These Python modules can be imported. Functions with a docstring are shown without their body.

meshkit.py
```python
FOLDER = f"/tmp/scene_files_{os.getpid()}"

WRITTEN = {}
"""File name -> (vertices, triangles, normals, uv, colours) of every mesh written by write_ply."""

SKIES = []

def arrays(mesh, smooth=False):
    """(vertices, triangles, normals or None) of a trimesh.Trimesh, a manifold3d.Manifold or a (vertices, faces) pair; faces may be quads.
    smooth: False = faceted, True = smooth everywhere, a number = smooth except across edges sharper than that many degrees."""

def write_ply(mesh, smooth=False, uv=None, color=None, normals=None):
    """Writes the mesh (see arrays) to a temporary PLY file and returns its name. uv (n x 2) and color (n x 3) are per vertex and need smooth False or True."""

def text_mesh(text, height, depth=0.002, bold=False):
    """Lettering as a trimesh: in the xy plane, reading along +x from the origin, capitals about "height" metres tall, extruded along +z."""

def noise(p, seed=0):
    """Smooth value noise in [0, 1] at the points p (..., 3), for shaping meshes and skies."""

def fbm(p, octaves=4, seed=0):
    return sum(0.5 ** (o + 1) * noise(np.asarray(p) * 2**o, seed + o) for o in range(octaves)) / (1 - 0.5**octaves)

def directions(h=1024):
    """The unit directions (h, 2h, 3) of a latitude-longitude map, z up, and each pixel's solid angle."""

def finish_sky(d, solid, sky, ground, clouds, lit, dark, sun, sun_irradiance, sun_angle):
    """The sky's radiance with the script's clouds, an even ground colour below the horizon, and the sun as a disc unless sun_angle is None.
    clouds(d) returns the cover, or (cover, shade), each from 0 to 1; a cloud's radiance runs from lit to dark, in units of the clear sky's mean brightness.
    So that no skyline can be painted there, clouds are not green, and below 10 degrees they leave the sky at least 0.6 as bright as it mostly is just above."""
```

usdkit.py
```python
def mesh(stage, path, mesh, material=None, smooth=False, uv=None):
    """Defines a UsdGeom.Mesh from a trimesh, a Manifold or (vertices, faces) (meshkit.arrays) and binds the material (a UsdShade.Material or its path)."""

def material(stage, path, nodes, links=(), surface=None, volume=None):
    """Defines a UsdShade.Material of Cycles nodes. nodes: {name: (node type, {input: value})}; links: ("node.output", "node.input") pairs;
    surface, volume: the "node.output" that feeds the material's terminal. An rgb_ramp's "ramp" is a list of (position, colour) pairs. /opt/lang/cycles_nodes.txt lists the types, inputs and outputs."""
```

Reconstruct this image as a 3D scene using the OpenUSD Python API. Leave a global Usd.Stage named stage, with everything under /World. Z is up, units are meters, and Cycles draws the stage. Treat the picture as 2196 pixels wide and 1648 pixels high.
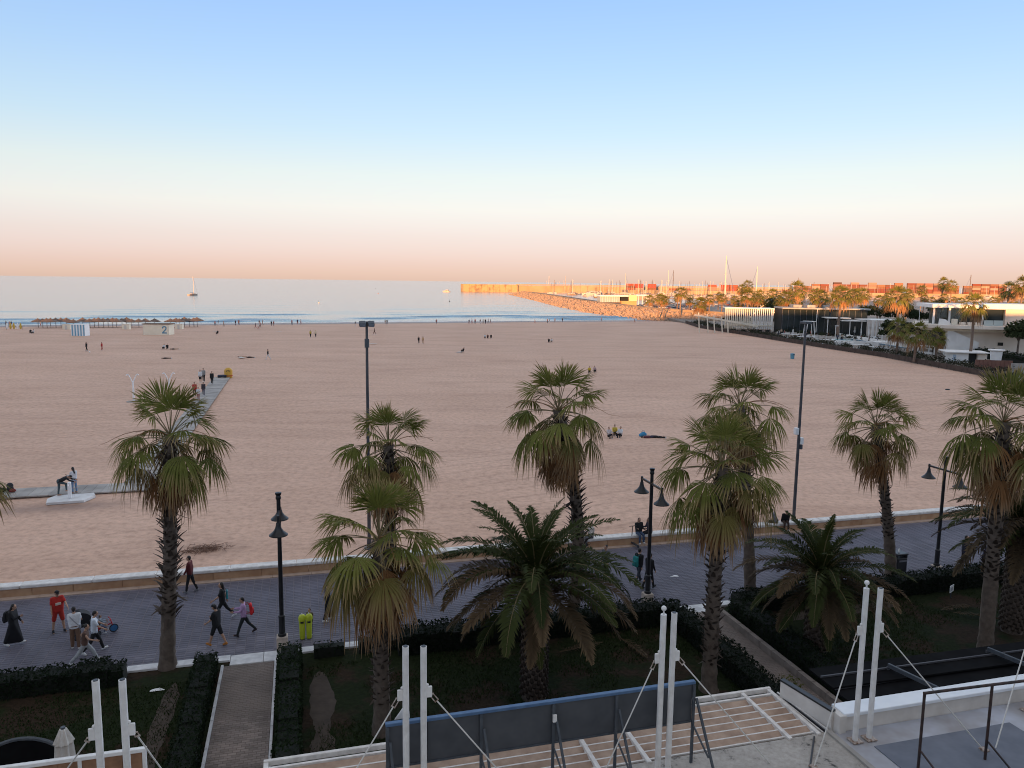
import math, random
import numpy as np, trimesh, manifold3d as m3
import usdkit, meshkit
from pxr import Usd, UsdGeom, UsdLux, UsdShade, Gf, Sdf, Vt

stage = Usd.Stage.CreateInMemory()
UsdGeom.SetStageUpAxis(stage, 'Z')
UsdGeom.Xform.Define(stage, '/World')
UsdGeom.Scope.Define(stage, '/World/Looks')

# ---------------------------------------------------------------- camera
FPX, PITCH, ROLL, CAMH = 1650.0, math.radians(7.56), math.radians(0.72), 14.3
_f = np.array([0, math.cos(PITCH), -math.sin(PITCH)])
_r0 = np.array([1.0, 0, 0])
_u0 = np.cross(_r0, _f)
_R = math.cos(ROLL) * _r0 + math.sin(ROLL) * _u0
_U = -math.sin(ROLL) * _r0 + math.cos(ROLL) * _u0
EYE = np.array([0, 0, CAMH])
cam = UsdGeom.Camera.Define(stage, '/World/camera')
cam.AddTransformOp().Set(Gf.Matrix4d(*_R, 0, *_U, 0, *(-_f), 0, *EYE, 1))
cam.CreateHorizontalApertureAttr(36.0)
cam.CreateVerticalApertureAttr(27.0)
cam.CreateFocalLengthAttr(36.0 * FPX / 2196)
cam.CreateClippingRangeAttr(Gf.Vec2f(0.1, 80000))
cam.CreateExposureAttr(2.38)

# ---------------------------------------------------------------- sky and sun
SUN_EL, SUN_AZ = math.radians(2.7), math.radians(195)
SUN_DIR = np.array([math.sin(SUN_AZ) * math.cos(SUN_EL), math.cos(SUN_AZ) * math.cos(SUN_EL), math.sin(SUN_EL)])
# tint of the sky by height above the horizon, the same all the way round
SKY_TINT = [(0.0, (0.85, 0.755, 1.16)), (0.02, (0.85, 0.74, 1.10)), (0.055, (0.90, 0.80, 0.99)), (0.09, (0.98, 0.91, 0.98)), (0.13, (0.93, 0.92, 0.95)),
            (0.18, (0.77, 0.87, 1.0)), (0.25, (0.64, 0.795, 1.05)), (0.34, (0.52, 0.70, 1.08)), (0.6, (1.05, 0.95, 0.93)), (1.0, (1.34, 1.06, 0.90))]  # the overhead stops are brightened and warmed to put more light on the sand
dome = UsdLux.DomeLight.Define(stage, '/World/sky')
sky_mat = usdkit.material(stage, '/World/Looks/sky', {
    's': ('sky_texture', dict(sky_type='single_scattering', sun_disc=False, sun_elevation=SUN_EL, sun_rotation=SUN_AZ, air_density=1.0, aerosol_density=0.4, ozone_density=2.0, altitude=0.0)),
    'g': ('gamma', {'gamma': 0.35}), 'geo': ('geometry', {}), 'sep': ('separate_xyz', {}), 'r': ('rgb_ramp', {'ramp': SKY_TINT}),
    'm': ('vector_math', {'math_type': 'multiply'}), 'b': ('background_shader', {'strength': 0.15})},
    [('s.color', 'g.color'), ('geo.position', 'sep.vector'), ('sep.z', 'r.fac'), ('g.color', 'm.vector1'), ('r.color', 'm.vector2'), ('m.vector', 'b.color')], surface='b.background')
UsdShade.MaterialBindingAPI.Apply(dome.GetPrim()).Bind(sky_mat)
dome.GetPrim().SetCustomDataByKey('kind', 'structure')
sun = UsdLux.DistantLight.Define(stage, '/World/sun')
sun.CreateIntensityAttr(0.52)
sun.CreateNormalizeAttr(True)
sun.CreateAngleAttr(0.5)
sun.CreateColorAttr(Gf.Vec3f(1.0, 0.46, 0.17))
_z = SUN_DIR
_x = np.cross([0, 0, 1.0], _z); _x /= np.linalg.norm(_x)
_y = np.cross(_z, _x)
sun.AddTransformOp().Set(Gf.Matrix4d(*_x, 0, *_y, 0, *_z, 0, 0, 0, 0, 1))

# ---------------------------------------------------------------- frames of reference
ANG = math.radians(15.5)                    # the promenade runs along E1, the sea lies along E2
ANGD = 15.5
E1 = np.array([math.cos(ANG), math.sin(ANG), 0.0])
E2 = np.array([-math.sin(ANG), math.cos(ANG), 0.0])
E3 = np.array([0, 0, 1.0])


def W(u, v, z=0.0):
    return u * E1 + v * E2 + z * E3


def ray(px, py):
    return _R * (px - 1098) / FPX - _U * (py - 824) / FPX + _f


def at(px, py, z=0.0):
    """the point of the level z that was surveyed from the photograph at px, py"""
    d = ray(px, py)
    return EYE + d * (z - CAMH) / d[2]


def uvof(p):
    return float(p @ E1), float(p @ E2)


def atuv(px, py, z=0.0):
    return uvof(at(px, py, z))


def onv(px, py, v):
    d = ray(px, py)
    p = EYE + d * v / (d @ E2)
    return float(p @ E1), float(p[2])


def project(p):
    q = np.asarray(p, float) - EYE
    return 1098 + FPX * (q @ _R) / (q @ _f), 824 - FPX * (q @ _U) / (q @ _f)


def height_at(p, py):
    """how high above the base point p something reaches that shows at row py"""
    lo, hi = -6.0, 60.0
    for _ in range(50):
        m = (lo + hi) / 2
        if project([p[0], p[1], m])[1] > py:
            lo = m
        else:
            hi = m
    return lo


# ---------------------------------------------------------------- scene helpers
_used = {}


def numbered(parent, name):
    k = _used.get((parent, name), 0)
    _used[(parent, name)] = k + 1
    return name if k == 0 else f'{name}_{k:03d}'


def keys(prim, label=None, cat=None, group=None, kind=None):
    for k, v in (('label', label), ('category', cat), ('group', group), ('kind', kind)):
        if v:
            prim.SetCustomDataByKey(k, v)
    return prim


def thing(name, label, cat, loc=(0, 0, 0), rot=0.0, group=None, scale=None, kind=None):
    path = '/World/' + numbered('/World', name)
    x = UsdGeom.Xform.Define(stage, path)
    x.AddTranslateOp().Set(Gf.Vec3d(*map(float, loc)))
    x.AddRotateZOp().Set(float(rot))
    if scale is not None:
        x.AddScaleOp().Set(Gf.Vec3f(*([scale] * 3 if np.ndim(scale) == 0 else scale)))
    return keys(x.GetPrim(), label, cat, group, kind)


def copy_of(first, loc, rot, label=None, group=None, scale=None):
    nm = first.GetName()
    nm = nm[:-4] if nm[-4] == '_' and nm[-3:].isdigit() else nm
    path = '/World/' + numbered('/World', nm)
    x = UsdGeom.Xform.Define(stage, path)
    x.AddTranslateOp().Set(Gf.Vec3d(*map(float, loc)))
    x.AddRotateZOp().Set(float(rot))
    x.AddScaleOp().Set(Gf.Vec3f(*([scale or 1.0] * 3 if np.ndim(scale or 1.0) == 0 else scale)))
    p = x.GetPrim()
    p.GetReferences().AddInternalReference(first.GetPath())
    p.SetInstanceable(True)
    was = first.GetCustomData()
    return keys(p, label or was.get('label'), was.get('category'), group or was.get('group'))


def tri(f):
    f = np.asarray(f, int)
    if f.ndim == 2 and f.shape[1] == 4:
        f = np.vstack([f[:, [0, 1, 2]], f[:, [0, 2, 3]]])
    return f.reshape(-1, 3)


class MB:
    """collects shapes that become one mesh"""

    def __init__(self):
        self.v, self.f, self.n, self.a = [], [], 0, []

    def add(self, v, f, a=None):
        v = np.asarray(v, float).reshape(-1, 3)
        self.v.append(v)
        self.f.append(tri(f) + self.n)
        self.a.append(np.zeros(len(v)) if a is None else np.asarray(a, float))
        self.n += len(v)
        return self

    def mesh(self, m):
        if hasattr(m, 'to_mesh'):
            q = m.to_mesh()
            return self.add(np.array(q.vert_properties)[:, :3], np.array(q.tri_verts))
        return self.add(m.vertices, m.faces)

    def box(self, lo, hi, bevel=0.0):
        lo, hi = np.minimum(lo, hi).astype(float), np.maximum(lo, hi).astype(float)
        if bevel:
            b = bevel
            pts = []
            for sx in (0, 1):
                for sy in (0, 1):
                    for sz in (0, 1):
                        c = np.where([sx, sy, sz], hi, lo)
                        i = np.where([sx, sy, sz], -b, b)
                        for k in range(3):
                            q = c + i
                            q[k] = c[k]
                            pts.append(q)
            return self.mesh(m3.Manifold.hull_points(np.array(pts)))
        x0, y0, z0 = lo
        x1, y1, z1 = hi
        v = [[x0, y0, z0], [x1, y0, z0], [x1, y1, z0], [x0, y1, z0], [x0, y0, z1], [x1, y0, z1], [x1, y1, z1], [x0, y1, z1]]
        return self.add(v, [[0, 3, 2, 1], [4, 5, 6, 7], [0, 1, 5, 4], [1, 2, 6, 5], [2, 3, 7, 6], [3, 0, 4, 7]])

    def tube(self, pts, rad, n=8, cap=True, a=None):
        p = np.asarray(pts, float)
        rad = np.broadcast_to(np.asarray(rad, float), (len(p),))
        t = np.gradient(p, axis=0)
        t /= np.linalg.norm(t, axis=1, keepdims=True) + 1e-12
        mt = np.abs(t.mean(0))
        ref = np.eye(3)[int(np.argmin(mt))]
        s = np.cross(t, ref)
        s /= np.linalg.norm(s, axis=1, keepdims=True) + 1e-12
        b = np.cross(t, s)
        ang = np.arange(n) * 2 * np.pi / n
        v = p[:, None] + rad[:, None, None] * (np.cos(ang)[None, :, None] * s[:, None] + np.sin(ang)[None, :, None] * b[:, None])
        i, j = np.meshgrid(np.arange(len(p) - 1), np.arange(n), indexing='ij')
        q = np.stack([i * n + j, i * n + (j + 1) % n, (i + 1) * n + (j + 1) % n, (i + 1) * n + j], -1).reshape(-1, 4)
        v = v.reshape(-1, 3)
        f = tri(q)
        if cap:
            k = len(v)
            v = np.vstack([v, p[0], p[-1]])
            o = (len(p) - 1) * n
            f = np.vstack([f, [[k, (j + 1) % n, j] for j in range(n)], [[k + 1, o + j, o + (j + 1) % n] for j in range(n)]])
        at_ = None if a is None else np.full(len(v), float(a))
        return self.add(v, f, at_)

    def lathe(self, prof, n=16, c=(0, 0, 0)):
        prof = np.asarray(prof, float)
        ang = np.arange(n) * 2 * np.pi / n
        v = np.stack([prof[:, None, 0] * np.cos(ang), prof[:, None, 0] * np.sin(ang), np.broadcast_to(prof[:, None, 1], (len(prof), n))], -1) + np.asarray(c, float)
        i, j = np.meshgrid(np.arange(len(prof) - 1), np.arange(n), indexing='ij')
        q = np.stack([i * n + j, i * n + (j + 1) % n, (i + 1) * n + (j + 1) % n, (i + 1) * n + j], -1).reshape(-1, 4)
        return self.add(v.reshape(-1, 3), q)

    def quad(self, a, b, c, d):
        return self.add([a, b, c, d], [[0, 1, 2, 3]])

    def sphere(self, c, r, sub=1):
        s = trimesh.creation.icosphere(sub, 1.0)
        return self.add(s.vertices * np.asarray(r, float) + np.asarray(c, float), s.faces)

    def bar(self, a, b, w, h=None):
        """a square bar from a to b"""
        a, b = np.asarray(a, float), np.asarray(b, float)
        h = h or w
        t = (b - a) / np.linalg.norm(b - a)
        ref = E3 if abs(t[2]) < 0.9 else np.array([1.0, 0, 0])
        s = np.cross(t, ref); s /= np.linalg.norm(s)
        q = np.cross(s, t)
        o = [s * i * w / 2 + q * j * h / 2 for i, j in ((-1, -1), (1, -1), (1, 1), (-1, 1))]
        return self.add([a + k for k in o] + [b + k for k in o], [[0, 1, 2, 3], [7, 6, 5, 4], [0, 4, 5, 1], [1, 5, 6, 2], [2, 6, 7, 3], [3, 7, 4, 0]])

    def prism(self, poly, z0, z1):
        """a closed plan polygon (counter-clockwise) raised from z0 to z1"""
        from shapely import Polygon
        m = trimesh.creation.extrude_polygon(Polygon(poly), z1 - z0, engine='earcut')
        m.apply_translation([0, 0, z0])
        return self.mesh(m)

    def transformed(self, M):
        M = np.asarray(M, float)
        for i in range(len(self.v)):
            self.v[i] = self.v[i] @ M[:3, :3].T + M[:3, 3]
        return self

    def build(self, name, mat, parent=None, smooth=False, attr=None, label=None, cat=None, group=None, kind=None):
        root = '/World' if parent is None else str(parent.GetPath() if hasattr(parent, 'GetPath') else parent)
        path = root + '/' + numbered(root, name)
        m = usdkit.mesh(stage, path, (np.vstack(self.v), np.vstack(self.f)), mat, smooth=smooth)
        if attr:
            pv = UsdGeom.PrimvarsAPI(m).CreatePrimvar(attr, Sdf.ValueTypeNames.FloatArray, 'vertex')
            pv.Set(Vt.FloatArray.FromNumpy(np.concatenate(self.a).astype(np.float32)))
        m.CreateDoubleSidedAttr(True)
        return keys(m.GetPrim(), label, cat, group, kind)


def uvm(u=0.0, v=0.0, z=0.0):
    """matrix that takes promenade coordinates to the world"""
    M = np.eye(4)
    M[:3, 0], M[:3, 1], M[:3, 3] = E1, E2, W(u, v, z)
    return M


# ---------------------------------------------------------------- materials
_mats = {}


def mat(name, col, rough=0.7, metal=0.0, spec=0.5):
    if name not in _mats:
        _mats[name] = usdkit.material(stage, '/World/Looks/' + name, {'p': ('principled_bsdf', dict(base_color=col, roughness=rough, metallic=metal, specular_ior_level=spec))}, surface='p.BSDF')
    return _mats[name]


def worn(name, c1, c2, scale=3.0, rough=0.75, bump=0.0, bscale=None, space='object', detail=4.0, lo=0.35, hi=0.65, metal=0.0, dist=0.02, spec=0.4):
    """two tones mixed by noise, with fine relief"""
    if name in _mats:
        return _mats[name]
    n = {'c': ('texture_coordinate', {}) if space == 'object' else ('geometry', {}),
         'n': ('noise_texture', dict(scale=scale, detail=detail, roughness=0.6)), 'r': ('rgb_ramp', {'ramp': [(0, c1), (lo, c1), (hi, c2), (1, c2)]}),
         'p': ('principled_bsdf', dict(roughness=rough, metallic=metal, specular_ior_level=spec))}
    src = 'c.object' if space == 'object' else 'c.position'
    l = [(src, 'n.vector'), ('n.fac', 'r.fac'), ('r.color', 'p.base_color')]
    if bump:
        n['n2'] = ('noise_texture', dict(scale=bscale or scale * 6, detail=3.0))
        n['b'] = ('bump', dict(strength=bump, distance=dist))
        l += [(src, 'n2.vector'), ('n2.fac', 'b.height'), ('b.normal', 'p.normal')]
    _mats[name] = usdkit.material(stage, '/World/Looks/' + name, n, l, surface='p.BSDF')
    return _mats[name]


def leafy(name, stops, tip=None, rough=0.7, trans=0.25, per='island', tipfrom=0.72):
    """leaf material: tone varies from leaf to leaf, tips may be withered (mesh attribute tip)"""
    n = {'o': ('object_info', {}), 'wn': ('white_noise_texture', {}), 'g': ('geometry', {}), 'r': ('rgb_ramp', {'ramp': stops}), 'mf': ('mix_float', dict(fac=0.45)),
         'p': ('principled_bsdf', dict(roughness=rough, specular_ior_level=0.15)), 't': ('translucent_bsdf', {}), 'm': ('mix_closure', dict(fac=trans))}
    l = [('o.location', 'wn.vector'), ('wn.value', 'mf.a')] if per == 'place' else [('o.random', 'mf.a')]
    n['mf'] = ('mix_float', dict(fac=0.12 if per == 'place' else 0.45))
    l += [('g.random_per_island', 'mf.b'), ('mf.result', 'r.fac'), ('p.BSDF', 'm.closure1'), ('t.BSDF', 'm.closure2')]
    if per != 'place':
        n.pop('wn')
    if tip:
        n['a'] = ('attribute', dict(attribute='tip'))
        n['mr'] = ('map_range', dict(from_min=tipfrom, from_max=1.0, clamp=True))
        n['mx'] = ('mix_color', dict(b=tip))
        l += [('a.fac', 'mr.value'), ('mr.result', 'mx.fac'), ('r.color', 'mx.a'), ('mx.result', 'p.base_color'), ('mx.result', 't.color')]
    else:
        l += [('r.color', 'p.base_color'), ('r.color', 't.color')]
    _mats[name] = usdkit.material(stage, '/World/Looks/' + name, n, l, surface='m.closure')
    return _mats[name]

# ================================================================ materials used all over
SAND = usdkit.material(stage, '/World/Looks/sand', {
    'g': ('geometry', {}), 'n1': ('noise_texture', dict(scale=0.06, detail=5.0, roughness=0.6)), 'n2': ('noise_texture', dict(scale=2.2, detail=6.0, roughness=0.7)),
    'mp': ('mapping', dict(scale=(0.35, 1.0, 1.0))), 'n3': ('noise_texture', dict(scale=4.2, detail=4.0, roughness=0.65)), 'n4': ('noise_texture', dict(scale=0.9, detail=3.0)),
    'r1': ('rgb_ramp', {'ramp': [(0.3, (0.58, 0.368, 0.268)), (0.7, (0.66, 0.432, 0.322))]}),
    'r2': ('rgb_ramp', {'ramp': [(0.30, (0.74, 0.72, 0.70)), (0.5, (0.98, 0.98, 0.98)), (0.7, (1.16, 1.15, 1.14))]}),
    'mx': ('vector_math', dict(math_type='multiply')), 'mp5': ('mapping', dict(rotation=(0, 0, 0.5), scale=(0.10, 0.5, 1.0))), 'n5': ('noise_texture', dict(scale=0.5, detail=6.0, roughness=0.7, distortion=0.8)),
    'r5': ('rgb_ramp', {'ramp': [(0.3, (0.86, 0.845, 0.84)), (0.52, (1.0, 1.0, 1.0)), (0.72, (1.07, 1.065, 1.06))]}), 'mx5': ('vector_math', dict(math_type='multiply')),
    'mpw': ('mapping', dict(rotation=(0, 0, 1.05))), 'wv': ('wave_texture', dict(scale=0.16, distortion=5.0, detail=2.0, detail_scale=0.25)), 'rw': ('rgb_ramp', {'ramp': [(0.0, (0.87, 0.865, 0.86)), (0.05, (0.93, 0.925, 0.92)), (0.12, (1, 1, 1)), (1, (1, 1, 1))]}), 'nw': ('noise_texture', dict(scale=0.03, detail=2.0)), 'rm': ('rgb_ramp', {'ramp': [(0.46, (0, 0, 0)), (0.58, (1, 1, 1))]}), 'mw5': ('mix_color', dict(a=(1, 1, 1))), 'mx6': ('vector_math', dict(math_type='multiply')),
    'wet': ('attribute', dict(attribute='wet')), 'mw': ('mix_color', dict(b=(0.17, 0.105, 0.08))),
    'add': ('math', dict(math_type='add')), 'b': ('bump', dict(strength=1.0, distance=0.10)),
    'mr': ('map_range', dict(from_min=0, from_max=1, to_min=0.9, to_max=0.35, clamp=True)),
    'p': ('principled_bsdf', dict(roughness=0.9, specular_ior_level=0.2))},
    [('g.position', 'n1.vector'), ('g.position', 'n2.vector'), ('g.position', 'mp.vector'), ('mp.vector', 'n3.vector'), ('g.position', 'n4.vector'),
     ('n1.fac', 'r1.fac'), ('n2.fac', 'r2.fac'), ('r1.color', 'mx.vector1'), ('r2.color', 'mx.vector2'), ('g.position', 'mp5.vector'), ('mp5.vector', 'n5.vector'), ('n5.fac', 'r5.fac'), ('mx.vector', 'mx5.vector1'), ('r5.color', 'mx5.vector2'), ('g.position', 'mpw.vector'), ('mpw.vector', 'wv.vector'), ('wv.fac', 'rw.fac'), ('g.position', 'nw.vector'), ('nw.fac', 'rm.fac'), ('rm.color', 'mw5.fac'), ('rw.color', 'mw5.b'), ('mx5.vector', 'mx6.vector1'), ('mw5.result', 'mx6.vector2'), ('mx6.vector', 'mw.a'), ('wet.fac', 'mw.fac'), ('mw.result', 'p.base_color'),
     ('n3.fac', 'add.value1'), ('n4.fac', 'add.value2'), ('add.value', 'b.height'), ('b.normal', 'p.normal'), ('wet.fac', 'mr.value'), ('mr.result', 'p.roughness')], surface='p.BSDF')
SEA = usdkit.material(stage, '/World/Looks/sea_water', {
    'g': ('geometry', {}), 'mp': ('mapping', dict(rotation=(0, 0, -math.radians(24)), scale=(0.25, 1.0, 1.0))), 'n': ('noise_texture', dict(scale=0.32, detail=5.0, roughness=0.55)),
    'mp2': ('mapping', dict(rotation=(0, 0, -math.radians(20)), scale=(0.05, 0.22, 1.0))), 'n2': ('noise_texture', dict(scale=0.16, detail=3.0)),
    'm1': ('math', dict(math_type='multiply', value2=2.5)), 'ad': ('math', dict(math_type='add')),
    'b': ('bump', dict(strength=0.8, distance=0.26)), 'p': ('principled_bsdf', dict(base_color=(0.055, 0.10, 0.12), roughness=0.12, ior=1.34))},
    [('g.position', 'mp.vector'), ('mp.vector', 'n.vector'), ('g.position', 'mp2.vector'), ('mp2.vector', 'n2.vector'), ('n2.fac', 'm1.value1'), ('m1.value', 'ad.value1'), ('n.fac', 'ad.value2'),
     ('ad.value', 'b.height'), ('b.normal', 'p.normal')], surface='p.BSDF')
FOAM = worn('sea_foam', (0.62, 0.64, 0.66), (0.8, 0.8, 0.8), 2.0, 0.8, space='world')
WHITE = worn('white_paint', (0.74, 0.74, 0.74), (0.82, 0.81, 0.80), 5.0, 0.5)
CREAM = worn('cream_paint', (0.62, 0.56, 0.46), (0.70, 0.64, 0.53), 3.0, 0.6)
BLACK = worn('black_metal', (0.008, 0.009, 0.012), (0.016, 0.017, 0.021), 6.0, 0.38, spec=0.5)
GREY_STEEL = worn('grey_steel', (0.05, 0.06, 0.075), (0.08, 0.09, 0.105), 5.0, 0.5)
STONE = worn('sandstone', (0.37, 0.21, 0.12), (0.47, 0.30, 0.18), 2.2, 0.85, 0.35, 14, space='world')
CAPSTONE = worn('pale_capstone', (0.56, 0.53, 0.50), (0.74, 0.71, 0.68), 3.5, 0.8, 0.25, 20, space='world')
LEDGE = worn('ledge_stone', (0.36, 0.26, 0.20), (0.45, 0.33, 0.26), 3.0, 0.85, 0.2, 20, space='world')
WHITE_KERB = worn('white_kerb_stone', (0.50, 0.49, 0.50), (0.70, 0.69, 0.69), 2.6, 0.8, 0.25, 18, space='world')
CONCRETE = worn('concrete', (0.26, 0.24, 0.22), (0.38, 0.35, 0.32), 1.5, 0.9, 0.3, 12, space='world')
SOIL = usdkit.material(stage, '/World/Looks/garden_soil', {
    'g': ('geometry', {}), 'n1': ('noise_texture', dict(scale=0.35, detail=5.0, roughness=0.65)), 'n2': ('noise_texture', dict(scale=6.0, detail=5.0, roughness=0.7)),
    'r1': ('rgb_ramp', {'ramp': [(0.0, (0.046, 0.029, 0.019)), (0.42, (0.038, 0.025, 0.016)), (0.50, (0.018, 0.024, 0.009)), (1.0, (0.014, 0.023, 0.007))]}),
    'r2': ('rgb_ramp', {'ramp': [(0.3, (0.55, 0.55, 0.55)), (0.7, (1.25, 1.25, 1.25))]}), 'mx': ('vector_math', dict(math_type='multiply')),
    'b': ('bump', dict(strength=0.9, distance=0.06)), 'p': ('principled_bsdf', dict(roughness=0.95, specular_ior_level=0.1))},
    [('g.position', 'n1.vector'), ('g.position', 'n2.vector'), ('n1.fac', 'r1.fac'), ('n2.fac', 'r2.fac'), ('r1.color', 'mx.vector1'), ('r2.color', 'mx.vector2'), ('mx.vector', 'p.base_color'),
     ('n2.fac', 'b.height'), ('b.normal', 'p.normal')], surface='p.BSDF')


def cellmat(name, stops, rough=0.75, bump=0.25, scale=22, spec=0.35):
    """stones of one kind: the tone varies from stone to stone"""
    _mats[name] = usdkit.material(stage, '/World/Looks/' + name, {
        'o': ('object_info', {}), 'g': ('geometry', {}), 'ad': ('math', dict(math_type='add')), 'fr': ('math', dict(math_type='fraction')), 'r': ('rgb_ramp', {'ramp': stops}),
        'n': ('noise_texture', dict(scale=scale, detail=4.0)), 'n2': ('noise_texture', dict(scale=0.8, detail=4.0)), 'r2': ('rgb_ramp', {'ramp': [(0.28, (0.70, 0.70, 0.70)), (0.5, (1.0, 1.0, 1.0)), (0.72, (1.22, 1.2, 1.18))]}),
        'mx': ('vector_math', dict(math_type='multiply')), 'b': ('bump', dict(strength=bump, distance=0.01)), 'p': ('principled_bsdf', dict(roughness=rough, specular_ior_level=spec))},
        [('o.random', 'ad.value1'), ('g.random_per_island', 'ad.value2'), ('ad.value', 'fr.value1'), ('fr.value', 'r.fac'), ('g.position', 'n.vector'), ('g.position', 'n2.vector'), ('n2.fac', 'r2.fac'),
         ('r.color', 'mx.vector1'), ('r2.color', 'mx.vector2'), ('mx.vector', 'p.base_color'), ('n.fac', 'b.height'), ('b.normal', 'p.normal')], surface='p.BSDF')
    return _mats[name]


PAVER = cellmat('grey_paver', [(0, (0.106, 0.098, 0.124)), (0.5, (0.132, 0.121, 0.15)), (1, (0.162, 0.148, 0.178))], rough=0.6, spec=0.3)
JOINT = worn('paver_joint', (0.15, 0.13, 0.15), (0.20, 0.175, 0.19), 3.0, 0.9, space='world')
BRICK = cellmat('path_brick', [(0, (0.165, 0.132, 0.114)), (0.5, (0.20, 0.16, 0.14)), (1, (0.24, 0.194, 0.17))])
PATH_JOINT = worn('path_joint', (0.09, 0.07, 0.06), (0.12, 0.095, 0.082), 3.0, 0.95, space='world')

# ================================================================ the setting
SHORE_A, SHORE_B = at(0, 698, -1.0), at(1320, 687, -1.0)
_sd = (SHORE_B - SHORE_A) / np.linalg.norm(SHORE_B - SHORE_A)
_sn = np.array([-_sd[1], _sd[0], 0])          # out to sea


def shore_dist(p):
    return (np.asarray(p) - SHORE_A) @ _sn


def sand_z(x, y):
    d = (x - SHORE_A[0]) * _sn[0] + (y - SHORE_A[1]) * _sn[1]
    t = np.clip((d + 50) / 50, 0, 1)
    return np.where(d <= 0, -1.0 * t * t * (3 - 2 * t), -1.0 - 0.03 * d)


# base ground beneath garden, promenade and buildings
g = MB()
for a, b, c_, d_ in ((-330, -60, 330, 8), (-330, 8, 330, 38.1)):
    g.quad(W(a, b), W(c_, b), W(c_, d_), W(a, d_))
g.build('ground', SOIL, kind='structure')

# beach sheet
us = np.concatenate([np.linspace(-420, -60, 37), np.linspace(-56, 80, 69), np.linspace(84, 420, 43)])
vs = np.concatenate([np.linspace(38.15, 90, 80), np.linspace(92, 200, 45), np.linspace(203, 400, 80)])
UU, VV = np.meshgrid(us, vs, indexing='ij')
XY = UU[..., None] * E1 + VV[..., None] * E2
ZZ = sand_z(XY[..., 0], XY[..., 1])
ZZ = ZZ + (meshkit.fbm(np.stack([UU / 7, VV / 7, 0 * UU], -1), 4, 3) - 0.5) * 0.16 * np.clip((VV - 38) / 6, 0.3, 1) * (VV < 210)
D = (XY[..., 0] - SHORE_A[0]) * _sn[0] + (XY[..., 1] - SHORE_A[1]) * _sn[1]
wetn = (meshkit.fbm(np.stack([UU / 20, VV / 20, 0 * UU], -1), 3, 8) - 0.5) * 8
wet = np.clip((D + 15 + wetn) / 5, 0, 1)
for (cu, cv), (ra, rb), am in ((atuv(140, 1088), (3.2, 0.9), .75), (atuv(440, 1180), (1.6, .9), .4), (atuv(470, 812), (3, 4), .12), (atuv(30, 1095), (4, 1.0), .5)):
    wet = np.maximum(wet, am * np.exp(-((UU - cu) / ra) ** 2 - ((VV - cv) / rb) ** 2))
XY[..., 2] = ZZ
n0, n1 = UU.shape
ii, jj = np.meshgrid(np.arange(n0 - 1), np.arange(n1 - 1), indexing='ij')
q = np.stack([ii * n1 + jj, (ii + 1) * n1 + jj, (ii + 1) * n1 + jj + 1, ii * n1 + jj + 1], -1).reshape(-1, 4)
MB().add(XY.reshape(-1, 3), q, wet.ravel()).build('beach', SAND, smooth=True, attr='wet', kind='structure')

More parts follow.
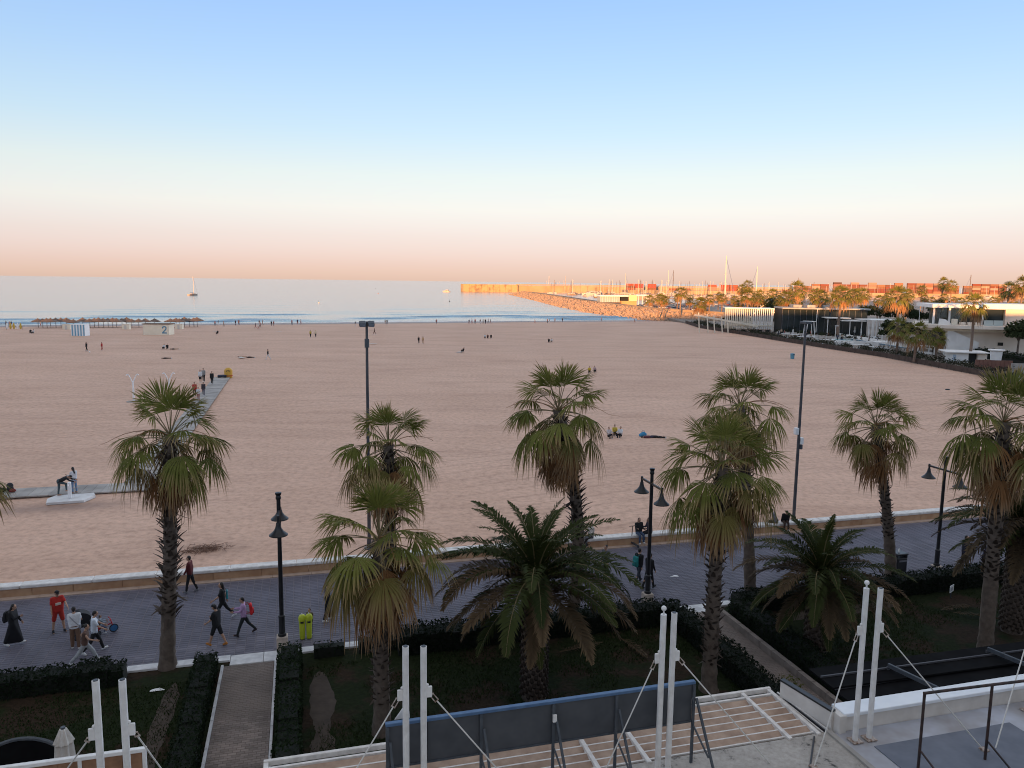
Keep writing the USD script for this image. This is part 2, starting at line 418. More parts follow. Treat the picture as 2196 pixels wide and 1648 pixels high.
# sea: a wave sheet near the shore, an open sheet beyond
rng = np.random.default_rng(5)
al = np.linspace(-420, 520, 190)
ou = np.concatenate([np.linspace(-4, 90, 150), np.linspace(91.5, 260, 80)])
AL, OU = np.meshgrid(al, ou, indexing='ij')
bend = (meshkit.fbm(np.stack([AL / 70, OU / 60, 0 * AL], -1), 3, 11) - 0.5) * 16
ph = OU + bend
amp = meshkit.fbm(np.stack([AL / 42, OU / 12, 0 * AL + 3], -1), 3, 12)
amp = np.clip((amp - 0.40) * 4.2, 0, 1.0)
swell = np.zeros_like(OU)
for c0, wd, hh in ((6, 1.2, .28), (15, 1.5, .42), (25, 1.8, .45), (36, 2.0, .42), (49, 2.3, .36), (64, 2.6, .30), (82, 3.0, .25), (104, 3.5, .2), (130, 4, .17), (160, 4.5, .14), (195, 5, .12)):
    swell += 1.3 * hh * np.exp(-((ph - c0) / wd) ** 2) * amp
Z = -1.0 + swell * np.clip((260 - OU) / 60, 0, 1)
PW = SHORE_A + AL[..., None] * _sd + OU[..., None] * _sn
PW[..., 2] = Z
n0, n1 = AL.shape
ii, jj = np.meshgrid(np.arange(n0 - 1), np.arange(n1 - 1), indexing='ij')
q = np.stack([ii * n1 + jj, (ii + 1) * n1 + jj, (ii + 1) * n1 + jj + 1, ii * n1 + jj + 1], -1).reshape(-1, 4)
near = MB().add(PW.reshape(-1, 3), q)


def shp(a, o, z=-1.0):
    p = SHORE_A + a * _sd + o * _sn
    return np.array([p[0], p[1], z])


s = near
far = 50000.0
s.quad(shp(-far, 260), shp(far, 260), shp(far, far), shp(-far, far))
s.quad(shp(-far, -4), shp(-420, -4), shp(-420, 260), shp(-far, 260))
s.quad(shp(520, -4), shp(far, -4), shp(far, 260), shp(520, 260))
s.build('sea', SEA, smooth=True, kind='structure')

# foam lines that break on the shore
fm = MB()
for o0, wmax, thr, sd in ((0.6, 1.6, 0.30, 1), (7.5, 1.0, 0.50, 2), (16.5, 0.9, 0.58, 3)):
    a = np.arange(-330, 330, 1.5)
    nz = meshkit.fbm(np.stack([a / 14, a * 0 + sd, a * 0], -1), 3, 20 + sd)
    wob = (meshkit.fbm(np.stack([a / 25, a * 0 + sd, a * 0], -1), 3, 40 + sd) - 0.5) * 5
    wdt = np.clip((nz - thr) * 5, 0, 1) * wmax
    zz = -0.985 if sd == 1 else -0.9
    for k in range(len(a) - 1):
        if wdt[k] + wdt[k + 1] > 0.05:
            fm.quad(shp(a[k], o0 + wob[k] - wdt[k] / 2, zz), shp(a[k + 1], o0 + wob[k + 1] - wdt[k + 1] / 2, zz), shp(a[k + 1], o0 + wob[k + 1] + wdt[k + 1] / 2, zz + .03), shp(a[k], o0 + wob[k] + wdt[k] / 2, zz + .03))
fm.build('sea_foam', FOAM, label='white foam lines where small waves break along the shore', cat='foam', kind='stuff')

# ---------------------------------------------------------------- promenade with its pavers
PV0, PV1 = 29.55, 37.25
prom = MB()
prom.quad(W(-60, PV0, 0.02), W(90, PV0, 0.02), W(90, PV1, 0.02), W(-60, PV1, 0.02))
px_ = UsdGeom.Xform.Define(stage, '/World/promenade').GetPrim()
_used[('/World', 'promenade')] = 1
keys(px_, kind='structure')
prom.build('paving_bed', JOINT, px_)
PU, PVs = 0.36, 0.18
slots = []
for i, u0 in enumerate(np.arange(-34, 74, PU)):
    for j, v0 in enumerate(np.arange(PV0 + 0.02, PV1 - PVs, PVs)):
        slots.append((u0, v0))
rng = np.random.default_rng(1)


def block(u0, v0, du, dv, z0, z1, gap=0.012, bev=0.008):
    a, b, c_, d_ = u0 + gap / 2, v0 + gap / 2, u0 + du - gap / 2, v0 + dv - gap / 2
    lo = [W(a, b, z0), W(c_, b, z0), W(c_, d_, z0), W(a, d_, z0)]
    hi = [W(a + bev, b + bev, z1), W(c_ - bev, b + bev, z1), W(c_ - bev, d_ - bev, z1), W(a + bev, d_ - bev, z1)]
    return lo + hi, [[4, 5, 6, 7], [0, 1, 5, 4], [1, 2, 6, 5], [2, 3, 7, 6], [3, 0, 4, 7]]


def showing(u0, v0, z=0.0):
    x, y = project(W(u0, v0, z))
    return 0 < x < 2196 and 0 < y < 1648


order = sorted((s_ for s_ in slots if showing(*s_)), key=lambda s_: np.hypot(*(W(*s_)[:2])))[:300]
chosen = set(order)
rest = MB()
for s_ in slots:
    z1 = 0.033 + rng.uniform(-0.003, 0.003)
    v_, f_ = block(*s_, PU, PVs, 0.021, z1, gap=0.02)
    if s_ in chosen:
        MB().add(v_, f_).build('paver', PAVER, px_)
    else:
        rest.add(v_, f_)
rest.build('paving', PAVER, px_, kind='stuff')

# low sea wall of sandstone with a pale coping
lw = thing('sea_wall', 'long low sandstone wall with pale coping between promenade and sand', 'wall', W(0, 37.8), ANGD)
rng = np.random.default_rng(2)
u0 = -40.0
while u0 < 80:
    L = rng.uniform(1.5, 2.3)
    MB().box((u0 + .006, -0.22, 0.0), (u0 + L - .006, 0.12, 0.40 + rng.uniform(-.004, .004)), 0.012).build('wall_stone', STONE, lw)
    u0 += L
u0 = -40.0
while u0 < 80:
    L = rng.uniform(2.6, 3.3)
    o = rng.uniform(-.006, .006)
    MB().box((u0 + .005, -0.27 + o, 0.405), (u0 + L - .005, 0.28 + o, 0.56), 0.03).build('coping_stone', CAPSTONE, lw)
    u0 += L
u0 = -40.0
while u0 < 80:
    L = rng.uniform(1.8, 2.2)
    MB().box((u0 + .006, -0.55, 0.0), (u0 + L - .006, -0.225, 0.06), 0.008).build('ledge_stone', LEDGE, lw)
    u0 += L

# white kerb strip on the garden side
kx = UsdGeom.Xform.Define(stage, '/World/pavement_kerb').GetPrim()
keys(kx, kind='structure')
u0 = -34.0
while u0 < 74:
    L = 1.2
    onpath = any(a - .3 < u0 + L / 2 < b + .3 for a, b in ((-3.05, -1.2), (15.9, 17.5)))
    v0 = 28.75 if onpath else 29.1
    vv_, ff_ = block(u0, v0, L, PV0 - v0, 0.0, 0.04 if onpath else 0.07, 0.012, 0.012)
    MB().add(vv_, ff_).build('kerb_stone', WHITE_KERB, kx)
    u0 += L


# brick paths from the promenade to the restaurants
PATHWALL = worn('path_wall_stone', (.20, .165, .145), (.29, .245, .215), 2.5, .9, .3, 16, space='world')


def brick_path(ua, ub, v0, v1, singles):
    p = UsdGeom.Xform.Define(stage, '/World/' + numbered('/World', 'brick_path')).GetPrim()
    keys(p, kind='structure')
    MB().quad(W(ua, v0, 0.012), W(ub, v0, 0.012), W(ub, v1, 0.012), W(ua, v1, 0.012)).build('path_bed', PATH_JOINT, p)
    k, r_ = 0, MB()
    for j, vv in enumerate(np.arange(v1 - 0.12, v0, -0.12)):
        for uu in np.arange(ua - (j % 2) * 0.12, ub - 0.05, 0.24):
            x0, x1 = max(uu, ua), min(uu + 0.24, ub)
            if x1 - x0 < 0.04:
                continue
            v_, f_ = block(x0, vv, x1 - x0, 0.12, 0.013, 0.026 + rng.uniform(-.003, .003), gap=0.010, bev=0.004)
            if singles and vv < 24.9 and k < 300 and showing(uu, vv):
                k += 1
                MB().add(v_, f_).build('brick', BRICK, p)
            else:
                r_.add(v_, f_)
    r_.build('brickwork', BRICK, p, kind='stuff')
    for side, uu in (('l', ua - 0.11), ('r', ub)):
        vv = v0
        while vv < v1 - .05:
            hh = 0.09 if not (not singles and side == 'r') else 0.30
            ww = 0.11 if hh < .2 else 0.22
            v_, f_ = block(uu, vv, ww, min(0.8, v1 - vv), 0.0, hh + rng.uniform(-.01, .01), 0.012, 0.01)
            MB().add(v_, f_).build('edging_stone', WHITE_KERB if hh < .2 else PATHWALL, p)
            vv += 0.8
    return p


brick_path(-2.98, -1.2, 14.6, 28.74, True)
brick_path(15.9, 17.3, 16.4, 28.74, False)

# the row of hotels and houses behind the viewpoint, whose shadow lies over the beach
HB = worn('pale_render', (0.62, 0.58, 0.53), (0.7, 0.66, 0.6), 0.5, 0.9, space='world')
spans = [(-330, -250, 16.5), (-249, -170, 15.5), (-169, -95, 16.5), (-94, -28, 16.0), (-27, 30, 17.0), (31, 100, 16.0), (101, 180, 16.6), (181, 260, 16.0), (261, 330, 16.4)]
for k, (a, b, h) in enumerate(spans):
    t = thing('seafront_house', ['long pale seafront house behind the viewpoint', 'hotel of the viewpoint with a flat roof'][k == 4], 'building', W((a + b) / 2, -1.6), ANGD, group=None if k == 4 else 'seafront houses behind the viewpoint')
    hw = (b - a) / 2
    MB().box((-hw, -12, 0), (hw, 0, h - 0.4)).build('wall', HB, t)
    MB().box((-hw - .2, -12.2, h - 0.4), (hw + .2, 0.25, h), 0.03).build('roof', CONCRETE, t)

# worn strips of bare soil beside the hedges
BARE = worn('bare_soil', (0.048, 0.035, 0.026), (0.072, 0.053, 0.04), 2.5, 0.95, 0.5, 14, space='world')
for k, (ca, cb, w_) in enumerate((((0.45, 27.6), (0.40, 19.6), .34), ((-4.55, 28.0), (-4.7, 19.0), .26), ((17.9, 20.9), (23.5, 20.6), .5), ((19.2, 27.4), (26, 27.5), .4))):
    a_, b_ = np.array(ca), np.array(cb)
    n_ = 40
    t_ = (b_ - a_) / np.linalg.norm(b_ - a_)
    s2 = np.array([-t_[1], t_[0]])
    q = MB()
    L_, R2 = [], []
    wob = meshkit.fbm(np.stack([np.arange(n_) / 4.0, np.full(n_, k * 3.0), np.zeros(n_)], -1), 3, 7)
    wob2 = meshkit.fbm(np.stack([np.arange(n_) / 4.0, np.full(n_, k * 3.0 + 40), np.zeros(n_)], -1), 3, 9)
    for i in range(n_):
        c_ = a_ + (b_ - a_) * i / (n_ - 1)
        e_ = w_ * min(1, (i / 6) ** .5, ((n_ - 1 - i) / 6) ** .5)
        L_.append(W(*(c_ + s2 * e_ * (.4 + 1.2 * wob[i])), .008))
        R2.append(W(*(c_ - s2 * e_ * (.4 + 1.2 * wob2[i])), .008))
    for i in range(n_ - 1):
        q.quad(L_[i], L_[i + 1], R2[i + 1], R2[i])
    q.build('bare_soil', BARE, kind='structure')

# ================================================================ palms and hedges
GREEN = leafy('palm_leaf', [(0, (0.10, 0.108, 0.022)), (0.5, (0.165, 0.17, 0.038)), (1, (0.26, 0.245, 0.068))], tip=(0.36, 0.235, 0.115), trans=0.25, tipfrom=0.62)
YELLOWING = leafy('yellowing_palm_leaf', [(0, (0.12, 0.115, 0.03)), (0.5, (0.19, 0.15, 0.045)), (1, (0.26, 0.17, 0.06))], tip=(0.30, 0.19, 0.10), trans=0.2, tipfrom=0.45)
DEAD = leafy('withered_palm_leaf', [(0, (0.15, 0.068, 0.026)), (0.4, (0.30, 0.15, 0.062)), (0.75, (0.44, 0.26, 0.125)), (1, (0.55, 0.38, 0.22))], tip=(0.34, 0.23, 0.14), trans=0.12, tipfrom=0.6)
DATE_GREEN = leafy('date_palm_leaf', [(0, (0.020, 0.030, 0.007)), (0.5, (0.040, 0.050, 0.012)), (1, (0.07, 0.078, 0.022))], tip=(0.09, 0.08, 0.035), trans=0.12, tipfrom=0.75)
DATE_BROWN = leafy('browned_date_palm_leaf', [(0, (0.05, 0.036, 0.02)), (0.5, (0.085, 0.055, 0.03)), (1, (0.14, 0.095, 0.055))], tip=(0.16, 0.11, 0.06), trans=0.1, tipfrom=0.6)
STALK = worn('palm_stalk', (0.14, 0.12, 0.05), (0.22, 0.15, 0.08), 3.0, 0.6)
BARK = worn('palm_bark', (0.07, 0.052, 0.042), (0.15, 0.118, 0.098), 7.0, 0.95, 0.6, 26, dist=0.03)
BARK2 = worn('palm_bark_smooth', (0.085, 0.064, 0.051), (0.145, 0.112, 0.09), 4.0, 0.95, 0.5, 30, dist=0.02)
BOOT = leafy('palm_leaf_stub', [(0, (0.03, 0.022, 0.018)), (0.55, (0.075, 0.056, 0.045)), (1, (0.24, 0.19, 0.155))], trans=0.0, rough=0.9)
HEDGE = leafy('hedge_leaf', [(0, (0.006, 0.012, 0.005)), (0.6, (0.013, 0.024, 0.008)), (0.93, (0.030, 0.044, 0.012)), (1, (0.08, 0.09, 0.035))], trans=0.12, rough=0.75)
HEDGE_CORE = mat('hedge_shade', (0.008, 0.010, 0.006), 0.95)  # near-black tone that paints the shade inside a hedge
GRASS = leafy('grass_blade', [(0, (0.012, 0.022, 0.006)), (0.6, (0.024, 0.044, 0.010)), (1, (0.055, 0.062, 0.020))], trans=0.15)


def unit(a):
    return a / (np.linalg.norm(a, axis=-1, keepdims=True) + 1e-12)


def fan_frond(mb, rng, org, az, el, Lp, Lb, sag, thmax, nseg, fold, droop, stalk, ns=5, ragged=0.0):
    """one fan leaf: a stalk that bends under its own weight and a folded blade of narrow rays with hanging tips"""
    d0 = np.array([math.cos(az) * math.cos(el), math.sin(az) * math.cos(el), math.sin(el)])
    s_ = np.linspace(0, 1, 6)
    p = org + Lp * (s_[:, None] * d0 - sag * (s_ ** 2)[:, None] * E3)
    stalk.tube(p, np.linspace(0.024, 0.012, 6), 4, cap=False)
    t = unit(p[-1] - p[-2])
    t = unit(t - E3 * sag * 0.35)
    l = np.array([-math.sin(az), math.cos(az), 0])
    l = unit(l + rng.normal(0, 0.15, 3))
    l = unit(l - t * (l @ t))
    nrm = np.cross(t, l)
    if nrm[2] < 0 and el > -0.6:
        nrm = -nrm
    th = np.linspace(-thmax, thmax, nseg)
    dth = th[1] - th[0]
    rs = np.linspace(0.05, 1.0, ns)
    wf = np.interp(rs, [0, 0.5, 0.75, 1.0], [1.0, 0.98, 0.55, 0.05])
    L = Lb * (0.80 + 0.20 * np.cos(th)) * (1 + rng.normal(0, 0.05, nseg))
    if ragged:
        L = L * np.where(rng.random(nseg) < ragged, rng.uniform(0.35, 0.8, nseg), 1)
    dirs = np.cos(th)[:, None] * t + np.sin(th)[:, None] * l - np.abs(np.sin(th))[:, None] * fold * nrm + rng.normal(0, 0.03, (nseg, 3))
    dirs = unit(dirs)
    e = unit(-np.sin(th)[:, None] * t + np.cos(th)[:, None] * l)
    dr = droop * (1 + rng.normal(0, 0.3, nseg))
    r = rs[None, :] * L[:, None]
    over = np.clip(rs - 0.40, 0, 1)
    c = p[-1] + r[..., None] * dirs[:, None, :]
    c = c - (dr[:, None] * L[:, None] * (over ** 1.45)[None, :])[..., None] * E3
    # a ray that hangs down keeps its length
    c[:, :, :2] -= (dirs[:, None, :2] * (r * np.clip(dr, 0, 2)[:, None] * over[None, :] * 0.28)[..., None])
    half = np.minimum(r * abs(dth) * 0.5, 0.45 * L[:, None] * abs(dth)) * wf[None, :] * 1.04
    left = c - e[:, None, :] * half[..., None]
    right = c + e[:, None, :] * half[..., None]
    mid = c + nrm * (half * 0.35)[..., None]
    v = np.stack([left, mid, right], 2).reshape(-1, 3)
    a = np.broadcast_to(rs[None, :, None], (nseg, ns, 3)).ravel()
    i, j, k = np.meshgrid(np.arange(nseg), np.arange(ns - 1), np.arange(2), indexing='ij')
    b = (i * ns + j) * 3 + k
    q = np.stack([b, b + 1, b + 4, b + 3], -1).reshape(-1, 4)
    mb.add(v, q, a)


def palm_trunk(rng, base_r, top_r, pts, boots_from, boots_to, boot_len, t, dens=1.0):
    """a tapered trunk along pts, and the stubs of old leaves around its upper part"""
    P_ = np.asarray(pts, float)
    h = P_[-1][2]
    z = np.linspace(0, h, 60)
    cx, cy = np.interp(z, P_[:, 2], P_[:, 0]), np.interp(z, P_[:, 2], P_[:, 1])
    flare = base_r * 0.30 * np.exp(-z / 0.35)
    r = base_r + (top_r - base_r) * (z / h) ** 0.8 + flare + 0.012 * np.sin(z * 38) + rng.normal(0, 0.008, 60)
    tb = MB()
    n = 14
    ang = np.arange(n) * 2 * np.pi / n
    rr = r[:, None] * (1 + rng.normal(0, 0.03, (60, n)))
    v = np.stack([cx[:, None] + rr * np.cos(ang), cy[:, None] + rr * np.sin(ang), np.broadcast_to(z[:, None], (60, n))], -1)
    i, j = np.meshgrid(np.arange(59), np.arange(n), indexing='ij')
    q = np.stack([i * n + j, i * n + (j + 1) % n, (i + 1) * n + (j + 1) % n, (i + 1) * n + j], -1).reshape(-1, 4)
    tb.add(v.reshape(-1, 3), q)
    trunk = tb.build('trunk', BARK2, t, smooth=True)
    bm = MB()
    k, zz = 0, boots_from
    while zz < boots_to:
        a = k * 2.39996 + rng.normal(0, 0.15)
        x, y, rad = np.interp(zz, z, cx), np.interp(zz, z, cy), np.interp(zz, z, r)
        o = np.array([math.cos(a), math.sin(a), 0])
        s = np.array([-math.sin(a), math.cos(a), 0])
        ln = boot_len * rng.uniform(0.6, 1.35)
        out = rng.uniform(0.25, 0.9)
        up = unit(o * out + E3 * rng.uniform(0.35, 1.0) * (1 if rng.random() > 0.12 else -0.8) + s * rng.normal(0, 0.25))
        b0 = np.array([x, y, zz]) + o * (rad - 0.03)
        m_ = b0 + up * ln * 0.55 + o * 0.02
        e_ = b0 + up * ln + o * ln * 0.25
        w = 0.085 * rng.uniform(0.7, 1.3)
        vv = [b0 - s * w, b0 + s * w, m_ - s * w * .7, m_ + s * w * .7, e_ - s * w * .28, e_ + s * w * .28, b0 + o * .035, m_ + o * .04]
        bm.add(vv, [[0, 6, 7], [0, 7, 2], [6, 1, 3], [6, 3, 7], [2, 7, 4], [7, 3, 5], [7, 5, 4], [0, 2, 3], [0, 3, 1], [2, 4, 5], [2, 5, 3]])
        k += 1
        zz += 0.028 / dens
    bm.build('leaf_stub', BOOT, trunk, kind='stuff')
    return trunk


def fan_palm(name, label, base, heart, seed, size=1.0, bulge=None, boots=0.35, nfr=50, base_r=0.27, boot_len=0.26, group=None, skirt=1.0, lod=1, dead=0.54):
    rng = np.random.default_rng(seed)
    base = np.asarray(base, float)
    t = thing(name, label, 'palm tree', base, 0, group)
    hv = np.asarray(heart, float) - base
    h = hv[2]
    b1 = np.zeros(3) if bulge is None else np.asarray(bulge, float)
    zs = np.linspace(0, 1, 12)
    pts = [np.array([hv[0] * s ** 1.3 + b1[0] * math.sin(math.pi * s), hv[1] * s ** 1.3 + b1[1] * math.sin(math.pi * s), h * s]) for s in zs]
    palm_trunk(rng, base_r, 0.20 * size, pts, h * boots, h - 0.25, boot_len, t)
    top = np.array([hv[0], hv[1], h])
    for k in range(nfr):
        fr = (k + 0.5) / nfr
        az = k * 2.39996 + rng.normal(0, 0.2)
        mb, st = MB(), MB()
        if fr < dead:
            q = fr / dead
            el = math.radians(82 - 112 * q ** 0.9 + rng.normal(0, 7))
            Lp = size * (1.0 + 0.40 * min(1, q * 2)) * rng.uniform(0.85, 1.12)
            Lb = size * rng.uniform(.95, 1.2)
            sag = 0.06 + 0.26 * q
            fan_frond(mb, rng, top + np.array([0, 0, 0.05 - 0.25 * q]), az, el, Lp, Lb, sag, math.radians(rng.uniform(62, 80) + 28 * min(1, q * 2)), 30, 0.15 + 0.30 * q, 0.24 + 0.95 * q * rng.uniform(0.7, 1.3), st)
            old = q > 0.72 and rng.random() < 0.6
            f = mb.build('frond', YELLOWING if old else GREEN, t, attr='tip', label='yellowing fan frond' if old else None)
        else:
            q = (fr - dead) / (1 - dead)
            el = math.radians(-8 - 42 * q + rng.normal(0, 8))
            Lp = size * rng.uniform(0.55, 1.0)
            Lb = size * rng.uniform(0.7, 1.1)
            fan_frond(mb, rng, top + np.array([0, 0, -0.20 - 0.5 * q * skirt]), az, el, Lp, Lb, 0.55 + 0.5 * q, math.radians(rng.uniform(55, 85)), 24, 0.55, 0.75, st, ragged=0.3)
            f = mb.build('frond', DEAD if q > 0.25 or rng.random() < 0.6 else YELLOWING, t, attr='tip', label='withered brown frond')
        st.build('stalk', STALK, f)
    # thin flower stalks that reach out past the crown
    for k in range(3):
        az, st = rng.uniform(0, 6.28), MB()
        s_ = np.linspace(0, 1, 8)
        d = np.array([math.cos(az) * .8, math.sin(az) * .8, .45])
        pp = top + (2.5 * size) * (s_[:, None] * d - 0.45 * (s_ ** 2)[:, None] * E3)
        st.tube(pp, np.linspace(.018, .006, 8), 4, cap=False)
        for m_ in range(5):
            o = pp[3 + m_ % 5]
            st.tube([o, o + np.array([rng.normal(0, .2), rng.normal(0, .2), -.15]) + d * .25], [.008, .003], 3, cap=False)
        st.build('flower_stalk', DEAD, t)
    return t


def date_frond(mb, st, rng, org, az, el, L, bend, npair=56):
    """one feather leaf: an arching rib with two rows of leaflets"""
    n = 14
    s = np.linspace(0, 1, n)
    ang = el - bend * s ** 1.25
    dz = np.stack([np.cos(ang) * math.cos(az), np.cos(ang) * math.sin(az), np.sin(ang)], -1)
    swing = rng.normal(0, 0.12)
    dz[:, 0] += -math.sin(az) * swing * s
    dz[:, 1] += math.cos(az) * swing * s
    p = org + np.cumsum(np.vstack([[0, 0, 0], dz[:-1]]), 0) * L / (n - 1)
    st.tube(p, np.linspace(0.03, 0.006, n), 4, cap=False)
    ls = np.repeat(np.linspace(0.12, 0.99, npair), 2)
    side = np.tile([1.0, -1.0], npair)
    m = len(ls)
    o = np.stack([np.interp(ls, s, p[:, k]) for k in range(3)], -1)
    t = unit(np.stack([np.interp(ls, s, dz[:, k]) for k in range(3)], -1))
    l = np.array([-math.sin(az), math.cos(az), 0.0])
    up = unit(np.cross(t, np.broadcast_to(l, t.shape)))
    up *= np.sign(up[:, 2:] + 1e-6) if el > -0.3 else 1
    ln = L * 0.155 * np.sin(np.pi * np.clip(ls * 0.86 + 0.13, 0, 1)) ** 0.7 * rng.uniform(0.8, 1.15, m)
    d = unit(t * (0.45 + 0.5 * ls)[:, None] + side[:, None] * l * rng.uniform(0.7, 1.0, m)[:, None] + up * rng.uniform(0.1, 0.6, m)[:, None])
    w = unit(np.cross(d, up)) * 0.026 * (L / 3)
    tip = o + d * ln[:, None] - E3 * (ln * rng.uniform(0.12, 0.4, m))[:, None]
    md = o + d * (ln * 0.5)[:, None]
    v = np.stack([o - w * .5, o + w * .5, md - w, md + w, tip], 1).reshape(-1, 3)
    b = np.arange(m)[:, None] * 5
    f = np.concatenate([b + [0, 1, 3], b + [0, 3, 2], b + [2, 3, 4]], 0)
    mb.add(v, f, np.tile([0, 0, .5, .5, 1.0], m) * 0.5 + np.repeat(ls, 5) * 0.5)


def date_palm(label, base, heart_z, seed, L=3.3, nfr=58, brown=0.5, trunk_r=0.42):
    rng = np.random.default_rng(seed)
    t = thing('date_palm', label, 'palm tree', base)
    h = heart_z
    pts = [np.array([0, 0, h * s]) for s in np.linspace(0, 1, 8)]
    tb = MB()
    n, rows = 16, 26
    z = np.linspace(0, h + .1, rows)
    r = trunk_r * (1 + 0.12 * np.sin(np.linspace(0, 3, rows))) * np.where(z > h - .4, .8, 1)
    tb.lathe(np.stack([r, z], -1), n)
    tr = tb.build('trunk', BARK, t, smooth=True)
    bm = MB()
    k, zz = 0, 0.1
    while zz < h:
        a = k * 2.39996
        o = np.array([math.cos(a), math.sin(a), 0]); s = np.array([-math.sin(a), math.cos(a), 0])
        c = o * trunk_r * 1.02 + E3 * zz
        w = 0.085
        vv = [c - s * w, c + s * w, c + o * .09 + E3 * .05 - s * .045, c + o * .09 + E3 * .05 + s * .045, c + E3 * .17 - s * .05, c + E3 * .17 + s * .05, c - E3 * .08]
        bm.add(vv, [[6, 1, 3], [6, 3, 2], [6, 2, 0], [2, 3, 5], [2, 5, 4], [0, 2, 4], [1, 5, 3]])
        k += 1
        zz += 0.014
    bm.build('leaf_stub', BOOT, tr, kind='stuff')
    for k in range(nfr):
        q = (k + .5) / nfr
        az = k * 2.39996 + rng.normal(0, .15)
        el = math.radians(82 - 98 * q ** 0.9 + rng.normal(0, 6))
        mb, st = MB(), MB()
        LL = L * rng.uniform(.88, 1.08) * (0.72 + 0.28 * min(1, q * 2.2)) * (1 - .22 * max(0, q - .6) / .4)
        date_frond(mb, st, rng, E3 * (h - .25 * q), az, el, LL, math.radians(30 + 58 * (1 - abs(q - .45) * 1.25)) * rng.uniform(.75, 1.2))
        old = q > 1 - brown and rng.random() < .75
        f = mb.build('frond', DATE_BROWN if old else DATE_GREEN, t, attr='tip', label='browned lower frond' if old else None)
        st.build('rib', STALK if not old else DATE_BROWN, f)
    return t


# promenade row and garden row of fan palms: foot (u, v), heart of the crown in the photograph, look
PALMS = [
    ('fan palm at the kerb left of the promenade, its trunk shaggy with old leaf stubs', (-5.0, 29.25), (365, 935), 11, dict(boots=0.22, boot_len=0.34, size=1.02, bulge=(.10, 0, 0), skirt=.8)),
    ('fan palm at the kerb half hidden behind the nearer palm beside the pruned lamp', (3.3, 29.25), (833, 955), 12, dict(boots=0.5, size=.95)),
    ('tall fan palm with a curved shaggy trunk rising behind the date palm', (10.9, 29.3), (1197, 880), 13, dict(boots=0.25, boot_len=.34, size=1.08, bulge=(.45, .1, 0), skirt=1.3)),
    ('fan palm at the kerb standing behind the nearer palm right of the bell lamp', (19.5, 29.3), (1587, 870), 14, dict(boots=0.4, size=1.0)),
    ('slim fan palm between the tall light mast and the right bell lamp', (27.2, 29.3), (1878, 912), 15, dict(boots=0.3, boot_len=.14, size=.93)),
    ('big fan palm in the middle garden with a thick brown skirt', (2.25, 23.1), (813, 1155), 16, dict(boots=0.16, boot_len=.18, size=1.04, skirt=1.0, nfr=56)),
    ('broad fan palm in front of another, trunk beside the right brick path', (13.75, 22.9), (1548, 1000), 17, dict(boots=0.12, boot_len=.2, size=1.06, skirt=1.0, nfr=58)),
    ('fan palm cut by the right edge of the view, smooth foot and shaggy upper trunk', (25.7, 22.6), (2152, 905), 18, dict(boots=0.33, boot_len=.28, size=1.15, skirt=1.1)),
    ('fan palm left of the view, only withered leaf tips showing', (-14.3, 29.3), (-152, 1010), 19, dict(boots=0.3, size=1.05)),
]
for lab, (u, v), (hx, hy), seed, kw in PALMS:
    b = W(u, v)
    hu, hz_ = onv(hx, hy, v)
    fan_palm('fan_palm', lab, b, W(hu, v, hz_), seed, **kw)
DATES = [('large dark date palm spreading over the middle garden', (7.55, 23.9), 4.35, 21, dict(L=4.1, nfr=60)),
         ('smaller date palm behind the right brick path', (19.4, 24.5), 3.1, 22, dict(L=3.6)),
         ('date palm with withered left fronds behind the rightmost fan palm', (28.6, 24.0), 4.6, 23, dict(L=3.9, brown=.6, nfr=48))]
for lab, (u, v), hz_, seed, kw in DATES:
    date_palm(lab, W(u, v), hz_, seed, **kw)


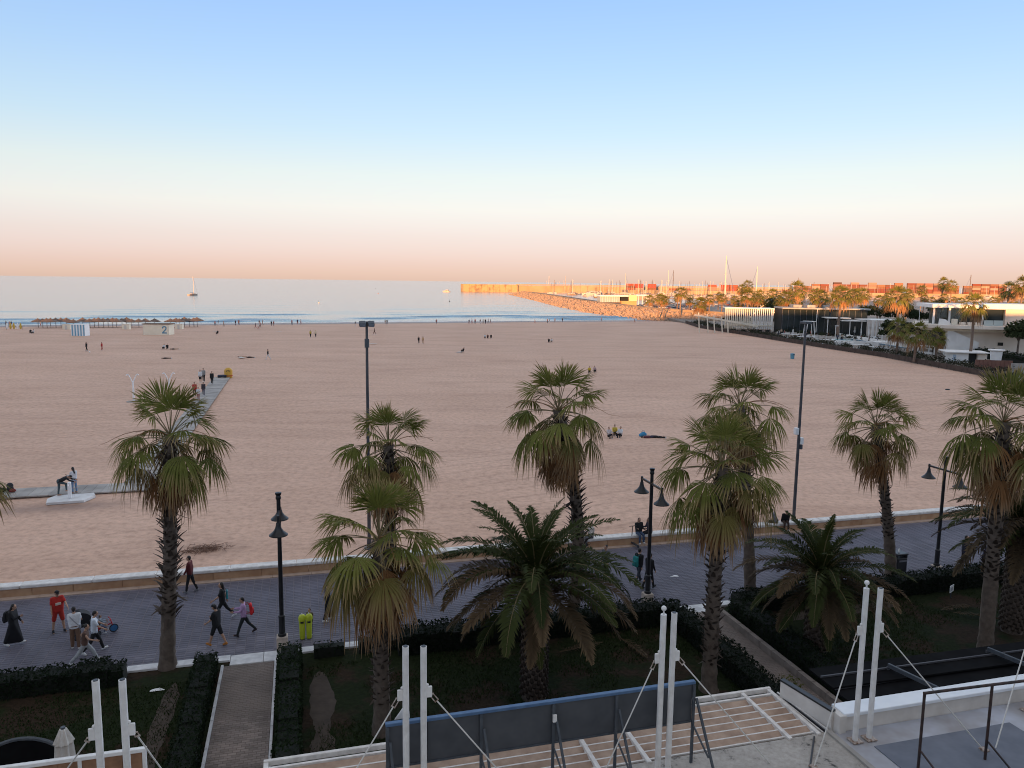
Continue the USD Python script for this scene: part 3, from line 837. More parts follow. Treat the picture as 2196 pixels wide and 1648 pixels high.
def hedge(label, path, w, h, seed, dens=230, gaps=0.0, leaf=0.055):
    """a clipped hedge along a line of (u, v) points"""
    rng = np.random.default_rng(seed)
    o = W(*path[0])
    t = thing('hedge', label, 'hedge', o, ANGD)
    core, lf = MB(), MB()
    cs, ns_ = [], []
    for (u0, v0), (u1, v1) in zip(path[:-1], path[1:]):
        a, b = np.array([u0 - path[0][0], v0 - path[0][1], 0.]), np.array([u1 - path[0][0], v1 - path[0][1], 0.])
        L = np.linalg.norm(b - a)
        t_ = (b - a) / L
        s_ = np.array([-t_[1], t_[0], 0])
        k = max(2, int(L / .5))
        for i in range(k):
            if gaps and rng.random() < gaps:
                continue
            p0, p1 = a + t_ * L * i / k, a + t_ * L * (i + 1.05) / k
            hh = h * rng.uniform(.86, 1.08)
            ww = w * rng.uniform(.88, 1.08)
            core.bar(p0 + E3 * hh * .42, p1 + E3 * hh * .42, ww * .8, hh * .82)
            m_ = int(dens * (L / k) * (ww + 2 * hh))
            x = rng.uniform(0, 1, m_)[:, None]
            pick = rng.random(m_)
            on_top = pick < ww / (ww + 2 * hh)
            side = np.where(rng.random(m_) < .5, 1., -1.)
            off = np.where(on_top, rng.uniform(-1, 1, m_) * ww / 2, side * ww / 2 * rng.uniform(.86, 1.06, m_))
            zz = np.where(on_top, hh * rng.uniform(.88, 1.06, m_), rng.uniform(.02, 1, m_) * hh)
            cs.append(p0 + (p1 - p0) * x + s_ * off[:, None] + E3 * zz[:, None])
            ns_.append(np.where(on_top[:, None], E3[None], s_[None] * side[:, None]))
    c, nn = np.vstack(cs), np.vstack(ns_)
    m_ = len(c)
    nn = unit(nn + rng.normal(0, .55, (m_, 3)))
    a1 = unit(np.cross(nn, rng.normal(0, 1, (m_, 3))))
    a2 = np.cross(nn, a1)
    sz = leaf * rng.uniform(.6, 1.5, m_)[:, None]
    v = np.stack([c - a1 * sz, c + a2 * sz * .45 + nn * sz * .2, c + a1 * sz, c - a2 * sz * .45 + nn * sz * .2], 1).reshape(-1, 3)
    lf.add(v, np.arange(m_ * 4).reshape(-1, 4))
    core.build('branches', HEDGE_CORE, t, kind='stuff')  # solid dark filling, inner shade painted in, no modelled twigs
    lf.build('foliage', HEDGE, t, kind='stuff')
    return t


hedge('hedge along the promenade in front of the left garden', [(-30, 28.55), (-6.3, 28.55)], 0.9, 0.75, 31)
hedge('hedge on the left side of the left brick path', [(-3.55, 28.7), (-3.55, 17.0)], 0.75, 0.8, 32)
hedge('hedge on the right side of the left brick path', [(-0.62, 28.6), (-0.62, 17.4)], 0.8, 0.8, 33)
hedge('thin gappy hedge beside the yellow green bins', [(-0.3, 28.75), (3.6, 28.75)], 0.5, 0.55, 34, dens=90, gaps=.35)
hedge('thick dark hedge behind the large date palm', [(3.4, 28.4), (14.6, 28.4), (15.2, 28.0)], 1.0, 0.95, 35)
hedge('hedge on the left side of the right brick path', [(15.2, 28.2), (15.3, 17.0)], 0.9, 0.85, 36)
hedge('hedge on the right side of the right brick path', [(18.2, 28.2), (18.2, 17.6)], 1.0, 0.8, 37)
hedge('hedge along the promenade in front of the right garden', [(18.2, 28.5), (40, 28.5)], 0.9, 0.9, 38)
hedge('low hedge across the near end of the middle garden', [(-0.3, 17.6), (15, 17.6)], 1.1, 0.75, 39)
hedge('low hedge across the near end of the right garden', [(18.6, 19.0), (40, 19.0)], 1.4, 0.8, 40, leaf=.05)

# grass in patches under the palms
rng = np.random.default_rng(50)
gm = MB()
c = []
for (ua, ub, va, vb, n) in ((-16, -4, 17, 28, 24000), (0, 15, 18, 28, 27000), (18.8, 38, 20, 28, 22000)):
    u, v = rng.uniform(ua, ub, n), rng.uniform(va, vb, n)
    keep = meshkit.fbm(np.stack([u / 2.6, v / 2.6, 0 * u], -1), 4, 5) + rng.normal(0, .03, n) > 0.45
    c.append(u[keep, None] * E1 + v[keep, None] * E2)
c = np.vstack(c)
m_ = len(c)
d = unit(np.stack([rng.normal(0, .5, m_), rng.normal(0, .5, m_), np.ones(m_)], -1))
s_ = unit(np.cross(d, rng.normal(0, 1, (m_, 3))))
hh = rng.uniform(.05, .14, m_)[:, None]
gm.add(np.stack([c - s_ * .018, c + s_ * .018, c + d * hh], 1).reshape(-1, 3), np.arange(3 * m_).reshape(-1, 3))
gm.build('grass', GRASS, label='short dark grass in patches on the garden soil', cat='grass', kind='stuff')

# fallen dry fronds and a young shrub at the foot of the right path
rng = np.random.default_rng(57)
for k, (x, y, a) in enumerate(((2085, 1300, 200), (2150, 1330, 160), (1200, 1400, 20), (1330, 1370, 300))):
    t = thing('fallen_frond', ['dry fallen frond left of the rightmost palm trunk', 'dry fallen frond right of the rightmost palm trunk', 'dry fallen frond under the large date palm', 'dry fallen frond right of the large date palm'][k], 'fallen frond', at(x, y, .05), a)
    mb, st = MB(), MB()
    date_frond(mb, st, rng, np.zeros(3) + E3 * .03, 0.0, 0.06, 1.9, 0.08, npair=26)
    f = mb.build('leaflets', DATE_BROWN, t, attr='tip')
    st.build('rib', DATE_BROWN, f)
LIGHTLEAF = leafy('young_shrub_leaf', [(0, (.05, .06, .015)), (.6, (.11, .115, .03)), (1, (.2, .17, .05))], trans=.2)
u, v = atuv(1690, 1475, .3)
t = thing('young_shrub', 'pale green young shrub at the near end of the right brick path', 'shrub', W(u, v))
lf, st = MB(), MB()
for k in range(34):
    a, el = rng.uniform(0, 6.28), rng.uniform(.5, 1.4)
    d = np.array([math.cos(a) * math.cos(el), math.sin(a) * math.cos(el), math.sin(el)])
    L = rng.uniform(.35, .85)
    st.tube([E3 * .02, d * L * .6, d * L], [.012, .008, .004], 4)
    for i in range(12):
        c = d * L * rng.uniform(.35, 1.05) + rng.normal(0, .05, 3)
        n_ = unit(rng.normal(0, 1, 3) + E3)
        a1 = unit(np.cross(n_, rng.normal(0, 1, 3))); a2 = np.cross(n_, a1)
        lf.add([c - a1 * .07, c + a2 * .025, c + a1 * .07, c - a2 * .025], [[0, 1, 2, 3]])
st.build('stems', STALK, t, kind='stuff')
lf.build('foliage', LIGHTLEAF, t, kind='stuff')

# ================================================================ roofs, masts and billboard in the foreground
ROOF_Z, VM = 4.0, 13.65
ROOF_GREY = worn('roof_coating', (0.30, 0.285, 0.29), (0.46, 0.48, 0.55), 0.7, 0.75, 0.15, 9, space='world')
ROOF_MAT = worn('dark_roof_felt', (0.125, 0.137, 0.17), (0.165, 0.178, 0.215), 1.6, 0.85, 0.2, 40, space='world')
ROUGH = usdkit.material(stage, '/World/Looks/weathered_roof', {
    'g': ('geometry', {}), 'n1': ('noise_texture', dict(scale=1.1, detail=6.0, roughness=0.7)), 'n2': ('noise_texture', dict(scale=7.0, detail=5.0, roughness=0.7)),
    'mu': ('math', dict(math_type='multiply')), 'r': ('rgb_ramp', {'ramp': [(0.0, (0.035, 0.032, 0.03)), (0.15, (0.06, 0.055, 0.05)), (0.20, (0.32, 0.29, 0.26)), (0.4, (0.46, 0.42, 0.38)), (1, (0.54, 0.50, 0.46))]}),
    'b': ('bump', dict(strength=0.5, distance=0.02)), 'p': ('principled_bsdf', dict(roughness=0.92))},
    [('g.position', 'n1.vector'), ('g.position', 'n2.vector'), ('n1.fac', 'mu.value1'), ('n2.fac', 'mu.value2'), ('mu.value', 'r.fac'), ('r.color', 'p.base_color'), ('n2.fac', 'b.height'), ('b.normal', 'p.normal')], surface='p.BSDF')
AWNING = worn('brown_slat', (0.30, 0.20, 0.145), (0.46, 0.33, 0.25), 2.3, 0.7, 0.2, 14)
BATTEN = worn('batten_paint', (0.56, 0.52, 0.49), (0.74, 0.70, 0.66), 5.0, 0.6)
TEAK = worn('stained_board', (0.20, 0.10, 0.055), (0.32, 0.17, 0.095), 3.2, 0.6, 0.2, 20)
PANEL = worn('panel_grey', (0.052, 0.057, 0.067), (0.078, 0.083, 0.094), 1.6, 0.55, 0.05)
BLUE = worn('blue_frame', (0.06, 0.12, 0.23), (0.09, 0.165, 0.29), 4.0, 0.5)
PARAPET = worn('parapet_render', (0.58, 0.54, 0.50), (0.70, 0.66, 0.62), 1.6, 0.8, 0.15, 18)
COPE = worn('parapet_coping', (0.72, 0.75, 0.80), (0.80, 0.82, 0.85), 1.5, 0.45)
MAST = worn('mast_paint', (0.64, 0.62, 0.60), (0.80, 0.785, 0.77), 3.5, 0.5, 0.1, 12)
RUST = worn('rusty_steel', (0.16, 0.085, 0.05), (0.50, 0.44, 0.40), 14.0, 0.7)
ROPE = mat('white_rope', (0.62, 0.60, 0.57), 0.8)
RAIL = worn('dark_rail', (0.016, 0.013, 0.014), (0.06, 0.032, 0.026), 5.0, 0.5)
CANVAS = worn('white_canvas', (0.48, 0.45, 0.41), (0.60, 0.57, 0.53), 4.0, 0.85, 0.2, 10)

b = thing('restaurant_building', 'low flat roofed restaurant with weathered concrete and grey coated roof', 'building', W(0, 0), ANGD)
MB().box((-14, 8.5, 0), (11.95, 14.1, 3.88)).build('wall', PARAPET, b)
MB().box((11.95, 8.5, 0), (27, 14.04, 3.84)).build('wall', PARAPET, b)
MB().box((-14, 8.5, 3.88), (11.65, 14.12, ROOF_Z)).build('concrete_roof', ROUGH, b)
MB().box((11.66, 8.5, 3.84), (27, 14.05, ROOF_Z - .01)).build('grey_roof', ROOF_GREY, b)
MB().box((12.3, 10.2, ROOF_Z - .008), (16.15, 13.36, ROOF_Z + .012)).build('roof_felt', ROOF_MAT, b)
MB().box((16.7, 10.2, ROOF_Z - .008), (22, 13.36, ROOF_Z + .012)).build('roof_felt', ROOF_MAT, b)
MB().tube([(11.2, 14.0, 4.02), (10.0, 12.6, 4.02), (9.2, 11.0, 4.02)], .02, 6).build('roof_cable', BLACK, b)
MB().box((11.60, 10, ROOF_Z), (11.72, 14.1, ROOF_Z + .05)).build('roof_upstand', CONCRETE, b)
p = MB()
p.box((12.05, 14.06, 3.3), (27, 14.40, 4.36)).build('parapet', PARAPET, b)
MB().box((12.0, 14.0, 4.363), (27, 14.48, 4.45), .012).build('coping', COPE, b)
MB().box((11.86, 13.98, 3.9), (12.045, 14.34, 4.42), .01).build('pier', PARAPET, b)
# slanting white side wall of the slat roof with a black capping
sw = MB()
for z0, z1, w, name, m_ in ((3.6, 4.42, .10, 'side_wall', PARAPET), (4.423, 4.47, .14, 'side_wall_cap', BLACK)):
    a, c_ = np.array([11.53, 15.75, 0]), np.array([11.84, 14.2, 0])
    q = MB()
    q.bar(a + E3 * (z0 + z1) / 2, c_ + E3 * (z0 + z1) / 2, w, z1 - z0)
    q.build(name, m_, b)

# slat roof
sr = thing('slat_roof', 'brown slatted awning roof with white battens in front of the concrete roof', 'slat roof', W(0, 0), ANGD)
V0, V1 = 14.2, 15.82
beams = [-0.9, 2.35, 5.95, 7.1, 10.62, 11.38]
rows = np.linspace(V0, V1, 7)
for (ua, ub) in zip(beams[:-1], beams[1:]):
    for va, vb in zip(rows[:-1], rows[1:]):
        q = MB()
        z0, z1 = 3.93, 4.0
        n_ = 3
        q.add([(ua + .05, va + .05, z0), (ub - .05, va + .05, z0), (ub - .05, vb - .0, z1), (ua + .05, vb - .0, z1), (ua + .05, va + .05, z0 - .02), (ub - .05, va + .05, z0 - .02), (ub - .05, vb - .0, z1 - .02), (ua + .05, vb - .0, z1 - .02)],
              [[0, 1, 2, 3], [7, 6, 5, 4], [0, 4, 5, 1], [1, 5, 6, 2], [2, 6, 7, 3], [3, 7, 4, 0]]).build('slat', AWNING, sr)
        MB().box((ua + .05, va - .012, 3.965), (ub - .05, va + .026, 4.0)).build('batten', BATTEN, sr)
for u in beams:
    MB().box((u - .05, V0 - .15, 3.90), (u + .05, V1 + .25, 4.045), .008).build('beam', BATTEN, sr)
MB().box((-.95, V1 + .03, 3.92), (11.42, V1 + .09, 4.03)).build('front_batten', BATTEN, sr)
MB().box((-.95, V1 + .25, 3.94), (11.46, V1 + .34, 4.06), .008).build('front_beam', BATTEN, sr)
for u in (12.0, 11.95):
    pass
for k, o in enumerate((0, .12, .22)):
    MB().bar((11.47 + o * .25, 15.9, 3.97 + .02 * k), (11.55 + o * .6, 14.15, 3.97 + .02 * k), .035, .05).build('side_rail', [BATTEN, BLACK, BATTEN][k], sr)

# front panel of the neighbouring terrace roof on the left
lp = thing('board_parapet', 'stained board parapet with a white frame behind the leftmost masts', 'parapet', W(0, 0), ANGD)
zt = lambda u: 4.88
for ua, ub in ((-9.5, -7.6), (-7.5, -5.62), (-5.52, -4.42), (-4.36, -3.26)):
    k = int((ub - ua) / .28)
    for i in range(k):
        w = (ub - ua) / k
        MB().box((ua + i * w + .003, 15.86, 3.9), (ua + (i + 1) * w - .003, 15.90 + .004 * (i % 2), 4.80)).build('board', TEAK, lp)
MB().box((-9.6, 15.83, 4.80), (-3.18, 15.93, 4.88), .008).build('top_rail', MAST, lp)
for u in (-7.55, -5.57, -4.39, -3.22):
    MB().box((u - .035, 15.84, 3.9), (u + .035, 15.92, 4.798)).build('frame_post', MAST, lp)

# pairs of white masts with their stay bars
TOPZ = 7.5
mast_sets = [(-3.46, -3.05, 7.53, 7.49, [(145, 1648), (345, 1648)]), (1.78, 2.12, 7.51, 7.47, [(765, 1648), (1065, 1648)]),
             (7.08, 7.32, 7.57, 7.58, [(1300, 1648), (1660, 1648)]), (12.02, 12.40, 7.65, 7.61, [(1745, 1648), (2110, 1610)])]
where = ['leftmost', 'left of the billboard', 'before the right end of the billboard', 'at the grey roof']
stand = ['by the board parapet', 'in front of the left end of the grey billboard', 'in front of the right end of the grey billboard', 'on the grey roof beside the pale parapet']
for k, (ul, ur, zl, zr, ends) in enumerate(mast_sets):
    for side, (u, zz, e) in enumerate(((ul, zl, ends[0]), (ur, zr, ends[1]))):
        sg = -1 if side == 0 else 1
        lab = f"{['left', 'right'][side]} white mast of the pair {stand[k]}"
        if side == 0 and k >= 2:
            lab = f'white mast with a ball finial {stand[k]}'
        t = thing('mast', lab, 'mast', W(u, VM, ROOF_Z), ANGD)
        hh = zz - ROOF_Z
        MB().tube([(0, 0, 0), (0, 0, hh)], .062, 12).build('pole', MAST, t, smooth=40)
        MB().box((-.13, -.13, 0), (.13, .13, .03), .005).build('foot_plate', RUST, t)
        if side == 0 and k >= 2:
            MB().tube([(0, 0, hh), (0, 0, hh + .09)], .018, 8).sphere((0, 0, hh + .13), .055, 2).build('ball_finial', MAST, t, smooth=True)
        else:
            MB().tube([(0, 0, hh + .001), (0, 0, hh + .012)], .045, 10).build('dark_cap', BLACK, t)
        # lug with a shackle
        zb = [2.62, 2.60, 2.68, 2.72][k]
        lug = MB()
        lug.box((sg * .05, -.022, zb - .16), (sg * .16, .022, zb + .06), .01)
        lug.sphere((sg * .07, 0, zb + .09), .03, 1)
        lug.build('lug', MAST, t)
        ea, ez = atuv(*e, ROOF_Z)
        if k == 0:
            ea, ez = (onv(*e, 14.6)[0], 14.6)
        elif k in (1, 2):
            ea, ez = (onv(*e, 13.4)[0], 13.4)
        endz = ROOF_Z if k >= 3 else onv(*e, ez)[1]
        a = np.array([sg * .15, 0, zb - .12])
        c_ = np.array([ea - u, ez - VM, endz - ROOF_Z])
        # carry the stay on down to the roof where it leaves the picture
        if k < 3:
            c_ = a + (c_ - a) * (a[2] + .0) / (a[2] - c_[2])
        d = unit(c_ - a)
        sh = MB()
        q = np.cross(d, [0, 1.0, 0]); q = unit(q)
        for o in (-.035, .035):
            sh.tube([a + q * o, a + q * o + d * .16], .010, 6)
        sh.tube([a - q * .045, a + q * .045], .014, 6).tube([a + d * .16 - q * .045, a + d * .16 + q * .045], .014, 6)
        sh.build('shackle', RUST, t)
        MB().tube([a + d * .16, c_], .014, 6).build('stay', ROPE, t)
        if k == 3:
            MB().box(c_ - [.08, .08, 0], c_ + [.08, .08, .05], .01).build('stay_anchor', RUST, t)
t = thing('mast', 'white mast cut by the right edge at the pale parapet', 'mast', W(17.05, VM, ROOF_Z), ANGD)
MB().tube([(0, 0, 0), (0, 0, 3.5)], .062, 12).build('pole', MAST, t, smooth=40)
MB().box((-.13, -.13, 0), (.13, .13, .03), .005).build('foot_plate', RUST, t)
e = atuv(2135, 1605, ROOF_Z)
MB().tube([(-.1, 0, 2.55), (e[0] - 17.05, e[1] - VM, 0)], .014, 6).build('stay', ROPE, t)

# billboard seen from behind
bb = thing('billboard', 'grey back of a long billboard with blue top frame on steel struts', 'billboard', W(0, 13.9, 0), ANGD)
joints = [1.45, 3.30, 4.81, 6.19, 7.98]
bz0, bz1 = 4.97, 5.80
for ua, ub in zip(joints[:-1], joints[1:]):
    MB().box((ua + .02, .0, bz0), (ub - .02, .03, bz1)).build('panel', PANEL, bb)
for u, w in ((2.22, .03), (7.18, .03), (7.42, .03)):
    MB().box((u - w / 2, -.02, bz0), (u + w / 2, -.002, bz1)).build('panel_seam', BLACK, bb)
MB().box((1.42, -.03, bz1 + .002), (8.02, .07, bz1 + .065), .006).build('top_frame', BLUE, bb)
MB().box((1.42, -.02, bz0 - .04), (8.02, .05, bz0 - .002)).build('bottom_frame', GREY_STEEL, bb)
for u in joints:
    MB().box((u - .03, -.06, 4.0), (u + .03, -.022, bz1)).build('post', GREY_STEEL, bb)
    MB().bar((u + .05, -.06, bz1 - .30), (u + .12, -.95, 4.02), .045).build('strut', GREY_STEEL, bb)
    MB().bar((u + .01, -.06, bz0 - .10), (u + .09, -.6, 4.45), .03).build('brace', GREY_STEEL, bb)
MB().box((4.78, -.11, 5.45), (4.86, -.065, 5.60)).build('clip', MAST, bb)
sg_ = thing('sign_triangle', 'small white triangular sign sticking up behind the left end of the billboard', 'sign', W(1.62, 14.1, 5.8), ANGD)
q = MB()
q.add([(0, 0, 0), (.30, 0, 0), (.26, 0, .36), (0, .02, 0), (.30, .02, 0), (.26, .02, .36)], [[0, 1, 2], [5, 4, 3], [0, 3, 4], [0, 4, 1], [1, 4, 5], [1, 5, 2], [2, 5, 3], [2, 3, 0]]).build('plate', MAST, sg_)
MB().box((.2, -.02, -.5), (.24, .0, .05)).build('post', GREY_STEEL, sg_)

# dark pipe railing on the grey roof
rl = thing('roof_railing', 'dark rusty pipe railing on the grey roof', 'railing', W(0, 0), ANGD)
ub_, vb_ = atuv(2112, 1630, ROOF_Z)
ut, zt_ = onv(2124, 1470, vb_)
zr_ = zt_
MB().tube([(12.62, 12.42, ROOF_Z), (12.62, 12.42, zr_)], .03, 8).build('post', RAIL, rl)
MB().tube([(ub_, vb_, ROOF_Z), (ub_, vb_, zr_ + .02)], .03, 8).build('post', RAIL, rl)
MB().tube([(17.2, 12.2, ROOF_Z), (17.2, 12.2, zr_)], .03, 8).build('post', RAIL, rl)
MB().tube([(12.60, 12.42, zr_), (ub_, vb_, zr_ + .005), (17.2, 12.2, zr_)], .032, 8).build('top_rail', RAIL, rl)
for u, v in ((12.62, 12.42), (ub_, vb_)):
    MB().bar((u, v - .03, ROOF_Z + .45), (u + .12, v - .75, ROOF_Z), .03).build('brace', RAIL, rl)
MB().tube([(12.4, 11.7, ROOF_Z + .03), (17.5, 11.6, ROOF_Z + .03)], .02, 6).build('cable', BLACK, rl)

# shaded terrace between the parapet and the right garden
aw = thing('awning_frame', 'black folded awning frame beyond the pale parapet', 'awning', W(0, 0), ANGD)
AW = worn('dark_awning', (0.004, 0.004, 0.005), (0.009, 0.009, 0.010), 1.5, 0.95, spec=0.1)
AWE = mat('awning_edge', (0.07, 0.07, 0.08), 0.5)
for (pa, pb, z) in (((1760, 1452), (2196, 1395), 3.1), ((1790, 1478), (2196, 1418), 3.0)):
    a, c_ = atuv(*pa, z), atuv(*pb, z)
    c_ = (c_[0] + 3, c_[1] + 3 * (c_[1] - a[1]) / (c_[0] - a[0]))
    MB().bar((a[0], a[1], z), (c_[0], c_[1], z), .04, .05).build('rail', AWE, aw)
    MB().bar((a[0], a[1], z - .06), (c_[0], c_[1], z - .06), 1.1, .05).build('folded_cloth', AW, aw)
for pa, pb in (((1905, 1427), (2012, 1478)), ((2118, 1392), (2215, 1432))):
    a, c_ = atuv(*pa, 3.2), atuv(*pb, 3.2)
    MB().bar((*a, 3.2), (*c_, 3.2), .07, .12).build('arm', GREY_STEEL, aw)
    MB().bar((*a, 3.15), (*a, 0), .07).build('post', AWE, aw)
a, c_ = atuv(1770, 1520, 1.2), atuv(2150, 1450, 1.2)
ter = thing('terrace_screen', 'low brown terrace screen in the shade beyond the pale parapet', 'screen', W(0, 0), ANGD)
for i, (pa, wd) in enumerate((((1860, 1500), 1.6), ((1965, 1478), 1.2), ((2105, 1452), 1.6))):
    a = atuv(*pa, .9)
    MB().box((a[0] - wd / 2, a[1], 0), (a[0] + wd / 2, a[1] + .06, .9)).build('screen_panel', worn('screen_wood', (.05, .036, .03), (.09, .065, .052), 3, .8), ter)

# closed white parasol and dark round awning at lower left
u, z = onv(135, 1562, 17.6)
pr = thing('closed_parasol', 'closed white parasol beside the dark round awning', 'parasol', W(u, 17.6, 0), ANGD)
prof = [(0.02, z), (0.07, z - .02), (0.10, z - .10), (0.19, z - .32), (0.17, z - .35), (0.16, z - .36), (0.20, z - .9), (0.19, z - 1.6), (0.10, z - 1.75)]
q = MB()
ang = np.arange(20) * 2 * np.pi / 20
rr = np.array(prof)
v = np.stack([rr[:, None, 0] * (1 + .13 * (np.arange(20) % 2 * 2 - 1)) * np.cos(ang), rr[:, None, 0] * (1 + .13 * (np.arange(20) % 2 * 2 - 1)) * np.sin(ang), np.broadcast_to(rr[:, None, 1], (len(rr), 20))], -1)
i, j = np.meshgrid(np.arange(len(rr) - 1), np.arange(20), indexing='ij')
q.add(v.reshape(-1, 3), np.stack([i * 20 + j, i * 20 + (j + 1) % 20, (i + 1) * 20 + (j + 1) % 20, (i + 1) * 20 + j], -1).reshape(-1, 4)).build('folded_cloth', CANVAS, pr)
MB().tube([(0, 0, 0), (0, 0, z - 1.2)], .03, 8).build('pole', MAST, pr)
MB().tube([(0, 0, z - .02), (0, 0, z + .03)], .05, 8).build('finial', GREY_STEEL, pr)
u, z = onv(42, 1585, 18.2)
dm = thing('round_awning', 'dark round topped awning with a pale rim at the lower left corner', 'awning', W(u, 18.2, 0), ANGD)
th = np.linspace(0, math.pi, 25)
R_ = 1.05
rim = [(R_ * math.cos(a), 0, z - R_ + R_ * math.sin(a)) for a in th]
MB().tube([(-R_, 0, 0)][:0] + rim, .045, 6).build('rim', GREY_STEEL, dm)
q = MB()
dd = [(R_ * .98 * math.cos(a), -.02 - .35 * math.sin(a) * 0, z - R_ + R_ * .98 * math.sin(a)) for a in th]
front = [np.array(x) for x in dd]
back = [np.array((x[0], x[1] + .5, x[2] - .25)) for x in dd]
for k in range(24):
    q.quad(front[k], front[k + 1], back[k + 1], back[k])
q.build('hood', AW, dm)
q = MB()
for k in range(24):
    q.add([front[k], front[k + 1], (0, 0, z - R_)], [[0, 1, 2]])
q.build('front_cloth', AW, dm)
for sx in (-1, 1):
    MB().bar((sx * R_, 0, 0), (sx * R_, 0, z - R_), .05).build('post', GREY_STEEL, dm)

# ================================================================ lamps, bins, light masts and small things near the promenade
def bell_lamp(label, foot, plinth=0.55):
    t = thing('bell_lamp', label, 'street lamp', foot, ANGD, group='black twin bell lamps along the garden edge')
    MB().box((-.21, -.21, 0), (.21, .21, plinth), .02).build('plinth', worn('plinth_stone', (.38, .31, .26), (.50, .42, .36), 5, .85, .2, 20), t)
    z = plinth
    MB().lathe([(.15, z), (.16, z + .03), (.15, z + .10), (.12, z + .12), (.115, z + .75), (.13, z + .78), (.13, z + .82), (.085, z + .86), (.075, z + 5.45), (.0, z + 5.45)], 14).build('pole', BLACK, t, smooth=35)
    MB().lathe([(.08, z + 5.45), (.10, z + 5.48), (.10, z + 5.55), (.08, z + 5.60), (.11, z + 5.64), (.12, z + 5.72), (.0, z + 5.74)], 14).build('pole_cap', BLACK, t, smooth=35)
    MB().bar((0, -1.05, z + 5.02), (0, 1.05, z + 5.02), .07, .09).build('arm', BLACK, t)
    for s in (-1, 1):
        c = (0, s * 1.0, z + 4.98)
        lamp = MB().lathe([(.0, .14), (.05, .13), (.05, -.10), (.075, -.14), (.085, -.22), (.12, -.34), (.19, -.45), (.29, -.54), (.34, -.58), (.34, -.61), (.30, -.60), (.0, -.56)], 18, c).build('bell_shade', BLACK, t, smooth=40)
        MB().lathe([(.0, -.575), (.2, -.582), (.24, -.60), (.0, -.66)], 14, c).build('lamp_glass', mat('frosted_glass', (.35, .36, .38), .3), lamp)
    return t


for k, (lab, px_, py_) in enumerate((('black bell lamp on a stone plinth beside the yellow green bins, arms seen end on', 606, 1392), ('black bell lamp in front of the walking couple, right of the large date palm', 1388, 1297), ('black bell lamp by the black litter bin at right', 2000, 1212))):
    u, v = atuv(px_, py_, 0)
    if k == 2:
        v = 30.9
    bell_lamp(lab, W(u, v), .55 if k < 2 else .08)


def light_mast(label, foot, h, kind):
    t = thing('light_mast', label, 'light mast', foot, ANGD)
    r0 = .10
    MB().lathe([(r0 + .03, 0), (r0 + .03, .5), (r0, .55), (.065, h), (0, h)], 14).build('pole', worn('mast_grey', (.05, .052, .06), (.075, .075, .085), 4, .45), t, smooth=40)
    MB().tube([(0, 0, .0), (0, 0, .06)], .28, 10).build('foot_plate', GREY_STEEL, t)
    if kind == 0:
        MB().tube([(0, 0, h - 1.3), (0, 0, h - .85)], .12, 10).build('collar', GREY_STEEL, t)
        MB().box((-.36, -.06, h - .02), (.36, .06, h + .06), .01).build('crossbar', GREY_STEEL, t)
        for x in (-.22, .22):
            fl = MB().box((-.17, -.16, -.14), (.17, .16, .10), .04).transformed(np.array([[1, 0, 0, x], [0, .9, -.4, -.12], [0, .4, .9, h - .05], [0, 0, 0, 1]])).build('floodlight', GREY_STEEL, t)
            MB().box((-.14, -.175, -.10), (.14, -.163, .07)).transformed(np.array([[1, 0, 0, x], [0, .9, -.4, -.12], [0, .4, .9, h - .05], [0, 0, 0, 1]])).build('glass', mat('lamp_glass', (.18, .2, .24), .1), fl)
    else:
        MB().box((-.32, -.15, 5.55), (-.10, .1, 5.95), .02).build('white_box', WHITE, t)
        MB().box((.06, -.15, 4.95), (.26, .1, 5.35), .02).build('white_box', WHITE, t)
        MB().box((.08, -.12, 4.65), (.24, .08, 4.92), .02).build('small_box', GREY_STEEL, t)
        MB().box((-.2, -.3, h - .02), (.2, .3, h + .12), .02).build('lamp_head', GREY_STEEL, t)
    return t


u, z = onv(790, 1000, 40.4)
light_mast('tall light mast with twin floodlights standing on the sand left of centre', W(u, 40.4, .0), height_at(W(u, 40.4), 692), 0)
u, z = onv(1703, 1096, 38.7)
light_mast('tall dark light mast with two white boxes behind the sea wall at right', W(u, 38.7, 0), height_at(W(u, 38.7), 694), 1)

LIME = worn('lime_plastic', (.42, .50, .025), (.52, .58, .04), 4, .4)
for k, dx in enumerate((-.155, .155)):
    u, v = atuv(656, 1372)
    t = thing('recycling_bin', f"{['left', 'right'][k]} one of the two yellow green bins beside the stone lamp plinth", 'litter bin', W(u + dx * .85, v), ANGD, group='two yellow green bins')
    MB().lathe([(.0, .06), (.09, .06), (.10, .10), (.125, .80), (.125, .84)], 16).build('body', LIME, t, smooth=40)
    MB().lathe([(.142, .84), (.146, .90), (.136, .98), (.10, 1.04), (.04, 1.07), (.0, 1.075)], 16).build('lid', LIME, t, smooth=40)
    MB().box((-.065, -.135, .74), (.065, -.10, .81)).build('slot', BLACK, t)
    MB().tube([(0, 0, 1.07), (0, 0, 1.11)], .022, 8).build('knob', WHITE, t)
    MB().box((-.08, -.08, .03), (.08, .08, .06)).build('foot', BLACK, t)
u, v = atuv(1925, 1226)
t = thing('litter_bin', 'black boxy litter bin behind the right hedge', 'litter bin', W(u, v), ANGD)
MB().box((-.30, -.27, .05), (.30, .27, .78), .03).build('body', BLACK, t)
MB().box((-.33, -.30, .93), (.33, .30, 1.02), .03).build('roof', BLACK, t)
for sx in (-.27, .27):
    MB().box((sx - .03, -.25, .78), (sx + .03, .25, .93)).build('side_plate', BLACK, t)
MB().box((-.2, -.29, .60), (.24, -.272, .68)).build('badge', worn('badge_grey', (.15, .15, .17), (.2, .2, .22), 6, .5), t)
MB().lathe([(0, 0), (.045, 0), (.04, .1), (.02, .16), (.02, .21), (0, .215)], 10, (-.02, 0, 1.02)).build('bottle_top', WHITE, t, smooth=40)

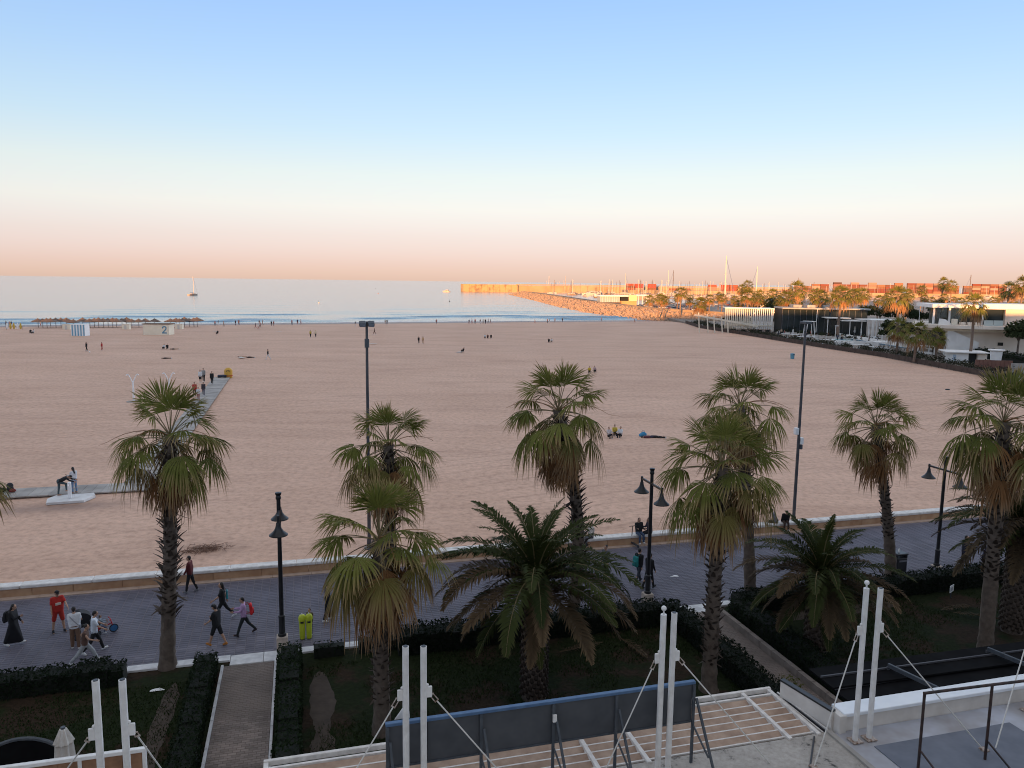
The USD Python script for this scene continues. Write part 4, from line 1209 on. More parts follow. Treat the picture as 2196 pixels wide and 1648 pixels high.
u, v = atuv(2040, 1265, .4)
t = thing('notice_board', 'small white notice on a stake behind the right hedge', 'sign', W(u, v), ANGD)
MB().bar((0, 0, 0), (0, 0, .35), .03).build('stake', GREY_STEEL, t)
MB().box((-.17, -.04, .30), (.17, -.01, .62)).transformed(np.array([[.9, 0, 0, 0], [.3, 1, 0, 0], [.12, 0, 1, 0], [0, 0, 0, 1.]])).build('board', WHITE, t)
MB().box((-.12, -.046, .36), (.08, -.041, .54)).transformed(np.array([[.9, 0, 0, 0], [.3, 1, 0, 0], [.12, 0, 1, 0], [0, 0, 0, 1.]])).build('print', mat('faded_print', (.42, .43, .44), .8), t)
rng = np.random.default_rng(61)
for lab, px_, py_, s, col, z in (('white scrap of paper on the left garden grass', 332, 1480, .13, 0, .03), ('white paper scrap lying on the promenade right of the bell lamp', 1449, 1236, .12, 0, .05), ('white scrap on the soil at the near end of the middle garden', 602, 1631, .12, 0, .9)):
    u, v = atuv(px_, py_, z)
    pts = rng.normal(0, 1, (9, 3)) * [s, s * .5, .02]
    q = MB().mesh(m3.Manifold.hull_points(pts))
    q.transformed(uvm(u, v, z)).build('paper_scrap', WHITE, label=lab, cat='litter')

# foot shower on its slab, with boards across the sand
DECK = cellmat('grey_decking', [(0, (0.27, 0.245, 0.225)), (.5, (.33, .30, .275)), (1, (0.40, 0.365, 0.335))], bump=.3, scale=9)


def boardwalk(label, ua, ub, va, vb, along, z=0.16, skip=None):
    o = ((ua + ub) / 2, (va + vb) / 2)
    t = thing('boardwalk', label, 'boardwalk', W(*o), ANGD)
    step = 0.62
    k = 0
    rest = MB()
    r_ = np.random.default_rng(int(abs(ua * 10)) + 3)
    for s in np.arange(ua if along == 'u' else va, (ub if along == 'u' else vb) - .1, step):
        zz = z + r_.uniform(-.008, .008)
        b_ = (s, va, s + step - .02, vb) if along == 'u' else (ua, s, ub, s + step - .02)
        MB().box((b_[0] - o[0], b_[1] - o[1], zz - .08), (b_[2] - o[0], b_[3] - o[1], zz)).build('plank', DECK, t)


boardwalk('grey boardwalk across the near sand at left', -34, -7.9, 55.0, 57.2, 'u')
boardwalk('grey boardwalk leading down the sand towards the sea', -12.0, -9.8, 57.3, 117.0, 'v')
u, v = atuv(150, 1072, .1)
t = thing('shower_slab', 'white slab with a foot shower beside the near boardwalk', 'foot shower', W(u, v, 0), ANGD + 4)
MB().prism([(-1.2, -.65), (.9, -.65), (1.4, .4), (1.2, 1.1), (-1.0, 1.1), (-1.35, .4)], .02, .17).build('slab', worn('slab_paint', (.55, .52, .50), (.68, .66, .64), 1.5, .7, space='object'), t)
MB().box((-.09, -.09, .17), (.11, .11, 1.25), .03).build('post', WHITE, t)
MB().tube([(0.01, -.05, 1.12), (0.01, -.35, 1.08)], .02, 6).build('tap', MAST, t)
for i, (px_, py_) in enumerate(((107, 1081), (112, 1060))):
    u2, v2 = atuv(px_, py_, .02)
    MB().box((-.22, -.05, 0), (.22, .12, .09), .03).transformed(uvm(u2, v2, 0.02)).build('shoe_bag', WHITE, label=['white bundle lying in front of the foot shower slab', 'white bundle lying left of the foot shower slab'][i], cat='bundle')
rngp = np.random.default_rng(8)
u, v = atuv(440, 1178, .05)
tw = MB()
for k in range(160):
    c = W(u + rngp.normal(0, .5), v + rngp.normal(0, .25), .04)
    d = np.array([rngp.normal(0, .3), rngp.normal(0, .3), rngp.uniform(0, .12)])
    tw.tube([c, c + d * .6 + E3 * .03, c + d], .012, 3, cap=False)
tw.build('dry_weed', mat('dry_weed_brown', (.16, .085, .055), .9), label='patch of dry brown weed on the sand just behind the sea wall', cat='weed', kind='stuff')

# ================================================================ people
SKIN = worn('skin', (0.38, 0.22, 0.15), (0.44, 0.26, 0.18), 8, .6)
HAIR = mat('dark_hair', (0.014, 0.010, 0.009), .55)
HAIRB = mat('brown_hair', (0.05, 0.028, 0.017), .55)
EYE_M = mat('eye_dark', (0.02, 0.015, 0.015), .3)
LIP = mat('lip', (0.26, 0.11, 0.09), .6)


def cloth(col):
    n = 'cloth_' + '_'.join(f'{int(c * 1000):03d}' for c in col)
    return worn(n, tuple(c * .85 for c in col), tuple(min(1, c * 1.15) for c in col), 6, .85, .25, 20)


def rot_x(a):
    c, s = math.cos(a), math.sin(a)
    return np.array([[1, 0, 0], [0, c, -s], [0, s, c]])


def rot_y(a):
    c, s = math.cos(a), math.sin(a)
    return np.array([[c, 0, s], [0, 1, 0], [-s, 0, c]])


def hull(*balls, seg=10):
    return m3.Manifold.batch_boolean([ball(p, r, seg) for p, r in balls], m3.OpType.Add).hull() if len(balls) > 1 else ball(*balls[0], seg)


def ball(p, r, seg=10):
    r = np.broadcast_to(np.asarray(r, float), (3,))
    return m3.Manifold.sphere(1.0, seg).scale([float(x) for x in r]).translate([float(x) for x in p])


def union(parts):
    return m3.Manifold.batch_boolean(parts, m3.OpType.Add)


def softened(m, length, it=5):
    m = m.refine_to_length(length).to_mesh()
    t = trimesh.Trimesh(np.array(m.vert_properties)[:, :3], np.array(m.tri_verts), process=True)
    trimesh.smoothing.filter_taubin(t, iterations=it)
    return t


def person(label, loc, heading, h=1.72, legs=((0, 0), (0, 0)), arms=((5, 6, 8), (5, 6, 8)), lean=0, look=0, top=(.02, .02, .022), bottom=(.02, .02, .022), shoes=(.5, .5, .5), sleeves='long', lower='trousers',
           hair='short', hairmat=None, seat=None, lie=False, fine=True, group=None, cap=None, name='person', build=1.0, wide=1.0, print_=None, spread=6):
    """heading: the compass turn of the facing direction (0 = +y, counter-clockwise degrees). legs: (swing forward, knee bend); arms: (swing forward, out, elbow bend)."""
    s = h / 1.75
    seg = 10 if fine else 6
    hipz = .93
    J = {}
    hip = np.array([0, 0, hipz])
    lr = rot_x(-math.radians(lean))
    up = lambda p: hip + lr @ (np.asarray(p, float) - hip)
    chest, neck, headc = up((0, 0, 1.30)), up((0, .0, 1.46)), up((0, .015, 1.50))
    sh = [up((sx * .175 * wide, 0, 1.415)) for sx in (-1, 1)]
    hd = lr @ rot_x(-math.radians(look))
    hc = headc + hd @ np.array([0, .025, .135])
    feet = []
    for sx, (a, b_) in zip((-1, 1), legs):
        a, b_ = math.radians(a), math.radians(b_)
        o = math.radians(spread) * .4 * sx
        H_ = np.array([sx * .09 * wide, 0, hipz - .02])
        K = H_ + .43 * np.array([math.sin(o), math.sin(a) * math.cos(o), -math.cos(a) * math.cos(o)])
        A_ = K + .41 * np.array([math.sin(o) * .6, math.sin(a - b_), -math.cos(a - b_)])
        fd = np.array([sx * .12, math.cos(a - b_), math.sin(a - b_)]) if abs(a - b_) < 1.2 else np.array([0, .75, .3])
        T = A_ + unit(fd) * .16 + np.array([0, 0, -.045])
        J[sx] = (H_, K, A_, T)
    hands = []
    for sx, S, (a, o, e) in zip((-1, 1), sh, arms):
        a, o, e = map(math.radians, (a, o, e))
        Rm = lr
        d1 = np.array([sx * math.sin(o), math.sin(a) * math.cos(o), -math.cos(a) * math.cos(o)])
        E_ = S + .28 * (Rm @ d1 if lean < 45 else d1)
        d2 = np.array([sx * math.sin(o) * .3, math.sin(a + e), -math.cos(a + e)])
        d2 = unit(d2)
        Wr = E_ + .245 * (Rm @ d2 if lean < 45 else d2)
        hands.append((S, E_, Wr, unit(Wr - E_)))
    low = min(min(J[x][2][2] - .09, J[x][3][2] - .03) for x in (-1, 1))
    base = np.array([0, 0, -low]) if seat is None else np.array([0, 0, seat / s - hipz + .12])
    if lie:
        base = np.array([0, 0, 0.])
    sk, tp, bt, sho = [], [], [], []
    w = wide * build
    # skin: head with nose and ears, neck, torso core, limbs, hands
    sk.append(hull((hc + hd @ np.array([0, -.01, .02]), (.078, .098, .10)), (hc + hd @ np.array([0, .03, -.07]), (.052, .055, .05)), seg=seg + 2))
    sk.append(hull((neck, .055), (hc + hd @ np.array([0, -.01, -.06]), .05), seg=seg))
    if fine:
        sk.append(hull((hc + hd @ np.array([0, .093, .01]), .010), (hc + hd @ np.array([0, .108, -.022]), .014), seg=6))
        for sx in (-1, 1):
            sk.append(ball(hc + hd @ np.array([sx * .08, -.01, -.005]), (.012, .022, .032), 8))
    torso = [(up((sx * .075 * w, 0, hipz)), .105 * build) for sx in (-1, 1)] + [(up((sx * .095 * w, .01, 1.28)), .10 * build) for sx in (-1, 1)] + [(S, .062) for S in sh]
    sk.append(hull(*[(p, r * .93) for p, r in torso], (neck, .05), seg=seg))
    for sx in (-1, 1):
        H_, K, A_, T = J[sx]
        sk.append(hull((H_, .082 * build), (K, .054), seg=seg))
        sk.append(hull((K, .053), (K + (A_ - K) * .3 + np.array([0, -.012, 0]), .056), (A_, .036), seg=seg))
        sk.append(hull((A_ - [0, 0, .04], .036), (T, .03), seg=seg))
        sho.append(hull((A_ + np.array([0, -.035, -.05]), .043), (A_ + [0, 0, -.01], .044), (T + (A_ - T) * .12, .04), seg=seg))
    for (S, E_, Wr, d), sx in zip(hands, (-1, 1)):
        sk.append(hull((S, .05), (E_, .037), seg=seg))
        sk.append(hull((E_, .037), (Wr, .025), seg=seg))
        if fine:
            side = np.array([0, 1.0, 0]) - d * d[1]
            if np.linalg.norm(side) < .2:
                side = np.array([0, 0, 1.0]) - d * d[2]
            side = unit(side)
            pn = unit(np.cross(d, side))
            palm = Wr + d * .045
            sk.append(hull((Wr + d * .01, .02), (palm + side * .028 + d * .035, .013), (palm - side * .028 + d * .03, .012), seg=8))
            for f_, (off, ln) in enumerate(((.028, .072), (.009, .08), (-.010, .074), (-.028, .058))):
                a0 = palm + side * off + d * .035
                a1 = a0 + d * ln * .5 - pn * sx * .006
                a2 = a1 + unit(d - pn * sx * .7) * ln * .5
                sk.append(hull((a0, .0095), (a1, .009), seg=6))
                sk.append(hull((a1, .009), (a2, .0075), seg=6))
            b0 = Wr + d * .02 + side * .018
            b1 = b0 + unit(d + side * 1.1) * .042
            sk.append(hull((b0, .012), (b1, .0105), seg=6))
            sk.append(hull((b1, .0105), (b1 + unit(d * 1.2 + side * .3) * .035, .009), seg=6))
        else:
            sk.append(hull((Wr, .024), (Wr + d * .12, .018), seg=seg))
    # clothes
    ez = .018
    tp.append(hull(*[(p, r + ez) for p, r in torso], seg=seg))
    for (S, E_, Wr, d) in hands:
        if sleeves == 'long':
            tp.append(hull((S, .068), (E_, .052), seg=seg))
            tp.append(hull((E_, .052), (Wr - d * .02, .04), seg=seg))
        elif sleeves == 'short':
            tp.append(hull((S, .068), (S + (E_ - S) * .7, .062), seg=seg))
    if lower == 'dress':
        fl = [(J[x][2] + np.array([0, 0, .05]), .085) for x in (-1, 1)] + [(J[x][1], .10) for x in (-1, 1)]
        bt.append(hull(*[(p, r + ez) for p, r in torso[:2]], *fl, seg=seg))
    else:
        bt.append(hull(*[(p + np.array([0, 0, .03]), r + ez + .004) for p, r in torso[:2]], *[(J[x][0] - [0, 0, .06], .09) for x in (-1, 1)], seg=seg))
        for sx in (-1, 1):
            H_, K, A_, T = J[sx]
            if lower == 'shorts':
                bt.append(hull((H_, .10 * build), (H_ + (K - H_) * .92, .082), seg=seg))
            else:
                k_ = 1.25 if lower == 'wide' else 1.0
                bt.append(hull((H_, .098 * build), (K, .068 * k_), seg=seg))
                bt.append(hull((K, .068 * k_), (A_ + (K - A_) * .06, .054 * k_), seg=seg))
    hr = []
    if hair == 'long':
        hr.append(hull((hc + hd @ np.array([0, -.035, .03]), (.092, .09, .105)), (hc + hd @ np.array([0, -.07, -.08]), .07), seg=seg))
        hr.append(hull((hc + hd @ np.array([0, -.07, -.06]), .072), (hc + hd @ np.array([0, -.105, -.30]), .05), seg=seg))
    elif hair == 'bun':
        hr.append(hull((hc + hd @ np.array([0, -.03, .035]), (.088, .09, .10)), seg=seg))
        hr.append(ball(hc + hd @ np.array([0, -.12, .07]), .045, seg))
    elif hair == 'short':
        hr.append(hull((hc + hd @ np.array([0, -.028, .040]), (.087, .092, .092)), (hc + hd @ np.array([0, -.055, -.03]), .06), seg=seg))
    M = np.eye(4)
    M[:3, :3] *= s
    M[:3, 3] = base * s
    if lie:
        Rl = np.eye(4)
        Rl[:3, :3] = rot_x(math.radians(-90))
        M = np.array([[s, 0, 0, 0], [0, s, 0, -s * .9], [0, 0, s, .13], [0, 0, 0, 1.]]) @ Rl
    t = thing(name, label, 'person', loc, heading, group)

    def put(parts, nm, m_, length=.05, it=4, soft=True, par=t):
        if not parts:
            return None
        u_ = union(parts)
        q = MB()
        q.mesh(softened(u_, length, it) if (fine and soft) else u_)
        return q.transformed(M).build(nm, m_, par, smooth=55)

    body = put(sk, 'body', SKIN, .03, 4)
    put(tp, 'top', cloth(top), .05)
    put(bt, {'dress': 'skirt', 'shorts': 'shorts'}.get(lower, 'trousers'), cloth(bottom), .05)
    put([sho[0]], 'shoe', cloth(shoes), soft=False)
    put([sho[1]], 'shoe', cloth(shoes), soft=False)
    put(hr, 'hair', hairmat or HAIR, .04)
    if cap is not None:
        put([hull((hc + hd @ np.array([0, -.01, .065]), (.093, .105, .06)), seg=seg), hull((hc + hd @ np.array([-.05, .10, .05]), .012), (hc + hd @ np.array([.05, .10, .05]), .012), (hc + hd @ np.array([0, .16, .04]), .012), seg=seg)], 'cap', cloth(cap), soft=False)
    if fine:
        for sx in (-1, 1):
            q = MB().sphere(hc + hd @ np.array([sx * .03, .082, .022]), .009, 1).transformed(M).build('eye', EYE_M, body)
        MB().box((-.02, -.004, -.005), (.02, .006, .005)).transformed(np.block([[hd, (hc + hd @ np.array([0, .083, -.055]))[:, None]], [np.zeros((1, 3)), np.ones((1, 1))]])).transformed(M).build('mouth', LIP, body)
        if print_ is not None:
            c = up((0.0, .128 * build + .012, 1.22))
            MB().box((-.10, -.012, -.05), (.10, .008, .05)).transformed(np.block([[lr, c[:, None]], [np.zeros((1, 3)), np.ones((1, 1))]])).transformed(M).build('shirt_print', cloth(print_), t)
    return t, s, {k: (v + base) * s for k, v in dict(chest=chest, left=hands[0][2], right=hands[1][2], hip=hip, head=hc, back=up((0, -.19 * build, 1.22))).items()}


def placed(loc, heading, p):
    a = math.radians(heading)
    return np.asarray(loc) + np.array([math.cos(a) * p[0] - math.sin(a) * p[1], math.sin(a) * p[0] + math.cos(a) * p[1], p[2]])


def backpack(label, loc, heading, p, col, s=1.0, hang=0.0):
    o = placed(loc, heading, p)
    t = thing('backpack', label, 'backpack', o, heading)
    q = MB().mesh(softened(hull((np.array([-.10, -.03, -.18]) * s, .06 * s), (np.array([.10, -.03, -.18]) * s, .06 * s), (np.array([-.08, -.0, .16]) * s, .06 * s), (np.array([.08, 0, .16]) * s, .06 * s)), .04, 2))
    q.build('sack', cloth(col), t, smooth=60)
    MB().mesh(hull((np.array([-.07, -.10, -.15]) * s, .03 * s), (np.array([.07, -.10, -.15]) * s, .03 * s), (np.array([.06, -.09, 0]) * s, .03 * s), (np.array([-.06, -.09, 0]) * s, .03 * s))).build('pocket', cloth(tuple(c * .8 for c in col)), t, smooth=60)
    for sx in (-.07, .07):
        MB().tube(np.array([(sx, .02, .15), (sx, .10, .25), (sx * 1.2, .2, .22), (sx * 1.3, .25, .05), (sx * 1.3, .15, -.16), (sx, .02, -.2)]) * s, .014, 5).build('strap', cloth(tuple(c * .6 for c in col)), t)
    return t


def tow(px_from, px_to):
    """heading of something that moves from one surveyed point to another"""
    a, b_ = at(*px_from), at(*px_to)
    d = b_ - a
    return math.degrees(math.atan2(-d[0], d[1]))


ALONG_R, ALONG_L = ANGD - 90, ANGD + 90     # along the promenade to the right, to the left
PZ = 0.034
g_ = lambda x, y, z=PZ: at(x, y, z)
BLK = (.012, .012, .014)

# 1 woman in black with a phone
p = g_(32, 1384)
person('woman in a long black dress and white shoes looking at a phone at far left', p, ALONG_R - 10, 1.66, legs=((16, 4), (-14, 12)), arms=((10, 8, 25), (42, 8, 75)), look=14, top=BLK, bottom=(.010, .010, .013), shoes=(.62, .62, .62), lower='dress', hair='long', build=1.08)
backpack('black backpack of the woman with the phone', p, ALONG_R - 10, (0, -.24, 1.18), (.014, .014, .018), .95)
# 2 man in red
p = g_(127, 1356)
a_, s_, j_ = person('man in red shirt and red shorts with black cap holding the pram', p, ALONG_R - 62, 1.76, legs=((5, 2), (-5, 4)), arms=((50, 14, 10), (8, 12, 15)), look=12, top=(.42, .025, .018), bottom=(.38, .028, .02), shoes=BLK, sleeves='short', lower='shorts', cap=BLK, build=1.1, print_=(.6, .5, .42), spread=20)
# 3 woman in white, seen from the back
p = g_(163, 1391)
person('person in white shirt and loose brown trousers seen from behind, at the pram', p, ANGD + 10, 1.66, legs=((4, 3), (-4, 4)), arms=((30, 10, 30), (30, 10, 30)), top=(.62, .62, .64), bottom=(.15, .085, .055), shoes=(.5, .47, .44), sleeves='short', lower='wide', hair='short', build=1.05)
t = thing('shoulder_bag', 'thin grey bag strap across the white shirt of the person at the pram', 'bag strap', p, ANGD + 10)
MB().tube([(-.14, -.11, 1.36), (-.02, -.152, 1.2), (.12, -.15, 1.02), (.17, -.10, .95)], .014, 5).build('strap', cloth((.2, .2, .23)), t)
MB().box((.15, -.13, .82), (.22, .05, .97), .02).build('bag', cloth((.2, .2, .23)), t)
# 4 man in white
p = g_(205, 1400)
person('man in white T-shirt and black trousers pushing the red tricycle', p, ALONG_R + 15, 1.70, legs=((24, 8), (-22, 22)), arms=((34, 8, 20), (30, 8, 25)), look=14, top=(.58, .62, .68), bottom=BLK, shoes=(.66, .66, .66), sleeves='short', hair='short')
# 5 striding person in grey
p = g_(184, 1424)
person('person in brown top and pale grey trousers striding beside the left hedge', p, ALONG_R + 2, 1.60, legs=((36, 14), (-30, 14)), arms=((-38, 10, 55), (40, 10, 40)), lean=6, top=(.10, .055, .042), bottom=(.30, .31, .32), shoes=(.62, .62, .62), sleeves='none', lower='wide', hair='bun')
# tricycle with child
p = g_(222, 1360)
tri_h = ALONG_R + 18
t = thing('tricycle', 'red tricycle with blue front wheel pushed by the man in white', 'tricycle', p, tri_h)
RED, BLU, TYRE = cloth((.38, .02, .025)), cloth((.04, .14, .30)), mat('tyre_rubber', (.012, .012, .014), .8)


def wheel(t_, c, r, w_, hub):
    c = np.asarray(c, float)
    a = np.linspace(0, 2 * np.pi, 21)
    x = MB().tube([c + np.array([0, math.cos(k) * r * .88, math.sin(k) * r * .88]) for k in a], r * .13, 6, cap=False).build('wheel', TYRE, t_, smooth=True)
    MB().tube([c - [w_ / 2, 0, 0], c + [w_ / 2, 0, 0]], r * .78, 16).build('rim', hub, x)


wheel(t, (0, .38, .17), .17, .04, BLU)
for sx in (-.18, .18):
    wheel(t, (sx, -.25, .11), .11, .04, BLU)
MB().tube([(0, .38, .17), (0, .30, .45), (0, .27, .58)], .02, 8).tube([(0, .31, .40), (0, -.05, .28), (0, -.25, .14)], .022, 8).tube([(-.18, -.25, .11), (.18, -.25, .11)], .015, 6).build('frame', RED, t)
MB().tube([(-.2, .22, .60), (0, .28, .57), (.2, .22, .60)], .015, 6).build('handlebar', RED, t)
MB().box((-.12, -.26, .29), (.12, .0, .34), .02).box((-.12, -.30, .34), (.12, -.25, .55), .02).build('seat', RED, t)
MB().tube([(0, -.28, .4), (0, -.55, .95), (0, -.62, 1.0)], .014, 6).build('push_bar', BLACK, t)
person('small child in grey blue top riding the red tricycle', placed(p, tri_h, (0, -.10, .0)), tri_h, 0.86, legs=((70, 60), (60, 75)), arms=((50, 6, 20), (50, 6, 20)), top=(.22, .27, .32), bottom=(.10, .12, .18), shoes=(.5, .5, .5), hair='short', hairmat=HAIRB, seat=.35)
# pram
p = g_(186, 1366)
t = thing('pram', 'black pram with its hood up between the man in red and the man in white', 'pram', p, ALONG_R + 20)
for sx in (-.24, .24):
    wheel(t, (sx, .38, .12), .12, .04, GREY_STEEL)
    wheel(t, (sx, -.32, .16), .16, .04, GREY_STEEL)
    MB().tube([(sx, .38, .12), (sx, -.1, .55), (sx, -.55, 1.02)], .014, 6).tube([(sx, -.32, .16), (sx, .15, .6)], .014, 6).build('frame_tube', GREY_STEEL, t)
MB().tube([(-.24, -.55, 1.02), (.24, -.55, 1.02)], .018, 8).build('handle', BLACK, t)
PB = cloth((.013, .013, .018))
MB().mesh(softened(hull(((-.17, -.2, .55), .06), ((.17, -.2, .55), .06), ((-.17, .45, .5), .05), ((.17, .45, .5), .05), ((-.17, -.25, .85), .05), ((.17, -.25, .85), .05)), .08, 2)).build('seat_shell', PB, t, smooth=60)
hm = [np.array([x, .05 + .45 * math.sin(a) - .25, .62 + .50 * math.cos(a)]) for x in (-.24, .24) for a in np.linspace(-.75, 1.15, 9)]
MB().mesh(m3.Manifold.hull_points(np.array(hm + [np.array([x, -.15, .62]) for x in (-.24, .24)]))).build('hood', PB, t, smooth=40)

# people further along
p = g_(409, 1271)
person('man in dark red top and black trousers walking beside the low wall', p, ALONG_R + 170, 1.72, legs=((12, 3), (-14, 10)), arms=((16, 8, 12), (-10, 8, 12)), top=(.085, .012, .014), bottom=BLK, shoes=(.16, .16, .17), hair='short')
p = g_(478, 1330)
person('woman in black with long dark hair striding, white shoes, teal bag', p, ALONG_L + 6, 1.70, legs=((30, 6), (-28, 18)), arms=((36, 8, 22), (-26, 8, 12)), top=BLK, bottom=BLK, shoes=(.6, .6, .6), sleeves='short', hair='long')
t = thing('shoulder_bag', 'teal drawstring bag of the striding woman in black', 'bag', placed(p, ALONG_L + 6, (.02, -.20, 1.12)), ALONG_L + 6)
MB().mesh(softened(hull(((-.09, 0, -.17), .04), ((.09, 0, -.17), .04), ((-.06, .0, .14), .03), ((.06, 0, .14), .03)), .04, 2)).build('sack', cloth((.02, .21, .25)), t, smooth=60)
MB().tube([(.05, .0, .15), (.09, .12, .28), (.10, .25, .1)], .008, 5).tube([(-.05, .0, .15), (-.09, .12, .28), (-.10, .25, .1)], .008, 5).build('cord', cloth((.02, .02, .02)), t)
p = g_(466, 1386)
person('person in black T-shirt and black shorts with orange shoes', p, ALONG_L - 30, 1.70, legs=((20, 5), (-18, 10)), arms=((22, 8, 30), (18, 8, 60)), look=18, top=BLK, bottom=BLK, shoes=(.42, .16, .03), sleeves='short', lower='shorts', cap=BLK)
p = g_(524, 1362)
person('person in lilac top and dark trousers wearing a red backpack', p, ALONG_L + 4, 1.62, legs=((22, 5), (-26, 16)), arms=((34, 8, 60), (28, 8, 65)), look=10, top=(.42, .27, .46), bottom=(.016, .02, .022), shoes=(.03, .02, .025), hair='short')
backpack('bright red backpack of the person in the lilac top', p, ALONG_L + 4, (0, -.27, 1.08), (.55, .02, .025), 1.0)
p = g_(1369, 1252)
person('person in dark clothes with a teal backpack walking beside the bell lamp', p, ALONG_R + 25, 1.76, legs=((20, 4), (-22, 10)), arms=((14, 8, 12), (-12, 8, 10)), top=BLK, bottom=(.035, .04, .055), shoes=(.03, .03, .03), hair='short')
backpack('teal backpack of the walker beside the bell lamp', p, ALONG_R + 25, (0, -.25, 1.18), (.02, .20, .20), 1.1)
p = g_(1391, 1262)
person('person in black hidden by the bell lamp, arm in arm with the backpack wearer', p, ALONG_R + 25, 1.70, legs=((-18, 8), (16, 4)), arms=((25, 8, 60), (12, 8, 12)), look=12, top=BLK, bottom=BLK, shoes=(.03, .03, .03), hair='short')
p = g_(1298, 1240)
person('person in grey top with dark hair behind the right fronds of the large date palm', p, ALONG_L + 30, 1.64, legs=((12, 3), (-12, 8)), top=(.09, .09, .10), bottom=BLK, hair='bun')
p = g_(2066, 1222)
person('person in dark clothes with a bag behind the right hedge', p, ANGD + 200, 1.78, legs=((6, 2), (-6, 3)), arms=((12, 8, 20), (4, 8, 8)), top=(.022, .024, .04), bottom=BLK, hair='short', build=1.1)
backpack('dark bag on the back of the person behind the right hedge', p, ANGD + 60, (0, -.30, 1.15), (.018, .02, .03), 1.15)
p = g_(2110, 1232)
person('person in navy top bending behind the trunk of the rightmost fan palm', p, ALONG_R, 1.66, legs=((14, 4), (-10, 8)), lean=28, arms=((40, 8, 20), (40, 8, 20)), top=(.016, .02, .06), bottom=BLK, hair='short')
p = g_(703, 1332)
person('person in black with white shoes hidden behind the skirt of the middle fan palm', p, ALONG_R, 1.70, legs=((8, 2), (-8, 6)), top=BLK, bottom=BLK, shoes=(.66, .66, .66), hair='short')
p = g_(665, 1362)
person('child with brown hair peeping over the yellow green bins', p, ANGD + 150, 1.12, legs=((3, 2), (-3, 2)), top=(.10, .085, .06), bottom=BLK, hair='short', hairmat=HAIRB)

# people sitting on the sea wall
SITL = ((84, 82), (80, 78))


def on_wall(label, px_, **kw):
    u, _z = onv(px_, 1140, 37.72)
    return person(label, W(u, 37.74, 0), kw.pop('turn', ANGD + 180), seat=.57, legs=kw.pop('legs', SITL), **kw), u


on_wall('woman in black sitting on the sea wall behind the date palm', 1166, arms=((25, 8, 70), (20, 8, 95)), top=BLK, bottom=(.07, .09, .14), hair='short', h=1.66)
on_wall('woman in cream jacket sitting on the sea wall right of the curved palm trunk', 1268, turn=ANGD + 110, arms=((20, 8, 60), (20, 8, 60)), top=(.45, .40, .36), bottom=(.09, .09, .10), hair='long', hairmat=HAIRB, h=1.66)
(_t, _s, _j), u = on_wall('woman in black jacket and jeans sitting on the sea wall by the scooter', 1370, arms=((20, 8, 70), (22, 8, 85)), top=BLK, bottom=(.05, .075, .13), hair='long', hairmat=HAIRB, h=1.70, look=8)
on_wall('woman in dark top turned sideways on the sea wall behind the bell lamp', 1394, turn=ANGD + 95, arms=((25, 8, 80), (30, 8, 70)), top=(.03, .03, .045), bottom=BLK, hair='short', hairmat=HAIRB, h=1.64, lean=8)
on_wall('person in grey hunched on the sea wall left of the dark light mast', 1664, turn=ANGD + 60, lean=24, top=(.17, .16, .19), bottom=(.03, .03, .03), h=1.66)
on_wall('person in black hunched on the sea wall beside the one in grey', 1682, turn=ANGD + 160, lean=30, top=BLK, bottom=(.05, .03, .025), h=1.66)
sc = thing('kick_scooter', 'black kick scooter leaning at the sea wall beside the seated woman in jeans', 'scooter', W(u - .45, 37.2, 0.07), ANGD + 5)
for y in (-.05, .75):
    wheel(sc, (0, y * .0 + (-.35 if y < 0 else .45), .10), .10, .035, GREY_STEEL)
MB().box((-.08, -.30, .10), (.08, .33, .14), .015).build('deck', BLACK, sc)
MB().tube([(0, .45, .12), (0, .40, .3), (0, .30, 1.05)], .022, 8).build('stem', BLACK, sc)
MB().tube([(-.22, .29, 1.06), (.22, .29, 1.06)], .018, 8).build('handlebar', BLACK, sc)

# at the foot shower
p = at(128, 1064, .17)
person('person in black top bending over the foot shower with one foot raised', p, ALONG_R + 8, 1.76, legs=((-4, 4), (72, 70)), lean=62, look=20, arms=((60, 6, 10), (52, 8, 15)), top=BLK, bottom=(.05, .075, .085), shoes=(.38, .22, .15), hair='short')
p = at(160, 1057, .17)
person('woman in white top and blue jeans standing at the foot shower', p, ALONG_L - 40, 1.70, legs=((2, 2), (-3, 2)), arms=((18, 8, 85), (20, 8, 80)), look=12, top=(.60, .60, .62), bottom=(.14, .22, .34), shoes=(.38, .22, .15), hair='long')
u, v = atuv(18, 1056, .18)
t = thing('bag_heap', 'heap of dark bags and backpacks on the near boardwalk at the left edge', 'bags', W(u, v, .18), ANGD)
for k, (x, y, z, r, col) in enumerate(((-.35, 0, .17, (.26, .2, .17), BLK), (.1, .05, .2, (.24, .2, .22), (.02, .018, .02)), (.28, -.1, .12, (.22, .16, .13), (.16, .02, .02)), (.05, .2, .38, (.22, .18, .22), (.03, .03, .035)))):
    MB().mesh(softened(ball((x, y, z), r, 10), .08, 1)).build('bag', cloth(col), t, smooth=60)

# ---------------------------------------------------------------- people far out on the beach
def far_person(label, px_, py_, heading, sit=None, group=None, **kw):
    o = at(px_, py_, 0)
    o[2] = float(sand_z(o[0], o[1]))
    if sit == 'ground':
        o[2] += 0.02
        kw.setdefault('legs', ((118, 112), (112, 108)))
        kw.setdefault('lean', -6)
        kw.setdefault('arms', ((45, 10, 30), (45, 10, 30)))
        return person(label, o, heading, seat=.13, fine=False, group=group, **kw)
    if sit == 'lie':
        return person(label, o, heading, lie=True, fine=False, group=group, **kw)
    kw.setdefault('legs', ((16, 4), (-16, 8)))
    return person(label, o, heading, fine=False, group=group, **kw)


